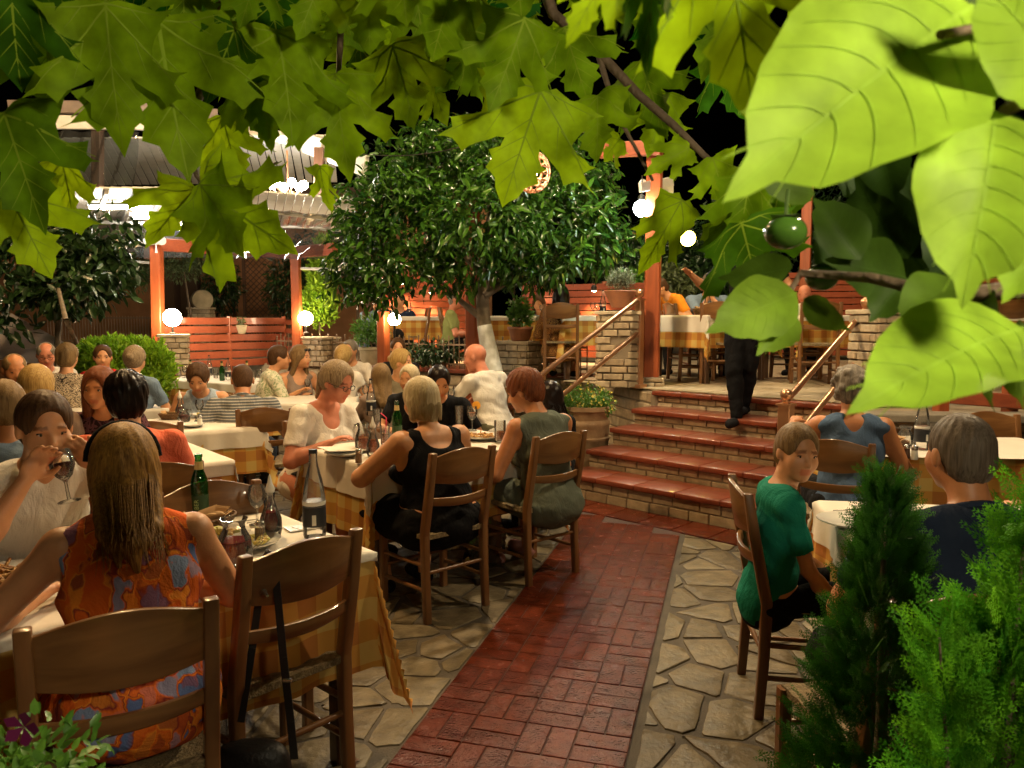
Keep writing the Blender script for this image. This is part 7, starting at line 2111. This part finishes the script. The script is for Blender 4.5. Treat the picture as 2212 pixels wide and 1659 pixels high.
for pts in (((1044, 690), (1000, 655), (960, 615), (900, 560)), ((1046, 640), (1120, 590), (1200, 520)), ((1046, 600), (980, 520), (930, 420)), ((1052, 560), (1130, 480), (1180, 400))):
    b.tube([PY(u, v, 9.0 + .1 * i) - to for i, (u, v) in enumerate(pts)], [.045, .035, .022, .012][:len(pts)], 8)
b.build('branch', M_bark, ot, True)
OB = blobs_px([(1040, 440, 190, 130, 9.4), (830, 370, 60, 70, 9.6), (1260, 400, 80, 70, 9.6), (1000, 310, 110, 60, 9.9), (1190, 320, 90, 50, 9.9), (880, 480, 140, 110, 9.0), (1210, 470, 130, 110, 9.0), (960, 350, 120, 80, 9.5), (1120, 350, 110, 75, 9.6), (800, 540, 100, 85, 8.9), (1290, 520, 85, 75, 9.0), (740, 600, 48, 62, 8.9), (900, 580, 100, 55, 8.8), (1020, 570, 110, 60, 8.8), (1150, 570, 100, 55, 8.8), (780, 440, 60, 70, 9.3), (1250, 400, 80, 60, 9.4), (820, 620, 60, 50, 8.9), (1060, 480, 150, 90, 8.5), (860, 420, 80, 60, 8.9), (1200, 560, 70, 50, 8.6), (930, 300, 60, 40, 9.6)])
crown('crown', OB, 18500, .135, L_orange, ot, to, seed=4, shell=.6, gaps=7.0)
lt = thing('citrus_tree', 'dark citrus tree at the left edge above the far guests', 'tree', (PY(120, 700, 8.2).x, 8.2, 0))
lo_ = Vector(lt.location)
b = MB(); b.tube([(0, 0, 0), (0, 0, 1.2), PY(130, 640, 8.2) - lo_, PY(110, 540, 8.2) - lo_], [.035, .03, .03, .025], 10); b.tube([(0, 0, 1.2), PY(165, 740, 8.0) - lo_, PY(142, 690, 6.3) - lo_, PY(120, 600, 8.2) - lo_], [.03, .022, .02, .015], 8); b.build('trunk', M_bark, lt, True)
crown('crown', blobs_px([(90, 560, 110, 80, 8.2), (200, 530, 90, 60, 8.3), (30, 640, 90, 70, 8.0), (150, 620, 110, 60, 8.0), (240, 580, 60, 60, 8.3), (60, 500, 80, 50, 8.3), (10, 700, 60, 40, 7.9), (250, 490, 60, 40, 8.4)]), 4600, .13, L_dark, lt, lo_, seed=6, shell=.7, wsc=1.2, gaps=5.0)
def bush(name, label, cat, base, blobs, n, size, m, seed=0, shell=.5, **kw):
    t = thing(name, label, cat, base); o_ = Vector(base)
    b = MB(); c_ = blobs[0]
    b.tube([(0, 0, 0), (Vector(c_[:3]) - o_) * .6, Vector(c_[:3]) - o_], [.03, .022, .012], 7); b.build('stem', M_twig, t, True)
    crown('foliage', blobs, n, size, m, t, o_, seed=seed, shell=shell, **kw)
    return t
q = PY(270, 800, 9.2); 
bush('thuja_bush', 'bright lime green bush behind the man in the red shirt', 'bush', (q.x, q.y, 0), blobs_px([(230, 775, 62, 42, 9.2), (300, 775, 60, 42, 9.3), (340, 800, 34, 45, 9.2), (195, 780, 34, 36, 9.2), (265, 760, 40, 26, 9.3), (270, 830, 95, 40, 9.1)]), 9000, .085, L_bright, 7, .35, droopy=-.8, wsc=.9)
q = PY(690, 700, 13.0); bush('conifer', 'yellow-green conifer lit by the lamp right of the pergola', 'conifer', (q.x, q.y, 0), blobs_px([(690, 660, 38, 45, 13.0), (695, 600, 28, 50, 13.0), (700, 550, 18, 40, 13.0)]), 5000, .09, L_bright, 8, .5, droopy=-.6)
q = PY(395, 570, 13.5); bush('olive_tree', 'olive tree seen through the pergola frame', 'tree', (q.x + .3, q.y, 0), blobs_px([(395, 570, 60, 35, 13.5), (330, 560, 50, 40, 13.6), (300, 590, 40, 40, 13.6), (425, 560, 30, 25, 13.5)]), 2600, .10, L_olive, 9, .8, wsc=.6)
q = PY(620, 620, 16); bush('dark_shrub', 'dark shrub behind the lattice screen in the garden', 'shrub', (q.x, q.y, 0), blobs_px([(625, 620, 50, 70, 16), (480, 620, 40, 60, 17), (660, 560, 40, 60, 16)]), 3500, .12, L_dark, 10, .6)
for i, (u, v, ru, rv, Y, m, lab) in enumerate(((1490, 560, 90, 80, 15, L_dark, 'dark tree behind the yellow lamp at the back of the terrace'), (1600, 520, 90, 120, 16, L_dark, 'tall dark tree beyond the head of the walking person'), (1350, 560, 60, 70, 14.5, L_dark, 'dark tree left of the main red post, beyond the screen'),
        (1440, 610, 50, 34, 13.4, L_olive, 'pale green shrub behind the guest in bright orange'), (1850, 480, 120, 140, 16, L_dark, 'dark tree behind the persimmon leaves on the right'), (1110, 560, 120, 60, 15.5, L_dark, 'dark tree behind the orange tree crown'), (1360, 612, 40, 24, 12.9, L_basil, 'green shrub on top of the left screen end by the stair pillar'), (770, 520, 60, 90, 15.5, L_dark, 'dark tree between pergola and orange tree'))):
    q = PY(u, v, Y); bush('garden_tree' if rv > 50 else 'garden_shrub', lab, 'tree' if rv > 50 else 'shrub', (q.x, q.y, TZ), blobs_px([(u, v, ru, rv, Y), (u - ru * .5, v + rv * .4, ru * .7, rv * .6, Y), (u + ru * .5, v + rv * .3, ru * .7, rv * .6, Y)]), 3000, .13, m, 20 + i, .6)
# pot plants
q = pot_c + Vector((0, 0, .17)); L_greyg = leaf_mat('grey_green_leaf', (.26, .30, .20), (.12, .15, .09), .2, .6, 'tone')
def tuft(label, c, r, hgt, n, size, m, seed, cat='plant', name='pot_plant', **kw):
    c = Vector(c); return bush(name, label, cat, c, [(c.x, c.y, c.z + hgt * .55, r, r, hgt * .5), (c.x + r * .4, c.y, c.z + hgt * .4, r * .6, r * .6, hgt * .35), (c.x - r * .45, c.y, c.z + hgt * .45, r * .6, r * .6, hgt * .4)], n, size, m, seed, .9, **kw)
tuft('grey-green shrub growing in the clay bowl on the brick stair pillar', q, .14, .24, 1500, .032, L_greyg, 31, droopy=-.6)
tuft('bright green basil in the red-brown bowl on the wide pillar', (pp_.x, P3.y + .1, PY(1120, 737, P3.y).z + .16), .15, .38, 700, .06, L_basil, 32, droopy=-.2, wsc=1.6)
tuft('leafy plant in the cream planter beside the short red post', PY(800, 745, 11.4), .26, .42, 900, .09, L_basil, 33, droopy=.1, wsc=.8)
tuft('low leafy plant in the planter left of the brick stair pillar', (PY(1218, 780, 10.2).x, 10.2, TZ + .26), .2, .22, 500, .07, L_orange, 34)
tuft('dark low plants behind the railing beside the white tree trunk', PY(935, 785, 10.9), .45, .30, 900, .09, L_dark, 35)
tuft('small plant in the pot hung on the slatted fence', q_ + Vector((0, -.10, .05)), .07, .16, 120, .05, L_olive, 36)
ug = thing('urn_flowers', 'trailing yellow flowers and leaves over the large clay urn', 'flowers', pb + Vector((0, 0, .68)))
crown('foliage', [(pb.x, pb.y, .80, .25, .25, .12), (pb.x - .18, pb.y - .1, .74, .12, .12, .12), (pb.x + .16, pb.y - .10, .76, .12, .12, .12)], 2600, .035, L_basil, ug, ug.location, seed=41, shell=.9)
crown('blossom', [(pb.x, pb.y, .81, .26, .26, .13), (pb.x + .16, pb.y - .10, .77, .13, .13, .12)], 260, .022, mat('yellow_petal', (.6, .5, .08), .6), ug, ug.location, seed=42, shell=.15, wsc=2.5)

# ---- conifers in front of the right table
def frond():
    V = []; F_ = []
    def seg(a, b, w):
        a = np.array(a); b = np.array(b); d = b - a; n_ = np.array([-d[1], d[0]]) / (np.linalg.norm(d) + 1e-9) * w
        m_ = a + d * .55; o = len(V)
        V.extend([(*a, 0.), (*(m_ + n_), -.004), (*b, 0.), (*(m_ - n_), -.004), (*m_, .008)])
        F_.extend([(o, o + 3, o + 4), (o + 3, o + 2, o + 4), (o + 2, o + 1, o + 4), (o + 1, o, o + 4)])
    rr = random.Random(2)
    for i in range(9):
        t = i / 9; y = t; seg((.02 * math.sin(i * 1.1), y), (.02 * math.sin((i + 1) * 1.1), y + .135), .016)
        for s in (-1, 1):
            L_ = .34 * (1 - t) ** .7 + .07; a = s * (.62 + rr.uniform(-.08, .08)); x, yy = 0.02 * math.sin(i * 1.1), y + .05 * (s > 0)
            k = max(2, int(L_ / .07))
            for j in range(k):
                q0 = (x + math.sin(a) * L_ * j / k, yy + math.cos(a) * L_ * j / k); q1 = (x + math.sin(a) * L_ * (j + 1.2) / k, yy + math.cos(a) * L_ * (j + 1.2) / k)
                seg(q0, q1, .014)
                if j < k - 1 or k < 3:
                    for s2 in (-1, 1):
                        a2 = a + s2 * .65; l2 = .085 * (1 - .5 * j / k)
                        seg(q1, (q1[0] + math.sin(a2) * l2, q1[1] + math.cos(a2) * l2), .012)
    return dict(V=np.array(V), F=np.array(F_))
FR = frond()
def conifer(name, label, base, H, Rb, n, m, seed, L0=.13, leaders=(), pw=.62):
    t = thing(name, label, 'conifer', base)
    b = MB(); b.tube([(0, 0, 0), (.01, 0, H * .5), (0, .01, H * .93)], [.022, .014, .004], 8)
    for (dx, dy, h0, h1) in leaders: b.tube([(0, 0, h0 * H * .7), (dx * .6, dy * .6, h0 * H), (dx, dy, h1 * H)], [.008, .006, .002], 6)
    b.build('trunk', M_bark, t, True)
    r_ = np.random.default_rng(seed); Vs = []; Fs = []; tn = []; o_ = 0; T = FR['V']
    for k in range(n):
        z = H * (r_.random() ** .8) * .97; a = r_.uniform(0, 2 * PI)
        f = 1 - z / H
        Rz_ = Rb * (f ** pw) * (1 + .18 * math.sin(a * 3 + z * 9)) + .01
        axc = np.array([0., 0., 0.])
        if leaders and r_.random() < .4:
            dx, dy, h0, h1 = leaders[k % len(leaders)]; g_ = r_.random(); z = (h0 + (h1 - h0) * g_) * H; axc = np.array([dx * (.5 + .5 * g_), dy * (.5 + .5 * g_), 0]); Rz_ = .045 * (1 - g_) + .008
        ins = r_.uniform(.35, 1.0)
        p = axc + np.array([math.cos(a) * Rz_ * ins * .8, math.sin(a) * Rz_ * ins * .8, z])
        up = .9 + .9 * (z / H); d = np.array([math.cos(a), math.sin(a), up * r_.uniform(.5, 1.2)]) + r_.normal(size=3) * .22; d /= np.linalg.norm(d)
        nn_ = np.cross(d, [0, 0, 1.]) + r_.normal(size=3) * .5; nn_ -= d * nn_.dot(d); nn_ /= np.linalg.norm(nn_); x = np.cross(d, nn_)
        L_ = L0 * r_.uniform(.6, 1.15) * (.55 + .45 * min(1, Rz_ / Rb + .3))
        cv = T[:, 1] ** 2 * r_.uniform(-.25, .12)
        W = p + L_ * (x * T[:, :1] + d * T[:, 1:2] + nn_ * (T[:, 2:3] + cv[:, None]))
        Vs.append(W); Fs.append(FR['F'] + o_); tn.append(np.full(len(W), r_.random())); o_ += len(W)
    me = npmesh('foliage', np.concatenate(Vs), np.concatenate(Fs)); me.materials.append(m)
    a = me.attributes.new('tone', 'FLOAT', 'POINT'); a.data.foreach_set('value', np.concatenate(tn).astype(np.float32))
    link('foliage', me, None, t, smooth=180)
    return t
L_thd = leaf_mat('dark_thuja', (.06, .22, .012), (.02, .10, .008), .25, .55, 'tone')
L_thb = leaf_mat('green_thuja', (.20, .55, .02), (.06, .28, .015), .3, .6, 'tone', .2)
c_ = PY(1925, 1300, 1.72); conifer('thuja', 'dark green conifer before the back of the man in navy', (c_.x - .02, c_.y, 0), PY(1925, 1010, 1.72).z, .35, 1700, L_thd, 3, .09, pw=1.05)
c_ = PY(2100, 1500, 1.22); conifer('thuja', 'bright green conifer at the lower right corner, nearest the viewer', (c_.x + .05, c_.y, 0), PY(2120, 1340, 1.22).z, .33, 760, L_thb, 5, .14, leaders=((.05, .02, .80, 1.17), (.0, -.03, .75, 1.16), (-.12, -.02, .6, .98), (.12, .0, .8, 1.10)), pw=.75)
# flower pot lower left
fp = PY(30, 1722, 1.15)
clay_pot('flower_pot', Vector((fp.x, fp.y, fp.z - .32)), .13, .28, 'clay pot of petunias at the lower left corner', M_clay)
t = tuft('petunia plant with a magenta bloom at the lower left corner', (fp.x, fp.y, fp.z - .06), .13, .16, 800, .026, L_basil, 51, name='petunia', wsc=1.5, droopy=-.1)
b = MB(); c_ = PY(52, 1570, 1.12) - Vector(t.location)
for q in range(5):
    a = q * 1.257; b.add([c_, c_ + Vector((.022 * math.cos(a - .5), -.006, .022 * math.sin(a - .5))), c_ + Vector((.030 * math.cos(a), -.010, .030 * math.sin(a))), c_ + Vector((.022 * math.cos(a + .5), -.006, .022 * math.sin(a + .5)))], [(0, 1, 2, 3)])
b.build('bloom', mat('magenta_petal', (.14, .006, .07), .6), t, True)
# fallen dry leaf on the flagstones
lv = Leaves(); p = PZ(745, 1648, .016); lv.put(PLT[1], p, p + Vector((.05, .03, .006)), .2, .9, .4, .5, .05, 1, (0, 0, 1))
o_ = lv.build('fallen_leaf', [mat('dry_leaf', (.12, .055, .02), .7), mat('dry_leaf', (.12, .055, .02), .7)]); tag(o_, 'dry brown leaf lying on the flagstones near the black bag', 'leaf')
